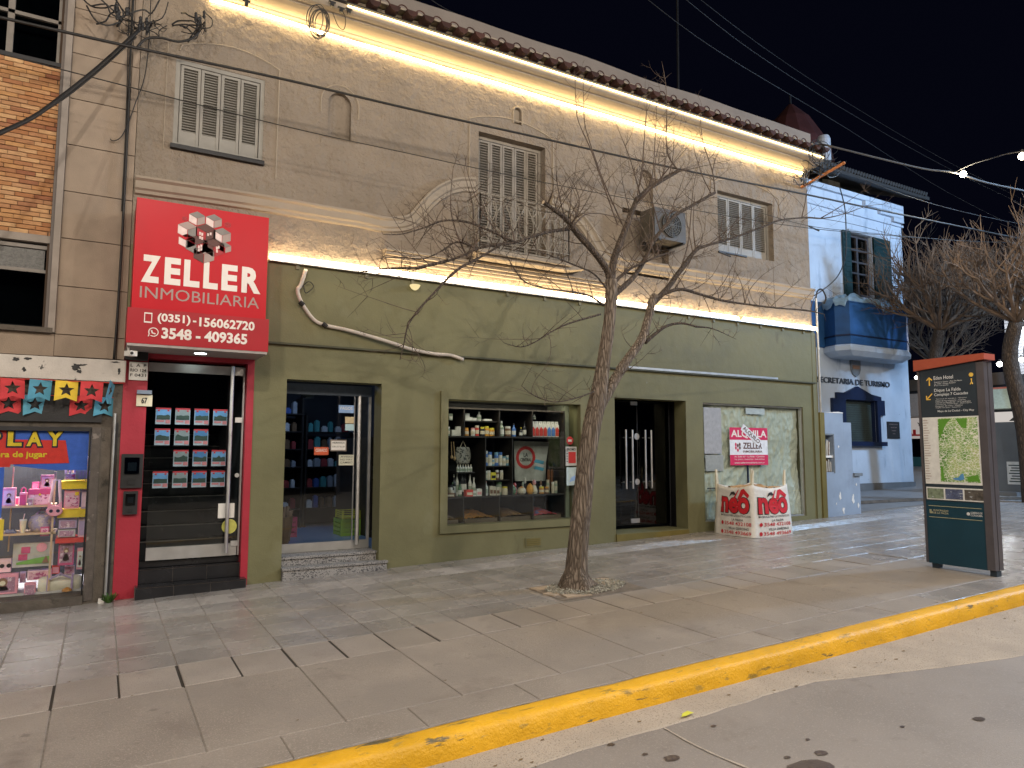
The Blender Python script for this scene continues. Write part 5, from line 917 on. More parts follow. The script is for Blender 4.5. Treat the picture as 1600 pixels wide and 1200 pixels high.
a, b = t3(482, 385, .40), t3(605, 208, .40); t = thing('pink_backpack', 'cream backpack with bow on the top yellow shelf', 'bag', ((a.x+b.x)/2, .45, a.z)); MB().prism([(a.x, a.z), (b.x, a.z), (b.x, b.z-.05), (b.x-.05, b.z), (a.x+.07, b.z), (a.x, b.z-.07)], .40, .50).build('bag_body', P('toy_peach', (.85, .66, .46)), t); box('pocket', M_p4, t, a.x+.03, .385, a.z+.01, b.x-.02, .399, a.z+.13)
for k in range(4): box('pleat', M_p2, t, a.x+.07+k*.03, .37, a.z+.01, a.x+.08+k*.03, .3845, a.z+.10)
for s in (-1, 1): MB().prism([((a.x+b.x)/2, a.z+.19), ((a.x+b.x)/2+s*.05, a.z+.22), ((a.x+b.x)/2+s*.05, a.z+.17)][::-s], .388, .399).build('bow', M_p6, t)
lampo('toy_window_light', 'AREA', (-1.1, .13, 1.88), 270, (1, .95, .93), rot=(math.radians(30), 0, 0), sx=1.9, sy=.1); lampo('toy_window_light', 'AREA', (-1.1, .8, 1.85), 95, (1, .97, .95), rot=(0, 0, 0), sx=1.8, sy=.4)
# bunting with star cut-outs
def flagmesh(w, h, name, m):
    cu = bpy.data.curves.new(name, 'CURVE'); cu.dimensions = '2D'; cu.fill_mode = 'BOTH'; cu.extrude = .0015
    for pts in ([(-w/2, 0), (w/2, 0), (w*.5, -h), (0, -h*.82), (-w*.5, -h)], [(.36*w*(1 if k % 2 == 0 else .45)*math.sin(PI*k/5), -h*.45+.36*w*(1 if k % 2 == 0 else .45)*math.cos(PI*k/5)) for k in range(10)]):
        sp = cu.splines.new('POLY'); sp.points.add(len(pts)-1); sp.use_cyclic_u = True
        for q_, (x, y) in zip(sp.points, pts): q_.co = (x, y, 0, 1)
    ob = bpy.data.objects.new('t', cu); S.collection.objects.link(ob); bpy.context.view_layer.update()
    me = bpy.data.meshes.new_from_object(ob.evaluated_get(bpy.context.evaluated_depsgraph_get())); bpy.data.objects.remove(ob)
    for v in me.vertices: x, y, z = v.co; v.co = (x, z+.03*math.sin(x*9)+.02*y, y)
    me.materials.clear(); me.materials.append(m); me.name = name; return me
FL = {c: flagmesh(.205, .215, 'flag', P('flag_'+c, v)) for c, v in dict(red=(.62, .05, .06), blue=(.04, .28, .50), yellow=(.78, .56, .05)).items()}
for nm, lb, Y, z0, seq, xs_, rz in [('bunting', 'front string of red, blue and yellow star flags under the white beam', -.16, 2.33, ['yellow', 'red', 'blue', 'yellow', 'red', 'blue'], [-1.05, -.81, -.565, -.335, -.105, .085], 1),
                                ('bunting', 'rear string of star flags hanging behind the front flags', .0, 2.18, ['red', 'blue', 'red', 'blue'], [-.85, -.62, -.20, .03], 0)]:
    t = thing(nm, lb, 'bunting', (-.5, Y, z0)); MB().tube([(-2.5, Y, z0+.02)]+[(x, Y, z0-.006*(i % 2)) for i, x in enumerate(xs_)]+[(.2, Y, z0)], .004, 4).build('string', M_rd, t)
    for i, (c_, x) in enumerate(zip(seq, xs_)):
        f = link('flag', FL[c_], (x, Y-.004, z0-.004), t); f.rotation_euler = (random.uniform(-.08, .15), random.uniform(-.04, .06), random.uniform(-.2, .25)); f['label'] = f'{c_} flag with a star cut out'
        if i == len(seq)-1 and rz: f.rotation_euler = (.1, .25, 1.1)
    if rz:
        for i, (c_, x) in enumerate(zip(['yellow', 'blue', 'red'], [-1.3, -1.54, -1.78])): link('flag', FL[c_], (x, Y-.004, z0-.004), t)
# weed at the pillar foot
mb = MB(); c = Vector((.16, -.12, gz(.16, -.12)))
for k in range(90):
    a = random.uniform(0, 2*PI); l = random.uniform(.03, .10); u = Vector((math.cos(a), math.sin(a)*.6, 0)); tip = c+u*random.uniform(.02, .09)+Vector((0, 0, l)); s = u.cross(Vector((0, 0, 1)))*.009; bpt = c+u*.02; mb.add([bpt-s*.4, bpt+s*.4, tip+s, tip-s+Vector((0, 0, .01))], [(0, 1, 2, 3)])
tag(mb.build('weed', P('weed_green', (.06, .13, .025))), 'small green weed growing at the foot of the red pillar', 'weed')
box('white_scrap', M_white, B, .06, -.10, gz(.08, -.1)-.02, .115, -.06, gz(.08, -.1)+.05)
# ================================================================ STREET TREE (bare)
def bark_mat(name, c1, c2, sc=14):
    m, nt, out = nodes(name); b = N(nt, 'ShaderNodeBsdfPrincipled'); L(nt, b.outputs[0], out.inputs[0]); b.inputs['Roughness'].default_value = .9
    g = N(nt, 'ShaderNodeNewGeometry'); mp = N(nt, 'ShaderNodeMapping'); mp.inputs['Scale'].default_value = (1, 1, .13); L(nt, g.outputs['Position'], mp.inputs[0])
    nz = N(nt, 'ShaderNodeTexNoise'); nz.inputs['Scale'].default_value = 9; nz.inputs['Detail'].default_value = 6; L(nt, mp.outputs[0], nz.inputs['Vector'])
    ad = N(nt, 'ShaderNodeVectorMath', operation='MULTIPLY_ADD'); ad.inputs[1].default_value = (.10, .10, .10); L(nt, nz.outputs['Color'], ad.inputs[0]); L(nt, mp.outputs[0], ad.inputs[2])
    v = N(nt, 'ShaderNodeTexVoronoi'); v.feature = 'DISTANCE_TO_EDGE'; v.inputs['Scale'].default_value = sc*2.2; L(nt, ad.outputs[0], v.inputs['Vector'])
    r = ramp(nt, v.outputs['Distance'], [(.0, c1), (.22, c2)]); n2 = noise_node(nt, 6, 6); r2 = ramp(nt, n2.outputs[0], [(.35, (.75, .75, .75)), (.7, (1.0, 1.0, 1.0))])
    L(nt, mixc(nt, 1, r.outputs[0], r2.outputs[0], 'MULTIPLY'), b.inputs['Base Color'])
    bp = N(nt, 'ShaderNodeBump'); bp.inputs['Strength'].default_value = .9; bp.inputs['Distance'].default_value = .02; rr = ramp(nt, v.outputs['Distance'], [(0, (0, 0, 0)), (.3, (1, 1, 1))]); L(nt, rr.outputs[0], bp.inputs['Height'])
    L(nt, bp.outputs[0], b.inputs['Normal']); return m
M_bark = bark_mat('bark', (.08, .058, .042), (.255, .205, .160)); M_limb = bark_mat('limb_bark', (.04, .028, .02), (.125, .09, .065), 18)
M_twig = mat('twig_bark', (.085, .06, .045), .8, .3, 10, .2); M_cut = P('cut_wood', (.50, .40, .28))
TREE = thing('street_tree', 'bare forked tree standing in the gravel pit before the shop window', 'tree', (4.76, -2.35, gz(4.76, -2.35)))
BR = []                                   # sampled branch centres: (point, direction, radius)
def limb(pts, name='branch', sides=9, m=None, cut=False, parent=TREE, rec=True, bumpy=.12):
    """pts: (px, py, depth Y, radius in m)"""
    W3 = [at(p[0], p[1], p[2]) for p in pts]; n = 5; sp = smooth_path(W3, n); rad = []
    for i in range(len(pts)-1):
        for k in range(n): rad.append(pts[i][3]+(pts[i+1][3]-pts[i][3])*k/n)
    rad.append(pts[-1][3]); rad = [r*(.88 if r > .012 else 1.25)*(1+bumpy*noise.noise(p*7)) for r, p in zip(rad, sp)]
    o = MB().tube(sp, rad, sides).build(name, m or M_limb, parent, smooth=True)
    if cut: d = (sp[-1]-sp[-2]).normalized(); MB().tube([sp[-1]+d*.001, sp[-1]+d*.004], [rad[-1]*.98, rad[-1]*.95], 10).build('pale_cut', M_cut, o)
    if rec:
        for i in range(1, len(sp)): BR.append((sp[i], (sp[i]-sp[i-1]).normalized(), rad[i]))
    return sp
# trunk with ridged skin
tp = [(901, 917, -2.35, .185), (900, 905, -2.35, .158), (901, 885, -2.35, .132), (905, 830, -2.35, .120), (911, 773, -2.35, .116), (917, 715, -2.35, .113), (925, 665, -2.36, .112), (932, 633, -2.36, .112), (938, 600, -2.37, .098), (944, 560, -2.38, .083), (950, 520, -2.39, .077), (953, 493, -2.4, .073), (955, 462, -2.4, .076), (955, 437, -2.4, .074)]
sp = smooth_path([at(p[0], p[1], p[2]) for p in tp], 6); rad = []
for i in range(len(tp)-1):
    for k in range(6): rad.append(tp[i][3]+(tp[i+1][3]-tp[i][3])*k/6)
rad.append(tp[-1][3]); mb = MB(); mb.tube(sp, rad, 40)
for i in range(len(sp)):
    for j in range(40):
        v = mb.v[i*40+j]; d = v-sp[i]; a = 2*PI*j/40; h = sp[i].z
        f = 1+.05*noise.noise(Vector((math.cos(a)*6, math.sin(a)*6, h*2.2)))*2*.5+.035*noise.noise(Vector((math.cos(a)*14, math.sin(a)*14, h*4)))
        if h < .45: f += 1.3*max(0, (.27-h))*(1+.9*math.sin(a*5+1))
        mb.v[i*40+j] = sp[i]+d*f*.93
mb.build('trunk', M_bark, TREE, smooth=True)
for i in range(6, len(sp)): BR.append((sp[i], (sp[i]-sp[i-1]).normalized(), rad[i])) if sp[i].z > 3.3 else None
limb([(938, 640, -2.36, .05), (950, 612, -2.34, .072), (975, 570, -2.30, .066), (1002, 531, -2.26, .062), (1012, 500, -2.22, .058), (1019, 472, -2.2, .058), (1024, 462, -2.2, .05)], 'second_stem', 14, M_bark)
limb([(955, 440, -2.4, .06), (946, 418, -2.42, .048), (925, 390, -2.5, .044), (905, 368, -2.56, .042), (893, 353, -2.6, .043)], cut=False)
limb([(893, 355, -2.6, .038), (884, 342, -2.62, .030), (866, 328, -2.66, .026), (849, 316, -2.70, .026)], cut=True)
limb([(893, 356, -2.6, .03), (886, 358, -2.6, .024), (858, 362, -2.66, .020), (829, 370, -2.74, .018), (804, 379, -2.8, .017), (780, 382, -2.84, .016), (747, 388, -2.9, .014), (720, 401, -2.95, .013), (697, 408, -3, .012), (653, 418, -3.05, .010), (620, 419, -3.1, .008), (587, 421, -3.12, .006), (560, 426, -3.15, .003)])
limb([(782, 383, -2.84, .013), (745, 405, -2.92, .012), (714, 422, -2.98, .011), (678, 458, -3.04, .009), (651, 488, -3.08, .008), (637, 510, -3.1, .006), (631, 538, -3.12, .005), (625, 562, -3.14, .003)])
limb([(804, 378, -2.8, .011), (769, 362, -2.86, .010), (730, 347, -2.92, .009), (692, 345, -2.98, .008), (662, 356, -3.02, .006), (626, 366, -3.06, .004), (598, 366, -3.08, .002)])
limb([(746, 389, -2.9, .010), (715, 378, -2.95, .008), (690, 392, -3, .006), (662, 404, -3.05, .005), (625, 402, -3.1, .004), (588, 404, -3.12, .002)])
limb([(955, 440, -2.4, .055), (959, 406, -2.36, .050), (974, 366, -2.3, .044), (988, 329, -2.24, .040), (996, 310, -2.2, .040)])
limb([(996, 312, -2.2, .038), (1012, 296, -2.14, .032), (1034, 282, -2.08, .030), (1058, 268, -2.02, .030)], cut=True)
limb([(957, 462, -2.4, .045), (988, 435, -2.3, .036), (1007, 406, -2.2, .032), (1021, 377, -2.1, .030), (1051, 340, -1.96, .027), (1080, 322, -1.86, .025), (1117, 301, -1.74, .024)], cut=True)
limb([(960, 440, -2.4, .022), (985, 420, -2.34, .018), (1007, 410, -2.3, .015), (1029, 400, -2.24, .012), (1054, 393, -2.2, .009)], cut=True)
limb([(1019, 474, -2.2, .05), (1043, 450, -2.12, .040), (1062, 424, -2.04, .036), (1087, 391, -1.96, .032), (1100, 385, -1.94, .024), (1117, 380, -1.9, .021), (1153, 369, -1.82, .019), (1190, 355, -1.75, .017), (1219, 344, -1.7, .015), (1260, 340, -1.62, .012), (1287, 341, -1.58, .009), (1320, 334, -1.52, .006), (1355, 322, -1.48, .004), (1392, 318, -1.45, .002)])
limb([(1026, 465, -2.2, .036), (1040, 458, -2.2, .028), (1065, 452, -2.16, .024), (1098, 461, -2.1, .021), (1131, 470, -2.06, .019), (1172, 476, -2.0, .016), (1212, 481, -1.95, .014), (1260, 485, -1.9, .010), (1288, 491, -1.88, .004)])
limb([(1008, 535, -2.24, .034), (1026, 520, -2.24, .024), (1043, 509, -2.22, .020), (1065, 505, -2.2, .017), (1087, 510, -2.18, .012), (1115, 514, -2.15, .006), (1150, 530, -2.12, .002)])
limb([(947, 450, -2.45, .010), (928, 428, -2.6, .008), (900, 415, -2.7, .007), (868, 402, -2.8, .005), (838, 392, -2.9, .003)])
limb([(943, 477, -2.42, .012), (920, 462, -2.5, .010), (879, 454, -2.6, .008), (849, 450, -2.7, .006), (818, 439, -2.8, .005), (801, 415, -2.85, .003), (790, 396, -2.9, .002)])
limb([(938, 491, -2.42, .010), (890, 505, -2.5, .008), (862, 518, -2.6, .006), (835, 535, -2.7, .005), (813, 542, -2.75, .004), (788, 536, -2.8, .002)])
limb([(928, 612, -2.42, .007), (900, 622, -2.6, .006), (866, 628, -2.75, .005), (835, 618, -2.85, .004), (815, 603, -2.9, .002)])
W_ = .0085
for pts in [[(966, 352, -2.3), (959, 335, -2.3), (926, 241, -2.35), (904, 190, -2.4), (900, 160, -2.4), (898, 110, -2.4)], [(972, 350, -2.3), (950, 300, -2.3), (937, 267, -2.3), (915, 200, -2.35), (912, 160, -2.35), (911, 112, -2.35)],
            [(1060, 266, -2.0), (1045, 245, -2.0), (1041, 215, -2.0), (1042, 170, -2.0), (1040, 130, -2.0), (1034, 96, -2.0)], [(996, 305, -2.2), (1003, 262, -2.2), (1008, 200, -2.2), (1011, 160, -2.2), (1008, 140, -2.2)],
            [(1012, 296, -2.14), (1020, 270, -2.1), (1024, 210, -2.1), (1026, 166, -2.1)], [(1117, 299, -1.74), (1113, 267, -1.74), (1098, 220, -1.74), (1094, 180, -1.74)], [(1034, 280, -2.1), (1040, 250, -2.1), (1042, 225, -2.1)],
            [(1113, 268, -1.74), (1118, 248, -1.7), (1124, 236, -1.7)], [(1000, 303, -2.2), (985, 250, -2.25), (966, 202, -2.3)], [(1062, 424, -2.0), (1075, 380, -1.95), (1080, 330, -1.95), (1084, 290, -1.95), (1095, 240, -1.95)],
            [(1040, 352, -2), (1052, 320, -2), (1060, 300, -2), (1078, 250, -2)], [(1087, 391, -1.96), (1083, 350, -1.96), (1086, 300, -1.96)], [(893, 353, -2.6), (905, 320, -2.6), (900, 295, -2.6), (885, 270, -2.6)], [(880, 340, -2.6), (868, 325, -2.6), (880, 290, -2.6), (895, 272, -2.6)],
            [(804, 378, -2.8), (800, 360, -2.8), (790, 345, -2.8), (785, 315, -2.8)], [(730, 402, -2.9), (712, 360, -2.9), (704, 320, -2.9), (708, 262, -2.9)], [(897, 352, -2.6), (915, 335, -2.5), (945, 335, -2.4), (985, 350, -2.3), (1010, 380, -2.2)]]:
    limb([(x, y, Y, W_*(1-.75*i/(len(pts)-1))) for i, (x, y, Y) in enumerate(pts)], 'shoot', 5, M_twig)
rnd = random.Random(29)
for k in range(34):
    p, d, r = rnd.choice([b for b in BR if .011 < b[2] < .05]); s_ = Matrix.Rotation(rnd.uniform(0, 2*PI), 3, d) @ d.orthogonal().normalized(); s_.z = abs(s_.z)*1.3+.1; s_.y *= .6; dd = (s_.normalized()+d*.5).normalized(); pts = [p]; l = rnd.uniform(.5, 1.15)
    cu = Vector((rnd.uniform(-1, 1), rnd.uniform(-.6, .6), rnd.uniform(-.1, .8)))*.13
    for i in range(9): dd = (dd+cu+Vector((rnd.uniform(-1, 1), rnd.uniform(-1, 1), rnd.uniform(-1, 1)))*.06).normalized(); pts.append(pts[-1]+dd*l/9)
    r0 = rnd.uniform(.006, .010); MB().tube(pts, [r0*(1-.8*i/9) for i in range(10)], 5).build('shoot', M_twig, TREE, smooth=True)
    for i in range(2, 10): BR.append((pts[i], (pts[i]-pts[i-1]).normalized(), r0*(1-.8*i/9)))
tw = MB(); rnd = random.Random(11)
def twig(p, d, l, r, depth):
    n = 7; pts = [p]; dd = d.copy(); up = Vector((0, 0, 1)); curl = Vector((rnd.uniform(-1, 1), rnd.uniform(-1, 1), rnd.uniform(-.5, .8)))*.16
    for i in range(n): dd = (dd+curl+up*.05+Vector((rnd.uniform(-1, 1), rnd.uniform(-1, 1), rnd.uniform(-1, 1)))*.07).normalized(); pts.append(pts[-1]+dd*l/n)
    tw.tube(pts, [r*(1-.8*i/n) for i in range(n+1)], 4, cap=False)
    if depth:
        for k in range(rnd.choice([1, 2, 2, 3, 4])):
            i = rnd.randint(1, n-1); q = (pts[i]-pts[i-1]).normalized(); s = q.orthogonal().normalized(); s = Matrix.Rotation(rnd.uniform(0, 2*PI), 3, q) @ s
            twig(pts[i], (q*.6+s).normalized(), l*rnd.uniform(.15, .5), r*.6, depth-1)
cand = [b for b in BR if b[2] < .06]
for k in range(720):
    p, d, r = rnd.choice(cand); s = Matrix.Rotation(rnd.uniform(0, 2*PI), 3, d) @ d.orthogonal().normalized()
    if s.z < -.3 and rnd.random() < .5: s.z *= -1
    l = rnd.choice([.10, .18, .3, .42, .6, .8]) * (.45 if r < .0065 else 1); twig(p+s*r*.5, (s+d*.5).normalized(), l, min(.0056, .0024+r*.2), 2 if l > .15 else 0)
o = tw.build('twigs', M_twig, TREE); o['kind'] = 'stuff'
# ================================================================ BULK BAG
bx0, bx1, by0, by1 = 9.03, 9.90, -1.02, -.24; zb = gz(9.5, -.5)-.012; H = .80
BG = thing('bulk_bag', 'big white bulk bag of rubble printed with red neo logos by the papered window', 'bag', (9.5, -.55, zb))
M_bag = mat('woven_white_bag', (.68, .66, .62), .7, .08, 5, .35, 90, bump2=[(7, .6, .03), (3, .35, .05)], stain=[(4, .62, .2, (.52, .48, .42), None)])
def bulge(u, h): return .045*math.sin(PI*min(max(u, 0), 1))*(.35+.65*math.sin(PI*min(max(h, 0), 1)*.8+.4)) + .03*(1-h)**2
def front(u, h):                          # face towards the street
    z = zb+gzb*0+h*H+.06*(4*(u-.5)**2-.5)*max(0, h-.6)/.4; x = bx0+(bx1-bx0)*u; k = (u-.5)*2*(.022*(1-h)**1.5+.012*math.sin(PI*h)-.03*h*h); w = .012*noise.noise(Vector((u*4, h*4, 1))); return Vector((x+k, by0-bulge(u, h)-w+.012*h*h, z))
def leftf(u, h):                          # u 0 at wall side, 1 at street side
    z = zb+h*H+.06*(4*(u-.5)**2-.5)*max(0, h-.6)/.4; y = by1+(by0-by1)*u; k = -(u-.5)*2*(.022*(1-h)**1.5+.012*math.sin(PI*h)-.03*h*h); w = .012*noise.noise(Vector((u*4, h*4, 7))); return Vector((bx0-bulge(u, h)-w+.012*h*h, y+k, z))
gzb = 0; mb = MB(); n = 14; faces4 = [front, lambda u, h: Vector((2*(bx0+bx1)/2-leftf(1-u, h).x, leftf(1-u, h).y, leftf(1-u, h).z)), lambda u, h: Vector((front(1-u, h).x, by0+by1-front(1-u, h).y, front(1-u, h).z)), leftf]
ringn = 4*n
for j in range(n+1):
    for f in faces4:
        for i in range(n): mb.v.append(f(i/n, j/n))
# average the corners so that neighbouring faces meet
for j in range(n+1):
    for q_ in range(4):
        i = q_*n; prv = faces4[(q_-1) % 4](1, j/n); mb.v[j*ringn+i] = (mb.v[j*ringn+i]+prv)/2
mb.f = [(j*ringn+i, j*ringn+(i+1) % ringn, (j+1)*ringn+(i+1) % ringn, (j+1)*ringn+i) for j in range(n) for i in range(ringn)]
cc = Vector(((bx0+bx1)/2, (by0+by1)/2, 0)); k0 = len(mb.v)
for s_, dz in ((.93, -.02), (.90, -.10)):
    for i in range(ringn): v = mb.v[n*ringn+i]; mb.v.append(Vector((cc.x+(v.x-cc.x)*s_, cc.y+(v.y-cc.y)*s_, v.z+dz)))
for a_, b_ in ((n*ringn, k0), (k0, k0+ringn)): mb.f += [(a_+i, a_+(i+1) % ringn, b_+(i+1) % ringn, b_+i) for i in range(ringn)]
mb.build('bag_body', M_bag, BG, smooth=True)
mb = MB(); g = 20
for j in range(g+1):
    for i in range(g+1): u, v = i/g, j/g; mb.v.append(Vector((bx0+.09+(bx1-bx0-.18)*u, by0+.09+(by1-by0-.18)*v, zb+H-.03+.04*math.sin(PI*u)*math.sin(PI*v)+.04*noise.noise(Vector((u*7, v*7, 0))))))
mb.f = [(j*(g+1)+i, j*(g+1)+i+1, (j+1)*(g+1)+i+1, (j+1)*(g+1)+i) for j in range(g) for i in range(g)]; mb.build('sand_fill', mat('rubble_fill', (.42, .27, .14), .9, .3, 12, .8, 50), BG)['kind'] = 'stuff'
for (x, y, l) in ((bx0+.03, by1-.02, 0), (bx0+.05, by0+.05, 1), (bx1-.03, by1-.05, 2), (bx1-.05, by0+.05, 3)):
    s_ = [-.02, .05, -.01, .03][l]; z = zb+H; w = [.035, .03, .03, .03][l]
    MB().add([(x-w, y, z-.28), (x+w, y, z-.28), (x+w*.9+s_*.5, y, z+.08), (x-w*.6+s_*.5, y, z+.08), (x+s_+w*.5, y, z+.26), (x+s_-w*.5, y, z+.26), (x-w, y+.012, z-.28), (x+w, y+.012, z-.28), (x+w*.9+s_*.5, y+.03, z+.08), (x-w*.6+s_*.5, y+.03, z+.08), (x+s_+w*.5, y+.02, z+.26), (x+s_-w*.5, y+.02, z+.26)],
             [(0, 1, 2, 3), (3, 2, 4, 5), (7, 6, 9, 8), (8, 9, 11, 10), (0, 3, 9, 6), (1, 7, 8, 2), (3, 5, 11, 9), (2, 8, 10, 4), (5, 4, 10, 11)]).build('lifting_loop', P('strap_cream', (.66, .60, .46)), BG)
M_pr = mat('print_red', (.52, .015, .025), .6, .1, 8, 0); M_pb = mat('print_black', (.03, .025, .025), .6, .1, 8, 0)
def onbag(fn, name, s, u0, u1, h0, h1, m, bold, lift=.006):
    nrm = Vector((0, -1, 0)) if fn is front else Vector((-1, 0, 0)); vs, fs = textmesh(s, bold, 0)
    MB().add([fn(u0+(u1-u0)*p.x, h0+(h1-h0)*p.y)+nrm*lift for p in vs], fs).build(name, m, BG)
def flatbag(fn, name, poly, m, lift):
    nrm = Vector((0, -1, 0)) if fn is front else Vector((-1, 0, 0)); MB().add([fn(u, h)+nrm*lift for u, h in poly], [tuple(range(len(poly)))]).build(name, m, BG)
for fn, du in ((front, 0), (leftf, .08)):
    onbag(fn, 'logo_outline', 'neo', .10+du, .92+du*.3, .44, .80, M_pb, .065, .008); onbag(fn, 'logo_word', 'neo', .12+du, .90+du*.3, .455, .785, M_pr, .040, .013)
    flatbag(fn, 'logo_roof', [(.56+du, .74), (.66+du, .95), (.74+du, .96), (.90+du*.5, .82), (.86+du*.5, .76), (.72+du, .86), (.64+du, .74)], M_pr, .012)
    flatbag(fn, 'logo_chimney', [(.50+du, .76), (.60+du, .96), (.58+du, .96), (.46+du, .78)], M_pr, .014); flatbag(fn, 'logo_figure', [(.34+du, .80), (.38+du, .90), (.46+du, .92), (.52+du, .86), (.48+du, .84), (.42+du, .86)], M_pb, .012)
    onbag(fn, 'print_line', 'MATERIALES PARA LA CONSTRUCCION', .12+du, .92+du*.3, .385, .425, M_pb, .01); onbag(fn, 'print_line', 'LA FALDA', .42+du, .74+du*.5, .305, .35, M_pb, .015)
    onbag(fn, 'print_line', '3548 432108', .24+du, .94+du*.2, .215, .285, M_pr, .012); onbag(fn, 'print_line', 'VILLA GIARDINO', .34+du, .88+du*.3, .13, .18, M_pb, .015); onbag(fn, 'print_line', '3548 493669', .22+du, .94+du*.2, .035, .105, M_pr, .012)
    flatbag(fn, 'phone_badge', [(.17+du+.035*math.cos(t_), .25+.04*math.sin(t_)) for t_ in [2*PI*k/12 for k in range(12)]], M_pr, .008); flatbag(fn, 'phone_badge', [(.16+du+.035*math.cos(t_), .07+.04*math.sin(t_)) for t_ in [2*PI*k/12 for k in range(12)]], M_pr, .008)
# ================================================================ MAP TOTEM
TX = 8.85; TY0, TY1 = -3.875, -4.66; tz = gz(8.9, -4.2)
TT = thing('map_totem', 'tall dark blue street map totem with orange slanted cap and city map', 'sign', (8.95, -4.27, tz))
M_tot = mat('totem_slate', (.022, .034, .048), .45, .1, 3, .05); M_teal = mat('totem_teal', (.008, .042, .068), .4, .1, 3, .05); M_org = mat('totem_orange', (.32, .066, .036), .5, .08, 5, .05); M_tside = mat('totem_frame', (.095, .088, .10), .4, .1, 6, .08, metal=.3)
ta = lambda px, py, X=TX: (lambda p: (p.y, p.z))(atx(px, py, X))
zt = lambda x, y: ta(1240+x/3.158, 540+y/3.158)
yl0, yr0 = -3.885, -4.555                 # face edges
face_t, face_b = 2.615, .245; mid = 1.0
box('upper_panel', M_tot, TT, TX, yr0, mid+.002, TX+.14, yl0, 2.66); box('lower_panel', M_teal, TT, TX, yr0, face_b, TX+.14, yl0, mid)
box('side_post', M_tside, TT, TX-.012, yr0-.085, .25, TX+.065, yr0-.001, 2.64); box('side_post', M_tside, TT, TX+.085, yr0-.085, .25, TX+.17, yr0-.001, 2.64); box('side_groove', M_dark, TT, TX+.0, yr0-.075, .2, TX+.165, yr0-.0015, 2.65) if 0 else None
box('side_post', M_tside, TT, TX-.006, yl0+.001, .25, TX+.15, yl0+.03, 2.66)
cy0, cy1 = yl0+.05, yr0-.11; MB().add([(TX-.04, cy0, 2.60), (TX-.04, cy1, 2.665), (TX-.04, cy1, 2.735), (TX-.04, cy0, 2.735), (TX+.20, cy0, 2.60), (TX+.20, cy1, 2.665), (TX+.20, cy1, 2.735), (TX+.20, cy0, 2.735)], [(0, 3, 2, 1), (4, 5, 6, 7), (0, 1, 5, 4), (1, 2, 6, 5), (2, 3, 7, 6), (3, 0, 4, 7)]).build('orange_cap', M_org, TT)
for y in (yl0-.06, yr0-.045): box('leg', M_tot, TT, TX+.02, y-.035, tz-.05, TX+.12, y+.035, face_b)
FX = TX
def tline(s, xa_, ya_, xb_, yb_, m, bold=.0, nm='lettering'):
    a = zt(xa_, ya_); b = zt(xb_, ya_); h = zt(xa_, yb_)[1]-a[1]; return lettering(s, (FX, a[0], a[1]), (0, b[0]-a[0], 0), (0, 0, h), m, TT, bold, .003, nm)
M_tw = P('totem_white', (.62, .64, .66)); M_ty = P('totem_yellow', (.75, .48, .08)); 
tline('Eden Hotel', 692, 170, 788, 152, M_tw, .008); tline('Dique La Falda', 695, 234, 826, 214, M_tw, .008); tline('Complejo 7 Cascadas', 695, 254, 862, 236, M_tw, .008)
for k, (s, x1) in enumerate([('Estancia La Zulema - Plaza San Martin', 832), ('Av. Eden - Museo Ambato', 800), ('Parroquia', 765)]): tline(s, 695, 184+k*9, x1, 178+k*9, M_tw)
for k, (s, x1) in enumerate([('Terminal de omnibus - Hospital', 855), ('Paseo de los artesanos - Correo', 850), ('Cerro La Banderita - El Cuadrado', 875), ('Camping municipal - Balneario', 880), ('Estacion de tren - Molino', 835), ('Capilla San Jose - Vaquerias', 825)]): tline(s, 702, 268+k*8.6, x1, 262+k*8.6, M_tw)
tline('Mapa de La Ciudad - City Map', 712, 332, 892, 319, M_tw, .01)
def arrow(cx, cy, ang, s):
    a = zt(cx, cy); mb = MB(); R_ = lambda p: (p[0]*math.cos(ang)-p[1]*math.sin(ang), p[0]*math.sin(ang)+p[1]*math.cos(ang))
    def P2(q, X): q = R_(q); return Vector((X, a[0]-q[0]*s, a[1]+q[1]*s))
    for pl in ([(-.12, -1), (.12, -1), (.12, .75), (-.12, .75)], [(0, 1.05), (-.72, .35), (-.58, .18), (0, .72), (.58, .18), (.72, .35)]):
        mb.add([P2(q, FX-.004) for q in pl]+[P2(q, FX-.001) for q in pl], [tuple(range(len(pl)))[::-1], tuple(range(len(pl), 2*len(pl)))])
    mb.build('arrow', M_ty, TT)
arrow(670, 178, 0, .052); arrow(670, 253, 3*PI/4, .052)
a = zt(876, 143); MB().tube([(FX-.001, a[0], a[1]), (FX-.005, a[0], a[1])], .025, 16).build('info_badge', M_ty, TT); a = zt(878, 165); MB().tube([(FX-.003, a[0], a[1]), (FX-.006, a[0], a[1])], .009, 10).build('walker_icon', M_ty, TT); MB().tube([(FX-.004, a[0]+.015, a[1]-.06), (FX-.004, a[0], a[1]-.035), (FX-.004, a[0], a[1]-.01)], .006, 5).tube([(FX-.004, a[0]-.012, a[1]-.06), (FX-.004, a[0], a[1]-.035)], .006, 5).build('walker_icon', M_ty, TT)
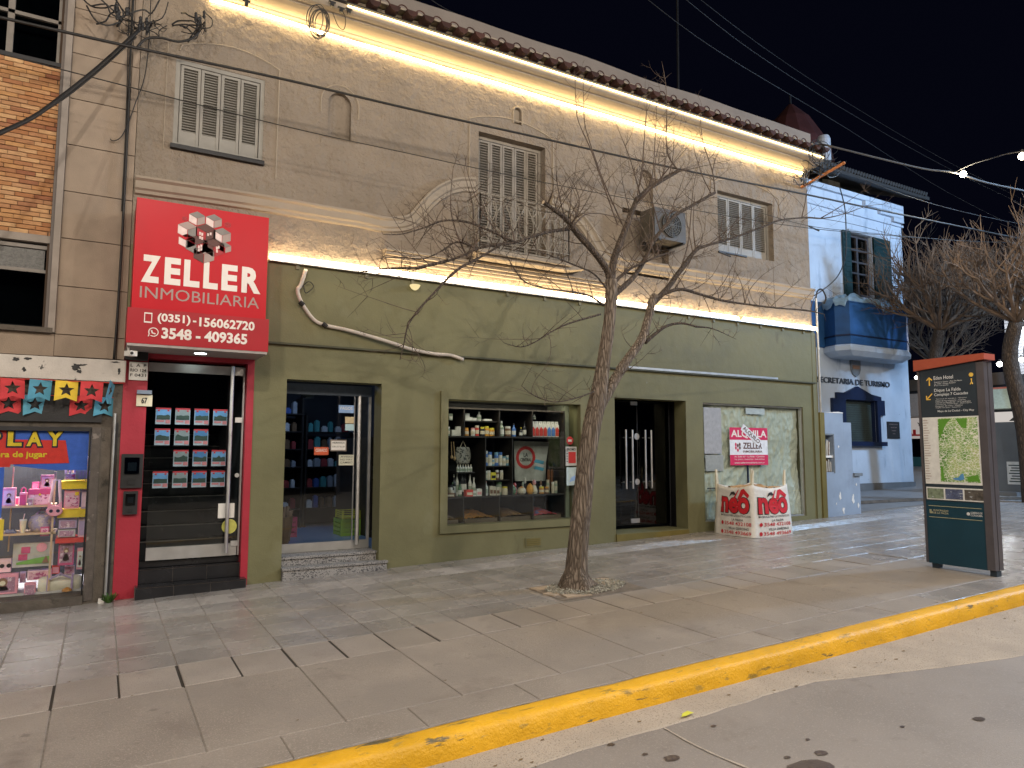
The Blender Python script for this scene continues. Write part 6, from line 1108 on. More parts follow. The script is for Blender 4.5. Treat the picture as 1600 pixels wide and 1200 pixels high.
# map: legend, streets by cell edges
def map_mat():
    m, nt, out = nodes('city_map_print'); b = N(nt, 'ShaderNodeBsdfPrincipled'); L(nt, b.outputs[0], out.inputs[0]); b.inputs['Roughness'].default_value = .35
    g = N(nt, 'ShaderNodeNewGeometry'); mp = N(nt, 'ShaderNodeMapping'); mp.inputs['Rotation'].default_value = (.3, 0, 0); mp.inputs['Scale'].default_value = (0, 1, 1.5); L(nt, g.outputs['Position'], mp.inputs[0])
    v = N(nt, 'ShaderNodeTexVoronoi'); v.feature = 'DISTANCE_TO_EDGE'; v.inputs['Scale'].default_value = 26; v.inputs['Randomness'].default_value = .75; L(nt, mp.outputs[0], v.inputs['Vector'])
    st_ = ramp(nt, v.outputs['Distance'], [(.035, (1, 1, 1)), (.075, (0, 0, 0))])
    n1 = noise_node(nt, 4.5, 3); base = ramp(nt, n1.outputs[0], [(.38, (.10, .25, .04)), (.5, (.26, .42, .14)), (.62, (.42, .50, .22))]); n2 = noise_node(nt, 70, 3)
    c = mixc(nt, st_.outputs[0], base.outputs[0], (.72, .74, .66, 1)); L(nt, c, b.inputs['Base Color']); return m
a = zt(645, 683); b = zt(910, 348); box('map_sheet', P('map_white', (.66, .67, .66)), TT, FX-.004, zt(935, 690)[0]+.003, 1.205, FX-.001, yl0-.012, 2.015)
ymap0, ymap1 = zt(728, 670)[0], zt(930, 680)[0]; box('city_map', map_mat(), TT, FX-.0065, ymap1+.01, 1.235, FX-.0042, ymap0-.0, 2.0)
def blob(nm, pts, m, X=FX-.009): MB().add([Vector((X, *p)) for p in pts]+[Vector((X+.002, *p)) for p in pts], [tuple(range(len(pts))), tuple(range(len(pts), 2*len(pts)))[::-1]]+[(i, (i+1) % len(pts), (i+1) % len(pts)+len(pts), i+len(pts)) for i in range(len(pts))]).build(nm, m, TT)
G1 = P('map_green', (.10, .28, .03)); ym = lambda t: ymap0-.01+(ymap1-ymap0+.02)*t
blob('map_park', [(ym(0), 1.99), (ym(.33), 1.99), (ym(.2), 1.93), (ym(.06), 1.80), (ym(0), 1.74)], G1); blob('map_park', [(ym(.45), 1.99), (ym(.75), 1.99), (ym(.72), 1.87), (ym(.6), 1.88)], G1); blob('map_park', [(ym(.0), 1.42), (ym(.06), 1.42), (ym(.08), 1.25), (ym(0), 1.245)], G1); blob('map_park', [(ym(.66), 1.30), (ym(.95), 1.33), (ym(.98), 1.25), (ym(.7), 1.245)], G1)
blob('map_lake', [(ym(.3), 1.28), (ym(.45), 1.29), (ym(.52), 1.33), (ym(.58), 1.34), (ym(.60), 1.27), (ym(.5), 1.255), (ym(.36), 1.26)], P('lake_blue', (.08, .25, .50)), FX-.0115)
for k in range(24): z = 1.975-k*.031; rr = random.random()*.04; box('legend_line', M_greyl, TT, FX-.006, yl0-.055-rr, z, FX-.0042, yl0-.018, z+.008)
box('photo_strip', P('map_white', (.66, .67, .66)), TT, FX-.004, zt(942, 700)[0]+.003, 1.015, FX-.001, yl0-.015, 1.165)
for k, (u0, u1, c_) in enumerate([(.02, .31, (.16, .20, .14)), (.34, .64, (.08, .10, .18)), (.67, .98, (.10, .09, .08))]):
    yA, yB = yl0-.015, zt(942, 700)[0]; m = mat(f'photo_print_{"abc"[k]}', c_, .4, .5, 22, 0, stain=[(18, .6, .08, (.45, .50, .55), (1, 1, 3))])
    box('photo', m, TT, FX-.007, yA+(yB-yA)*u1, 1.03, FX-.0042, yA+(yB-yA)*u0, 1.15)
M_tg = P('totem_gold', (.40, .38, .24))
for z in (.935, .80): box('gold_line', M_tg, TT, FX-.003, yr0+.03, z, FX-.0005, yl0-.03, z+.006)
def tl2(s, ya, yb, z, h, m): lettering(s, (FX, ya, z), (0, yb-ya, 0), (0, 0, h), m, TT, .01, .002)
tl2('MUNICIPALIDAD', -3.97, -4.15, .875, .022, M_tg); tl2('DE LA FALDA', -3.97, -4.15, .845, .022, M_tg); tl2('GOBIERNO DE', -4.40, -4.53, .875, .022, M_tw); tl2('CORDOBA', -4.40, -4.53, .845, .022, M_tw)
for k in range(3): box('crest', M_tg, TT, FX-.003, -3.96+.0+k*.013, .845, FX-.0005, -3.952+k*.013, .87+.012*(k % 2+k))
MB().tube([(FX-.001, -4.375, .87), (FX-.004, -4.375, .87)], .020, 6).build('crest', M_tw, TT)
# ================================================================ BLUE AND WHITE BUILDING
YB = 3.2; BB = thing('tourist_office', 'blue and white tourist office with a balcony, set back behind a paved forecourt', 'building', (17, YB, .5))
DW = (18.0, 19.05, 5.95, 7.76); GW = (17.45, 18.85, 1.86, 3.0)
xr = 20.55
wall(MB(), 12.02, xr, 0, 8.93, [DW, GW], YB, YB+.3).build('front_wall', M_bwall, BB)
box('side_wall', M_bwall, BB, xr-.3, YB+.31, 0, xr, 10, 8.9); box('room_behind', M_dark, BB, 12.1, YB+1.5, 0, xr-.31, 9.9, 8.8)
MB().prism([(12.02, 8.4), (12.5, 8.4), (12.5, 9.6), (12.02, 9.6)], YB-.0+.4, YB+4).build('side_gable', M_bwall, BB)
box('blue_band', M_blue, BB, 12.03, YB-.03, 4.36, 17.5, YB-.002, 5.60); box('grey_base', mat('grey_base', (.14, .15, .16), .7), BB, 12.03, YB-.04, .3, xr+.02, YB-.002, .72)
# stepped corbels under the eave
for k, (a, b, z) in enumerate([(17.0, 18.65, 8.88), (18.65, 19.42, 8.74), (19.42, 20.1, 8.60)]): pass
for k, (a, z) in enumerate([(15.6, 8.92), (18.7, 8.79), (19.4, 8.66), (20.05, 8.53)]): box('corbel', M_bwall, BB, a, YB-.10-.0*k, z-.14, xr+.0-.002*k, YB-.003-.0005*k, z)
box('cornice_line', M_bwall, BB, 13, YB-.06, 8.28, xr+.03, YB-.003, 8.34)
ev = MB(); 
for i in range(62):
    x = 14.2+i*.135*.85; z = 9.32-.0*i
    ev.tube([(x, YB-.75, 9.10), (x, YB+.3, 9.50)], .060 if i % 2 else .045, 8)
ev2 = MB().add([(14.1, YB-.80, 9.02), (xr+.15, YB-.80, 9.02), (xr+.15, YB+2.5, 10.4), (14.1, YB+2.5, 10.4), (14.1, YB-.80, 8.92), (xr+.15, YB-.80, 8.92), (xr+.15, YB+2.5, 10.3), (14.1, YB+2.5, 10.3)], [(0, 1, 2, 3), (4, 7, 6, 5), (0, 4, 5, 1), (1, 5, 6, 2), (3, 2, 6, 7), (0, 3, 7, 4)])
ev2.build('roof', mat('grey_clay', (.03, .028, .027), .8, .2, 5, .3), BB)
for i in range(51):
    x = 14.35+i*.122; rt = MB().tube([(x, YB-.86, 9.04), (x, YB+.1, 9.46)], .056, 8).build('roof_tile', mat('grey_clay', (.10, .095, .09)), BB)
# balcony
bp = [(16.75, YB), (16.60, YB-.45), (16.75, YB-.78), (19.25, YB-.78), (19.80, YB-.50), (19.95, YB)]
def loft(rings, nm, m, par=BB):
    mb = MB(); n = len(rings[0][0])
    for pl, z in rings: mb.v += [Vector((x, y, z)) for x, y in pl]
    for j in range(len(rings)-1): mb.f += [(j*n+i, j*n+(i+1) % n, (j+1)*n+(i+1) % n, (j+1)*n+i) for i in range(n)]
    mb.f += [tuple(range(n))[::-1], tuple(range((len(rings)-1)*n, len(rings)*n))]; return mb.build(nm, m, par)
sc = lambda f: [(18.3+(x-18.3)*f, YB+(y-YB)*f) for x, y in bp]
bal = loft([(sc(1), 4.38), (sc(1), 5.48)], 'balcony', M_blue); loft([(sc(1.02), 4.60), (sc(1.02), 4.64)], 'balcony_band', M_navy, bal); loft([(sc(.86), 4.10), (sc(1.03), 4.22), (sc(1.04), 4.33), (sc(1.0), 4.379)], 'balcony_base', M_bwall, bal); loft([(sc(1.02), 5.481), (sc(1.02), 5.55)], 'balcony_rim', M_blue, bal)
mb = MB(); cl = []; edge = sc(1.035)[:]; 
pth = []
for i in range(5):
    for k in range(8): pth.append(Vector((edge[i][0]+(edge[i+1][0]-edge[i][0])*k/8, edge[i][1]+(edge[i+1][1]-edge[i][1])*k/8, 0)))
nn = len(pth)
for i, p in enumerate(pth):
    dr = .20*abs(math.sin(i*.37+.6*math.sin(i*.9)))+.05+.08*noise.noise(Vector((i*.8, 0, 0))); c_ = Vector((18.3, YB-.2, 0))
    for t_, z in ((.65, 5.72+.10*math.sin(i*.9)), (.9, 5.66+.06*math.sin(i*1.7)), (1.0, 5.60), (1.01, 5.60-dr*.5), (1.0, 5.60-dr)):
        q_ = c_+(p-c_)*t_; mb.v.append(Vector((q_.x, q_.y, z)))
mb.f = [(i*5+j, i*5+j+1, (i+1)*5+j+1, (i+1)*5+j) for i in range(nn-1) for j in range(4)]
tag(mb.build('draped_cloth', mat('pale_cloth', (.22, .33, .42), .8, .1, 5, .5, 12)), 'pale blue crumpled cloth draped over the blue balcony', 'cloth')
# balcony door with shutters
wd = box('balcony_door', M_gld, BB, DW[0]+.02, YB+.16, DW[2], DW[1]-.02, YB+.17, DW[3]-.02); M_wf = P('door_frame_grey', (.06, .055, .06)); f_ = MB(); dcx = (DW[0]+DW[1])/2
for x in (DW[0], dcx-.05, DW[1]-.07): f_.box(x, YB+.10, DW[2], x+.08, YB+.158, DW[3]-.01)
for z in (7.30, 7.68, 6.0, 6.62, 6.95): f_.box(DW[0]+.081, YB+.10, z, dcx-.051, YB+.15, z+.05).box(dcx+.031, YB+.10, z, DW[1]-.071, YB+.15, z+.05)
f_.build('glazing_bars', M_wf, wd)
for x0_, x1_, yo in ((17.66, 17.99, .0), (19.06, 19.86, .0)):
    s_ = box('open_shutter', M_dgreen, BB, x0_, YB-.07, DW[2]-.05, x1_, YB-.02, DW[3]+.0)
    for k in range(12): box('slat', M_dgreen, s_, x0_+.04, YB-.082, DW[2]+.05+k*.145, x1_-.04, YB-.071, DW[2]+.13+k*.145)
box('lintel_fringe', P('fringe', (.35, .38, .42)), BB, 17.95, YB-.05, 7.765, 19.7, YB-.003, 7.84); box('wall_box', P('box_pale', (.45, .48, .5)), BB, 20.0, YB-.06, 5.95, 20.25, YB-.003, 6.25)
# lower window surround in navy
def nb(a, b, c_, d_, y=.06): box('window_surround', M_navy, BB, a, YB-y, c_, b, YB-.003, d_)
MB().prism([(16.9, 2.62), (16.9, 3.02), (17.1, 3.02), (17.1, 3.18), (17.45, 3.18), (18.0, 3.38), (18.6, 3.18), (19.05, 3.12), (19.05, 3.02), (19.2, 3.02), (19.2, 2.60), (18.98, 2.60), (18.98, 1.86), (18.851, 1.86), (18.851, 3.001), (17.449, 3.001), (17.449, 1.86), (17.3, 1.86), (17.3, 2.62)], YB-.08, YB-.003).build('window_surround', M_navy, BB)
box('window_sill', M_navy, BB, 17.2, YB-.16, 1.74, 19.12, YB-.003, 1.858)
box('window_jamb', M_navy, BB, 18.835, YB-.0, 1.861, 18.849, YB+.11, 2.999); box('window_jamb', M_navy, BB, 17.451, YB, 2.985, 18.834, YB+.11, 2.999)
rs = box('roller_shutter', M_black, BB, 17.46, YB+.12, 1.865, 18.84, YB+.14, 2.995); sm = MB().box(0, 0, 0, 1.37, .014, .052); me = bpy.data.meshes.new('slat'); me.from_pydata([tuple(v) for v in sm.v], [], sm.f); me.materials.append(mat('roller_slat', (.045, .06, .055), .4, .2, 5, .05))
for k in range(18): link('slat', me, (17.464, YB+.104, 1.87+k*.062), rs)
lettering('SECRETARIA DE TURISMO', (16.36, YB, 3.42), (3.20, 0, 0), (0, 0, .155), P('letter_slate', (.06, .075, .10)), BB, .012, .012, extr=.012)
t = thing('shield_crest', 'grey shield crest above the tourist office lettering', 'crest', (18.0, YB, 3.65)); q = [(17.80, 4.10), (18.22, 4.10), (18.22, 3.85), (18.15, 3.72), (18.01, 3.64), (17.87, 3.72), (17.80, 3.85)]; MB().prism(q[::-1], YB-.05, YB-.003).build('shield', P('crest_grey', (.17, .19, .21)), t); MB().prism([(17.86, 3.86), (18.16, 3.86), (18.16, 3.96), (17.86, 3.96)], YB-.058, YB-.0505).build('band', P('crest_brown', (.22, .14, .10)), t)
t = thing('bronze_plaque', 'black plaque with small lines on the pale blue wall beside the window', 'plaque', (19.65, YB, 1.93)); box('plate', M_black, t, 19.36, YB-.03, 1.96, 19.93, YB-.003, 2.44)
for k, (s, w) in enumerate([('MUNICIPALIDAD DE LA FALDA', .40), ('SECRETARIA', .30), ('TURISMO', .22), ('1979', .12)]): lettering(s, (19.645-w/2, YB-.03, 2.35-k*.09), (w, 0, 0), (0, 0, .028), M_greyl, t)
# forecourt
fc = MB().add([(12.03, .2, gz(12, .2)-.0), (60, .2, gz(60, .2)), (60, YB+6, gz(60, YB)+.05), (12.03, YB+6, gz(12, YB)+.05)], [(0, 1, 2, 3)]).build('forecourt_paving', mat('forecourt_concrete', (.20, .20, .205), .55, .15, 2, .3, 80, stain=[(1.5, .58, .2, (.13, .13, .135), None)])); struct(fc)
struct(MB().add([(12.03, 0.0, gz(12, 0)-.016), (60, 0.0, gz(60, 0)-.016), (60, .21, gz(60, .2)-.004), (12.03, .21, gz(12, .2)-.004)], [(0, 1, 2, 3)]).build('sidewalk_edge', M_joint))
mb = MB(); pl = smooth_path([(13.4, 1.5, 0), (15.2, 1.15, 0), (16.6, .75, 0), (17.6, .15, 0), (18.4, -.5, 0)], 6)
for p in pl: mb.v += [Vector((p.x, p.y, gz(p.x, p.y)+.006)), Vector((p.x, p.y-.03, gz(p.x, p.y)+.06)), Vector((p.x+.02, p.y-.15, gz(p.x, p.y)+.06)), Vector((p.x+.02, p.y-.17, gz(p.x, p.y)+.004))]
mb.f = [(i*4+j, i*4+4+j, i*4+5+j, i*4+1+j) for i in range(len(pl)-1) for j in range(3)]; struct(mb.build('low_kerb', M_grime))
# stepped garden wall with book niche
GWL = thing('garden_wall', 'low stepped pale blue wall with flaking paint and a book niche', 'wall', (12.7, .12, .3))
mb = MB(); zg = .2; wall(mb, 12.205, 12.84, zg, 2.35, [(12.207, 12.50, 1.19, 1.91)], 0, .28); mb.box(12.841, 0, zg, 13.09, .28, 2.17).box(13.091, 0, zg, 13.30, .28, 1.10); mb.build('wall_body', M_lowwall, GWL)
MB().prism([(12.84, 2.352), (12.84, 2.37), (12.7, 2.38), (12.45, 2.365), (12.30, 2.352)], -.006, .284).build('flaked_top', M_white, GWL)
for k, (px, py, w, h) in enumerate([(1313, 775, .055, .10), (1333, 780, .06, .12), (1341, 789, .045, .08), (1318, 797, .06, .09), (1307, 787, .02, .03), (1310, 698, .03, .03), (1338, 757, .025, .04)]):
    c = at(px, py, 0); MB().prism([(c.x+w*(.6+.6*noise.noise(Vector((math.cos(a)*1.7+k, math.sin(a)*1.7, k))))*math.cos(a), c.z+h*(.6+.6*noise.noise(Vector((math.cos(a)*1.7+k, math.sin(a)*1.7, k))))*math.sin(a)) for a in [2*PI*j/16 for j in range(16)]], -.005, -.001).build('flaked_patch', M_white, GWL)
box('niche_back', M_dark, GWL, 12.21, .22, 1.192, 12.498, .27, 1.908); box('niche_shelf', M_white, GWL, 12.209, .01, 1.47, 12.498, .21, 1.515); box('niche_frame', P('crest_grey', (.17, .19, .21)), GWL, 12.50, -.012, 1.17, 12.53, .0-.001, 1.94); box('niche_frame', P('crest_grey', (.17, .19, .21)), GWL, 12.207, -.012, 1.912, 12.499, -.001, 1.94)
box('cap', P('crest_grey', (.17, .19, .21)), GWL, 13.10, -.03, 1.102, 13.36, .31, 1.16)
box('olive_pier', M_olive, B, 12.07, -.05, -.05, 12.203, .30, 2.35)
for k, (x, tl, hh, c_) in enumerate([(12.23, .25, .30, (.30, .30, .32)), (12.29, .25, .31, (.16, .22, .34)), (12.345, .10, .29, (.42, .40, .36)), (12.40, .05, .27, (.20, .08, .05)), (12.25, .03, .24, (.25, .13, .08)), (12.31, 0, .22, (.30, .20, .12)), (12.37, 0, .25, (.12, .10, .09)), (12.43, 0, .2, (.28, .24, .2))]):
    z = 1.518 if k < 4 else 1.195; t = thing('book', f'{ORD[k % 4]} book from the olive pier on the {"upper" if k < 4 else "lower"} shelf of the wall niche', 'book', (x, .1, z), 'books in the wall niche')
    o = MB().box(x, .03, z, x+.035, .18, z+hh); o2 = MB().box(x+.004, .026, z+.01, x+.031, .0295, z+hh-.01)
    for m_ in (o, o2): m_.xform(lambda p: (p.x+(p.z-z)*tl*.6, p.y, z+(p.z-z)*(1-.05*tl)))
    o.build('cover', P(f'book_{"abcdefgh"[k]}', c_), t); o2.build('spine', P('book_spine', (.45, .42, .36)), t)
# turret roof and white chimney behind the cornice corner
TR_ = thing('turret_roof', 'dark red conical turret roof with round white chimney top behind the eaves', 'roof', (15.6, 3.8, 9.0))
ap = at(1262, 152, 4.0); mb = MB(); mb.lathe((ap.x, 4.6, 0), [(1.15, ap.z-1.9), (1.0, ap.z-1.3), (.55, ap.z-.5), (.08, ap.z+.02)], 14); mb.build('cone', mat('dark_red_slate', (.055, .013, .012), .8, .2, 5, .3), TR_)
c = at(1287, 222, 2.6); MB().lathe((c.x, 2.6, c.z-.25), [(.17, -.3), (.17, .30), (.14, .40), (.05, .44)], 16).build('chimney_top', P('chimney_grey', (.36, .38, .42)), TR_); MB().tube([(ap.x, 4.6, ap.z), (ap.x, 4.6, ap.z+.35)], .03, 6).build('finial', M_black, TR_)
c = at(1313, 268, 3.6); t = thing('chimney', 'pale double chimney standing on the tiled roof beside the orange rod', 'chimney', (c.x, 3.9, c.z-.6)); box('stack', M_white, t, c.x-.28, 3.8, c.z-1.2, c.x-.02, 4.0, c.z+.25); box('stack', M_white, t, c.x+.02, 3.8, c.z-1.2, c.x+.24, 4.0, c.z+.18)
# ================================================================ RIGHT: grey walls, shop row, trees, lamp
t = thing('grey_pillar', 'grey blue pillar with a white notice plaque beside the planted hedge', 'pillar', (19.6, .1, .5))
box('pillar_body', M_gwall, t, 19.3, -.35, .2, 20.0, .62, 2.32); box('pillar_foot', mat('grey_base', (.14, .15, .16)), t, 19.1, -.15, .2, 19.299, .62, .62); box('notice', P('notice_white', (.58, .62, .64)), t, 19.288, -.29, .80, 19.299, .12, 1.35)
for k in range(7): box('text_line', M_dgreen, t, 19.284, -.25+.0*k, .86+k*.065, 19.2875, .08-.03*(k % 3), .885+k*.065)
t = thing('low_grey_wall', 'low grey wall running behind the pillar towards the shops', 'wall', (22, -1, .4)); box('wall_body', M_gwall, t, 21.2, -6.5, .2, 21.5, -.36, 1.45)
hd = MB(); r2 = random.Random(5)
for k in range(2600):
    c = Vector((r2.uniform(22.2, 23.8), r2.uniform(-6, -.0), r2.uniform(.6, 2.55))); n_ = Vector((r2.uniform(-1, 1), r2.uniform(-1, 1), r2.uniform(-1, 1))).normalized(); u = n_.orthogonal()*.06; v = n_.cross(u.normalized())*.035; hd.add([c-u, c+v, c+u, c-v], [(0, 1, 2, 3)])
tag(hd.build('hedge', P('hedge_green', (.03, .05, .015))), 'dark leafy hedge behind the low grey wall', 'hedge')
# shop row across the side street, facing the camera
SX = 31.0; SH = thing('shop_row', 'low row of shops with green awning and lit white fascia in the distance', 'building', (SX+2, 3, .8))
a31 = lambda px, py: (lambda p: (p.y, p.z))(atx(px, py, SX))
box('rear_wall', M_room, SH, SX+.6, -14, 0, SX+8, 22, 4.3); box('upper_wall', mat('upper_beige', (.16, .14, .12), .8), SH, SX+.5, 5.8, 4.3, SX+6, 22, 4.8)
box('awning', P('awning_green', (.42, .50, .44)), SH, SX-.4, -8, 3.28, SX+.6, 6.4, 4.05); box('awning', P('awning_beige', (.42, .36, .32)), SH, SX-.3, 6.9, 3.1, SX+.5, 14, 4.1); box('awning_stripe', P('awning_red', (.5, .16, .12)), SH, SX-.42, -8, 4.051, SX+.62, 6.4, 4.12)
for k in range(5): box('awning_frame', M_alu, SH, SX-.44, -7+k*3.2, 3.2, SX-.41, -6.94+k*3.2, 4.1)
M_fas = emis('lit_fascia', (1, .93, .86), .55); M_fas2 = emis('lit_fascia_dim', (1, .90, .84), .32)
box('fascia', M_fas, SH, SX-.25, -9, 2.72, SX-.1, 6.5, 3.15); box('fascia', M_fas2, SH, SX-.25, 7.6, 2.15, SX-.1, 12, 3.05)
yA = a31(1582, 662)[0]; lettering('ALE', (SX-.25, yA, 2.78), (0, -2.0, 0), (0, 0, .34), M_black, SH, .06, .02); lettering('ALE', (SX-.25, a31(1416, 688)[0], 2.26), (0, -1.1, 0), (0, 0, .28), P('sign_red_text', (.6, .03, .03)), SH, .06, .02); lettering('A', (SX-.25, a31(1418, 668)[0]-.1, 2.68), (0, -.16, 0), (0, 0, .16), M_black, SH, .04, .02); lettering('Y', (SX-.25, a31(1418, 668)[0]-.6, 2.68), (0, -.16, 0), (0, 0, .16), M_black, SH, .04, .02)
box('shop_glass', M_gld, SH, SX+.1, -9, .9, SX+.12, 12, 2.7); box('teal_counter', P('counter_teal', (.03, .10, .10)), SH, SX-.2, 7.6, .6, SX, 10.2, 1.35); box('white_step', M_white, SH, SX-.5, 7.6, .5, SX-.2, 10.0, .66)
box('dark_pier', M_black, SH, SX-.05, 6.5, .5, SX+.3, 7.55, 3.3)
# grey ribbed gable lit by a lamp
GR = thing('ribbed_gable', 'grey ribbed metal gable lit by a glaring lamp behind the bare trees', 'building', (36, 4, 5))
a = atx(1568, 482, 35.0); b = atx(1568, 560, 35.0); box('gable_wall', P('gable_core', (.25, .25, .26)), GR, 35.05, -8, 4.9, 38, a.y, a.z)
for k in range(22): box('rib', P('gable_grey', (.33, .33, .35)), GR, 34.98, -8, 4.95+k*(a.z-4.95)/22, 35.049, a.y-.0, 4.95+(k+.82)*(a.z-4.95)/22)
def lamp_glow(name, lb, loc, r, s, col, w=0, cat='lamp', rod=None):
    t = thing(name, lb, cat, loc); MB().lathe((loc[0], loc[1], loc[2]-r), [(r*.3, 0), (r*.85, r*.4), (r, r), (r*.8, r*1.6), (r*.35, r*2)], 12).build('bulb', emis(f'glow_{s}_{col[2]}', col, s), t, smooth=True)
    MB().lathe((loc[0], loc[1], loc[2]+r), [(r*.45, 0), (r*.45, r*.9), (r*.2, r*1.1)], 8).build('socket', M_cable, t)
    if w: lampo('lamp_light', 'POINT', (loc[0], loc[1], loc[2]-r*1.3), w, col, size=r)
    return t
p = atx(1592, 512, 33.5); lamp_glow('flood_lamp', 'glaring white lamp on the ribbed gable at the photo edge', tuple(p), .22, 40, (.9, .95, 1), 500)
p = atx(1562, 569, 27); lamp_glow('shop_lamp', 'small bright white lamp above the totem side under the trees', tuple(p), .085, 30, (1, .96, .9), 60); p = atx(1432, 590, 27); lamp_glow('shop_lamp', 'small white lamp glimpsed between totem and balcony', tuple(p), .06, 24, (1, .95, .85), 30); p = atx(1596, 562, 27); lamp_glow('shop_lamp', 'small bright lamp at the photo edge below the glaring lamp', tuple(p), .075, 30, (1, .96, .9), 40); p = atx(1546, 642, 29); lamp_glow('awning_lamp', 'small warm lamp under the distant green awning', tuple(p), .06, 20, (1, .95, .8), 40)
p = at(1505, 272, -1.5); b1 = Vector(p); lamp_glow('string_bulb', 'bright festoon bulb hanging where the two light cables meet', tuple(p), .062, 40, (1, .86, .62), 90, 'bulb')
p = at(1597, 244, -3.5); b2 = Vector(p); lamp_glow('string_bulb', 'bright festoon bulb at the upper photo edge', tuple(p), .055, 40, (1, .84, .6), 60, 'bulb')
# background trees with upright whips
def bare_tree(x, y, z0, h, R, seed, nm, lb, lean=0.0, n1=12, m=None):
    r = random.Random(seed); t = thing('bare_tree', lb, 'tree', (x, y, z0), 'bare pollarded trees beyond the totem'); m = m or mat('warm_branch', (.135, .09, .06), .85, .3, 6, .2)
    hd = Vector((x+lean, y+lean*.3, z0+h)); MB().tube(smooth_path([(x, y, z0-.3), (x+lean*.2, y, z0+h*.4), (x+lean*.7, y+.1, z0+h*.8), hd], 4), [.19-.05*i/12 for i in range(13)], 10).build('trunk', M_limb, t, smooth=True)
    cr = MB()
    def grow(p, d, l, rad, dep):
        n = 6; pts = [p]; dd = d.copy()
        for i in range(n): dd = (dd+Vector((r.uniform(-1, 1), r.uniform(-1, 1), r.uniform(-.4, .8)))*(.16 if dep < 3 else .12)+Vector((0, 0, .10 if dep > 1 else .02))).normalized(); pts.append(pts[-1]+dd*l/n)
        cr.tube(pts, [rad*(1-.6*i/n) for i in range(n+1)], 5 if dep > 1 else 3, cap=False)
        if dep:
            for k in range([0, 4, 6, 6][dep]):
                i = r.randint(2, n); q_ = (pts[i]-pts[i-1]).normalized(); s = Matrix.Rotation(r.uniform(0, 2*PI), 3, q_) @ q_.orthogonal().normalized(); f = r.uniform(.35, .75)
                nd = (q_*.8+s*.8+Vector((0, 0, .35 if r.random() < .6 else -.1))).normalized(); grow(pts[i], nd, l*f, rad*.5, dep-1)
    for k in range(n1):
        a = 2*PI*k/n1+r.uniform(-.3, .3); d = Vector((math.cos(a), math.sin(a), r.uniform(.1, 1.3))).normalized(); grow(hd, d, R*r.uniform(.7, 1.1), .055, 3)
    cr.build('crown', m, t)
c = at(1462, 470, 1.3); bare_tree(c.x+.3, 1.3, gz(c.x, 1.3), 4.2, 1.75, 3, 'a', 'bare tree with upright shoots between the balcony and the totem', -.4, 13)
c = at(1560, 470, -1.0); bare_tree(c.x+.9, -1.0, gz(c.x, -1), 4.0, 1.7, 8, 'b', 'bare tree behind the totem with a trunk leaning at the photo edge', -.5, 11)
c = at(1600, 430, 3.8); bare_tree(c.x+.5, 3.8, gz(c.x, 3.8), 5.2, 2.6, 21, 'c', 'larger bare tree farther off before the ribbed gable', -.5, 12); c = at(1470, 620, 6.0); bare_tree(c.x, 6.0, gz(c.x, 6), 4.0, 2.6, 31, 'd', 'dark bare tree deep behind, seen low between office and totem', -.3, 12, mat('dark_branch', (.07, .055, .045), .85, .3, 6, .2))
# ================================================================ CABLES
def cable(lb, pts, r, m=M_cable, n=5, name='cable', sides=6, cat='cable'):
    t = thing(name, lb, cat, at(*pts[0])); MB().tube(smooth_path([at(*p) for p in pts], n), r, sides).build('wire', m, t, smooth=True); return t
cable('thick black cable crossing the whole facade below the eaves', [(-60, 15, -.9), (0, 27, -.9), (200, 72, -.9), (440, 123, -.9), (640, 170, -.9), (860, 219, -.9), (1060, 264, -.95), (1260, 304, -1.0), (1412, 336, -1.1), (1620, 378, -1.2)], .016)
cable('thin dark wire crossing the facade between window and balcony door', [(-60, 70, -.8), (0, 84, -.8), (102, 110, -.8), (440, 196, -.8), (640, 240, -.8), (860, 287, -.8), (1060, 324, -.85), (1260, 356, -.9), (1440, 372, -1)], .006)
cable('very thin wire below the string course end near the office', [(1180, 330, -.4), (1260, 352, -.5), (1340, 362, -.8), (1500, 376, -1.2), (1620, 380, -1.4)], .005)
cable('thick twisted cable dropping from the wire hub to the photo edge', [(216, 48, -.35), (190, 72, -.5), (150, 108, -.8), (100, 148, -1.1), (50, 184, -1.4), (-20, 216, -1.8)], .020)
cable('second black cable hugging the thick dropping cable', [(212, 58, -.36), (175, 92, -.6), (140, 122, -.85), (100, 153, -1.1), (40, 190, -1.45), (-20, 219, -1.8)], .012)
cable('upright black cable running down the grey wall to the red pillar', [(209, -20, -.04), (205, 60, -.04), (200, 180, -.04), (193, 330, -.04), (185, 470, -.04), (178, 562, -.04)], .014)
cable('thin upright wire close beside the black wall cable', [(203, -20, -.03), (200, 80, -.03), (197, 190, -.03), (190, 330, -.03)], .006)
cable('loose thin wire ending in a hook on the grey wall', [(236, -10, -.05), (233, 60, -.08), (226, 120, -.1), (212, 160, -.1), (202, 188, -.06), (190, 213, -.05), (178, 220, -.04), (172, 217, -.04)], .006)
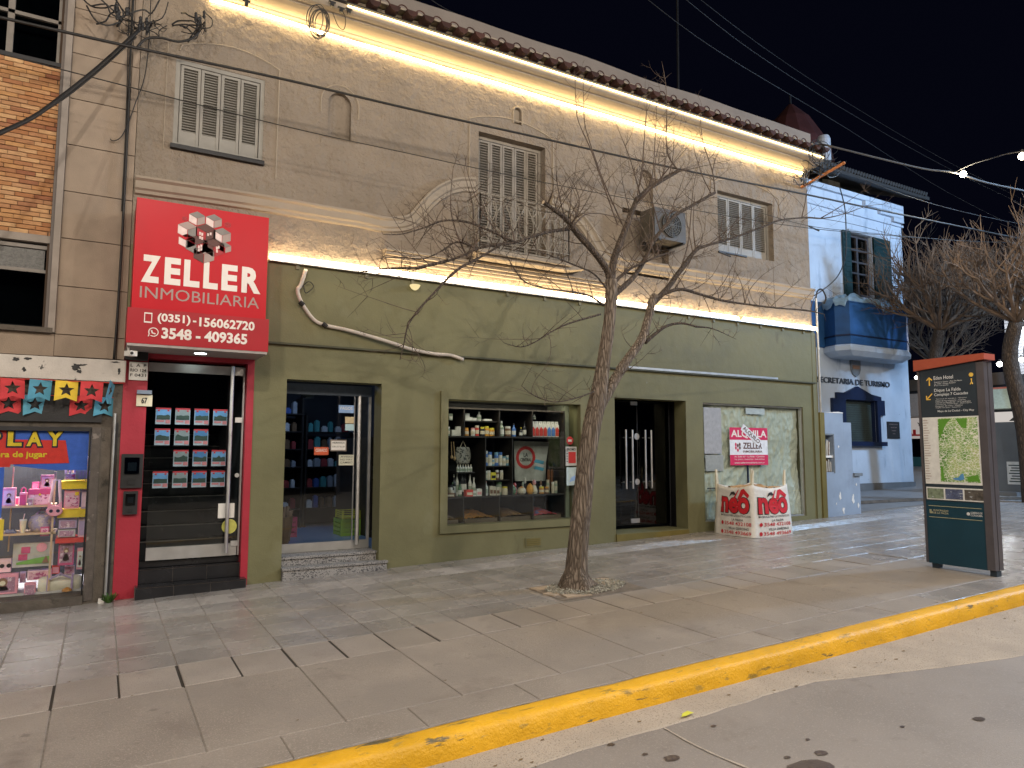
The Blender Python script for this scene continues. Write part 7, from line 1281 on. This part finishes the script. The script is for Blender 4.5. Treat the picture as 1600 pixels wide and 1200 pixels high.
# hub of wires top corner
cable('thick looping lead between the two wire hubs under the eaves', [(214, 74, -.35), (228, 61, -.35), (250, 59, -.36), (278, 65, -.38), (300, 60, -.38), (312, 48, -.36)], .014)
def hub(cx, cy, n, seed, lb, Y=-.3, R=30):
    t = thing('wire_hub', lb, 'wires', at(cx, cy, Y)); r = random.Random(seed); mb = MB()
    for k in range(n):
        p = [(cx+r.uniform(-4, 4), cy+r.uniform(-5, 5), Y)]; a = r.uniform(0, 2*PI); 
        for j in range(4): a += r.uniform(-1, 1); l = R*r.uniform(.15, .5); p.append((p[-1][0]+math.cos(a)*l, p[-1][1]-abs(math.sin(a))*l*(1 if r.random() < .6 else -.7), Y+r.uniform(-.05, .05)))
        mb.tube(smooth_path([at(*q_) for q_ in p], 3), r.choice([.004, .006, .009]), 5)
    mb.build('loose_wires', M_cable, t); mb = MB()
    for k in range(5): c_ = at(cx+r.uniform(-9, 9), cy+r.uniform(-12, 8), Y-.02); mb.lathe(tuple(c_), [(.012, 0), (.02, .02), (.014, .05), (.02, .07), (.01, .09)], 7)
    mb.build('clamps', M_black, t)
hub(190, 30, 14, 1, 'tangle of black wires and clamps over the grey wall corner', -.32, 55); hub(226, 42, 10, 2, 'smaller tangle of wires beside the building corner', -.32, 30); hub(314, 40, 12, 3, 'wire tangle hanging from the light tube start', -.34, 34)
hub(1258, 283, 14, 4, 'dark wire tangle at the end of the upper light tube', -.4, 22); hub(1290, 268, 16, 6, 'black insulators and wires on the orange rod', -.5, 26)
def coil(cx, cy, rx, ry, n, lb, seed, Y=-.5):
    t = thing('cable_coil', lb, 'cable', at(cx, cy, Y)); r = random.Random(seed); mb = MB()
    for k in range(n):
        ox, oy, sx, sy = r.uniform(-5, 5), r.uniform(-3, 7), r.uniform(.7, 1.05), r.uniform(.8, 1.1); mb.tube([at(cx+ox+rx*sx*math.cos(a)+oy*.2, cy+oy+ry*sy*math.sin(a), Y-.01*k) for a in [2*PI*j/20 for j in range(21)]], .006, 5)
    mb.build('loops', M_cable2 if seed < 5 else M_cable, t); return t
coil(497, 32, 15, 24, 7, 'coil of dark cable hanging from the eaves', 2, -.45); coil(1279, 238, 14, 17, 8, 'black cable coil at the corner of the eaves', 7, -.45)
cable('loose lead from the hanging coil to the eaves', [(520, 20, -.44), (528, 40, -.46), (537, 46, -.46), (540, 30, -.46), (534, 15, -.44)], .005)
for k, (x, y) in enumerate([(385, 6), (519, 8), (533, 17), (545, 19)]): c = at(x, y, -.43); tag(MB().box(c.x-.02, c.y-.02, c.z-.02, c.x+.02, c.y+.02, c.z+.03).box(c.x-.045, c.y-.01, c.z+.03, c.x+.045, c.y+.01, c.z+.05).build('cable_clamp', M_black), ['cable clamp on the eaves over the shuttered window', 'cable clamp directly above the hanging coil', 'middle cable clamp next to the hanging coil', 'cable clamp farthest from the shuttered window'][k], 'clamp')
t = thing('bracket_rod', 'orange-brown rod sticking out from the building corner', 'rod', at(1255, 290, -.1)); MB().tube([at(1252, 293, -.02), at(1320, 254, -.9)], .028, 7).build('rod', P('rust_orange', (.42, .16, .06)), t)
MB().tube(smooth_path([at(1268, 222, -.45), at(1285, 226, -.5), at(1300, 229, -.7), at(1376, 248, -1.0), at(1445, 264, -1.25), at(1493, 270, -1.45), at(1540, 285, -1.5), at(1620, 302, -1.6)], 4), .018, 6).build('x', M_cable2).name = 'twisted_light_cable'
tag(bpy.data.objects['twisted_light_cable'], 'pale twisted cable running from the eaves corner to the festoon bulb', 'cable')
cable('thin cable from one festoon bulb up to the other', [(1493, 268, -1.45), (1520, 256, -2.0), (1547, 248, -2.6), (1575, 240, -3.1), (1625, 232, -3.9)], .010, M_cable2)
for k, pts in enumerate([[(1000, -10, 1), (1122, 80, 1.2), (1320, 199, 2), (1480, 300, 3), (1620, 370, 4)], [(1060, -10, 1), (1176, 80, 1.4), (1320, 172, 2.2), (1480, 262, 3), (1620, 330, 4)], [(1070, -20, 2), (1190, 72, 2.2), (1320, 158, 3), (1480, 252, 4), (1620, 322, 5)], [(660, -10, .2), (720, 25, .3), (860, 73, .5), (1060, 150, .8), (1240, 215, 1)], [(1310, 262, -.6), (1400, 300, -.8), (1500, 330, -1), (1620, 355, -1.2)]]):
    cable(['lowest faint wire crossing the night sky over the turret', 'middle faint wire crossing the night sky', 'uppermost faint wire crossing the night sky', 'thin wire along the roof edge of the cream building', 'thin wire running from the orange rod over the office roof'][k], pts, .008 if k < 3 else .006, M_cable)
cable('black lead hanging from the orange rod down the blue building', [(1312, 292, .2), (1320, 325, .5), (1322, 362, .6), (1321, 400, .6), (1310, 430, .4), (1290, 450, .2), (1272, 462, -.08)], .012)
cable('thin wire above the office lettering', [(1275, 340, .3), (1340, 352, 1.5), (1412, 372, 2.5), (1440, 380, 3)], .006)
for (x, y, lb) in ((1272, 357, 'short black spacer on the wire at the building corner'), (1132, 397, 'short black spacer on the wire beside the shuttered window')): c = at(x, y, -.6); tag(MB().tube([c-Vector((.14, 0, -.02)), c+Vector((.14, 0, -.02))], .016, 7).build('wire_spacer', M_cable), lb, 'spacer')
t = thing('roof_pole', 'faint slender pole rising into the night sky behind the roof', 'pole', at(1060, 135, 4)); MB().tube([at(1060, 160, 4), at(1058, -20, 4)], .035, 6).build('pole_shaft', M_cable, t)
# ================================================================ STREET LAMPS (outside the picture, they light the place; middle one and festoon added as fill)
def street_lamp(x, y, h, lb, power, col, ax, ay, r=.45):
    z0 = gz(x, min(y, -5)) if y > -12 else -.35; t = thing('street_lamp', lb, 'street lamp', (x, y, z0), 'street lamps of the street'); MB().tube([(x, y, z0), (x, y, z0+h+.15)], [.09, .05], 10).build('pole', M_tside, t); MB().tube([(x, y, z0+h+.1), (x+ax*.5, y+ay*.5, z0+h+.22), (x+ax, y+ay, z0+h+.2)], .03, 8).build('arm', M_tside, t)
    hd = MB().box(x+ax-.16, y+ay-.22, z0+h+.10, x+ax+.16, y+ay+.22, z0+h+.2).build('lamp_head', M_tside, t); MB().box(x+ax-.12, y+ay-.18, z0+h+.08, x+ax+.12, y+ay+.18, z0+h+.099).build('diffuser', emis(f'lamp_{power}', col, 25), hd)
    lampo('street_lamp_light', 'POINT', (x+ax, y+ay, z0+h-.02), power, col, size=r)
street_lamp(-6.0, -15.2, 7.4, 'street lamp across the road, opposite the toy shop', LAMP_LEFT, LAMP_WARM, .3, 1.2)
street_lamp(8.0, -17.5, 7.6, 'added unseen street lamp across the road, opposite the olive shopfront', LAMP_MID_ADDED, LAMP_WARM, 0, 1.2)  # lamp added out of view to even out the street light
street_lamp(20.0, -6.3+1.0, 7.8, 'cool white street lamp on the kerb before the tourist office', LAMP_RIGHT, LAMP_COOL, -.2, -.8)
for i, x in enumerate([-7, -3.5, 0, 3, 7, 11, 15]):  # unseen festoon bulbs added overhead to brighten the ground
    y = -7.4-3.4*(i % 2)+.25*math.sin(i); z = 7.0-.15*(i % 2)
    lamp_glow('string_bulb', f'{ORD[i]} added festoon bulb unseen over the road, counted from the toy shop end', (x, y, z), .06, 39, (1, .90, .78), FESTOON_ADDED, 'bulb')
t = thing('added_festoon_cable', 'added dark cable carrying the unseen festoon bulbs over the road', 'cable', (4, -7.4, 7.1)); MB().tube(smooth_path([(x, -7.4-3.4*(i % 2)+.25*math.sin(i), 7.17-.15*(i % 2)) for i, x in enumerate([-7, -3.5, 0, 3, 7, 11, 15])], 4), .010, 5).build('wire', M_cable, t)  # added cable for the unseen bulbs
db = MB(); rd = random.Random(17)
for k in range(150):
    x = rd.uniform(-1, 9); y = rd.choice([rd.uniform(-4.95, -.1), rd.uniform(-.35, -.03), rd.uniform(-5.5, -5.2)]); z = gz(x, y)+(.002 if y > -5 else -.127); r = rd.uniform(.004, .014); a = rd.uniform(0, 6.3)
    db.add([(x+r*math.cos(a+q)*(1.6 if i % 2 else .7), y+r*math.sin(a+q), z+.003*(i % 2)) for i, q in enumerate((0, 1.4, 3.1, 4.6))], [(0, 1, 2, 3)])
tag(db.build('litter', P('dry_litter', (.16, .11, .06), .8)), 'scattered dry leaf bits and grit on the pavement and gutter', 'litter', kind='stuff')
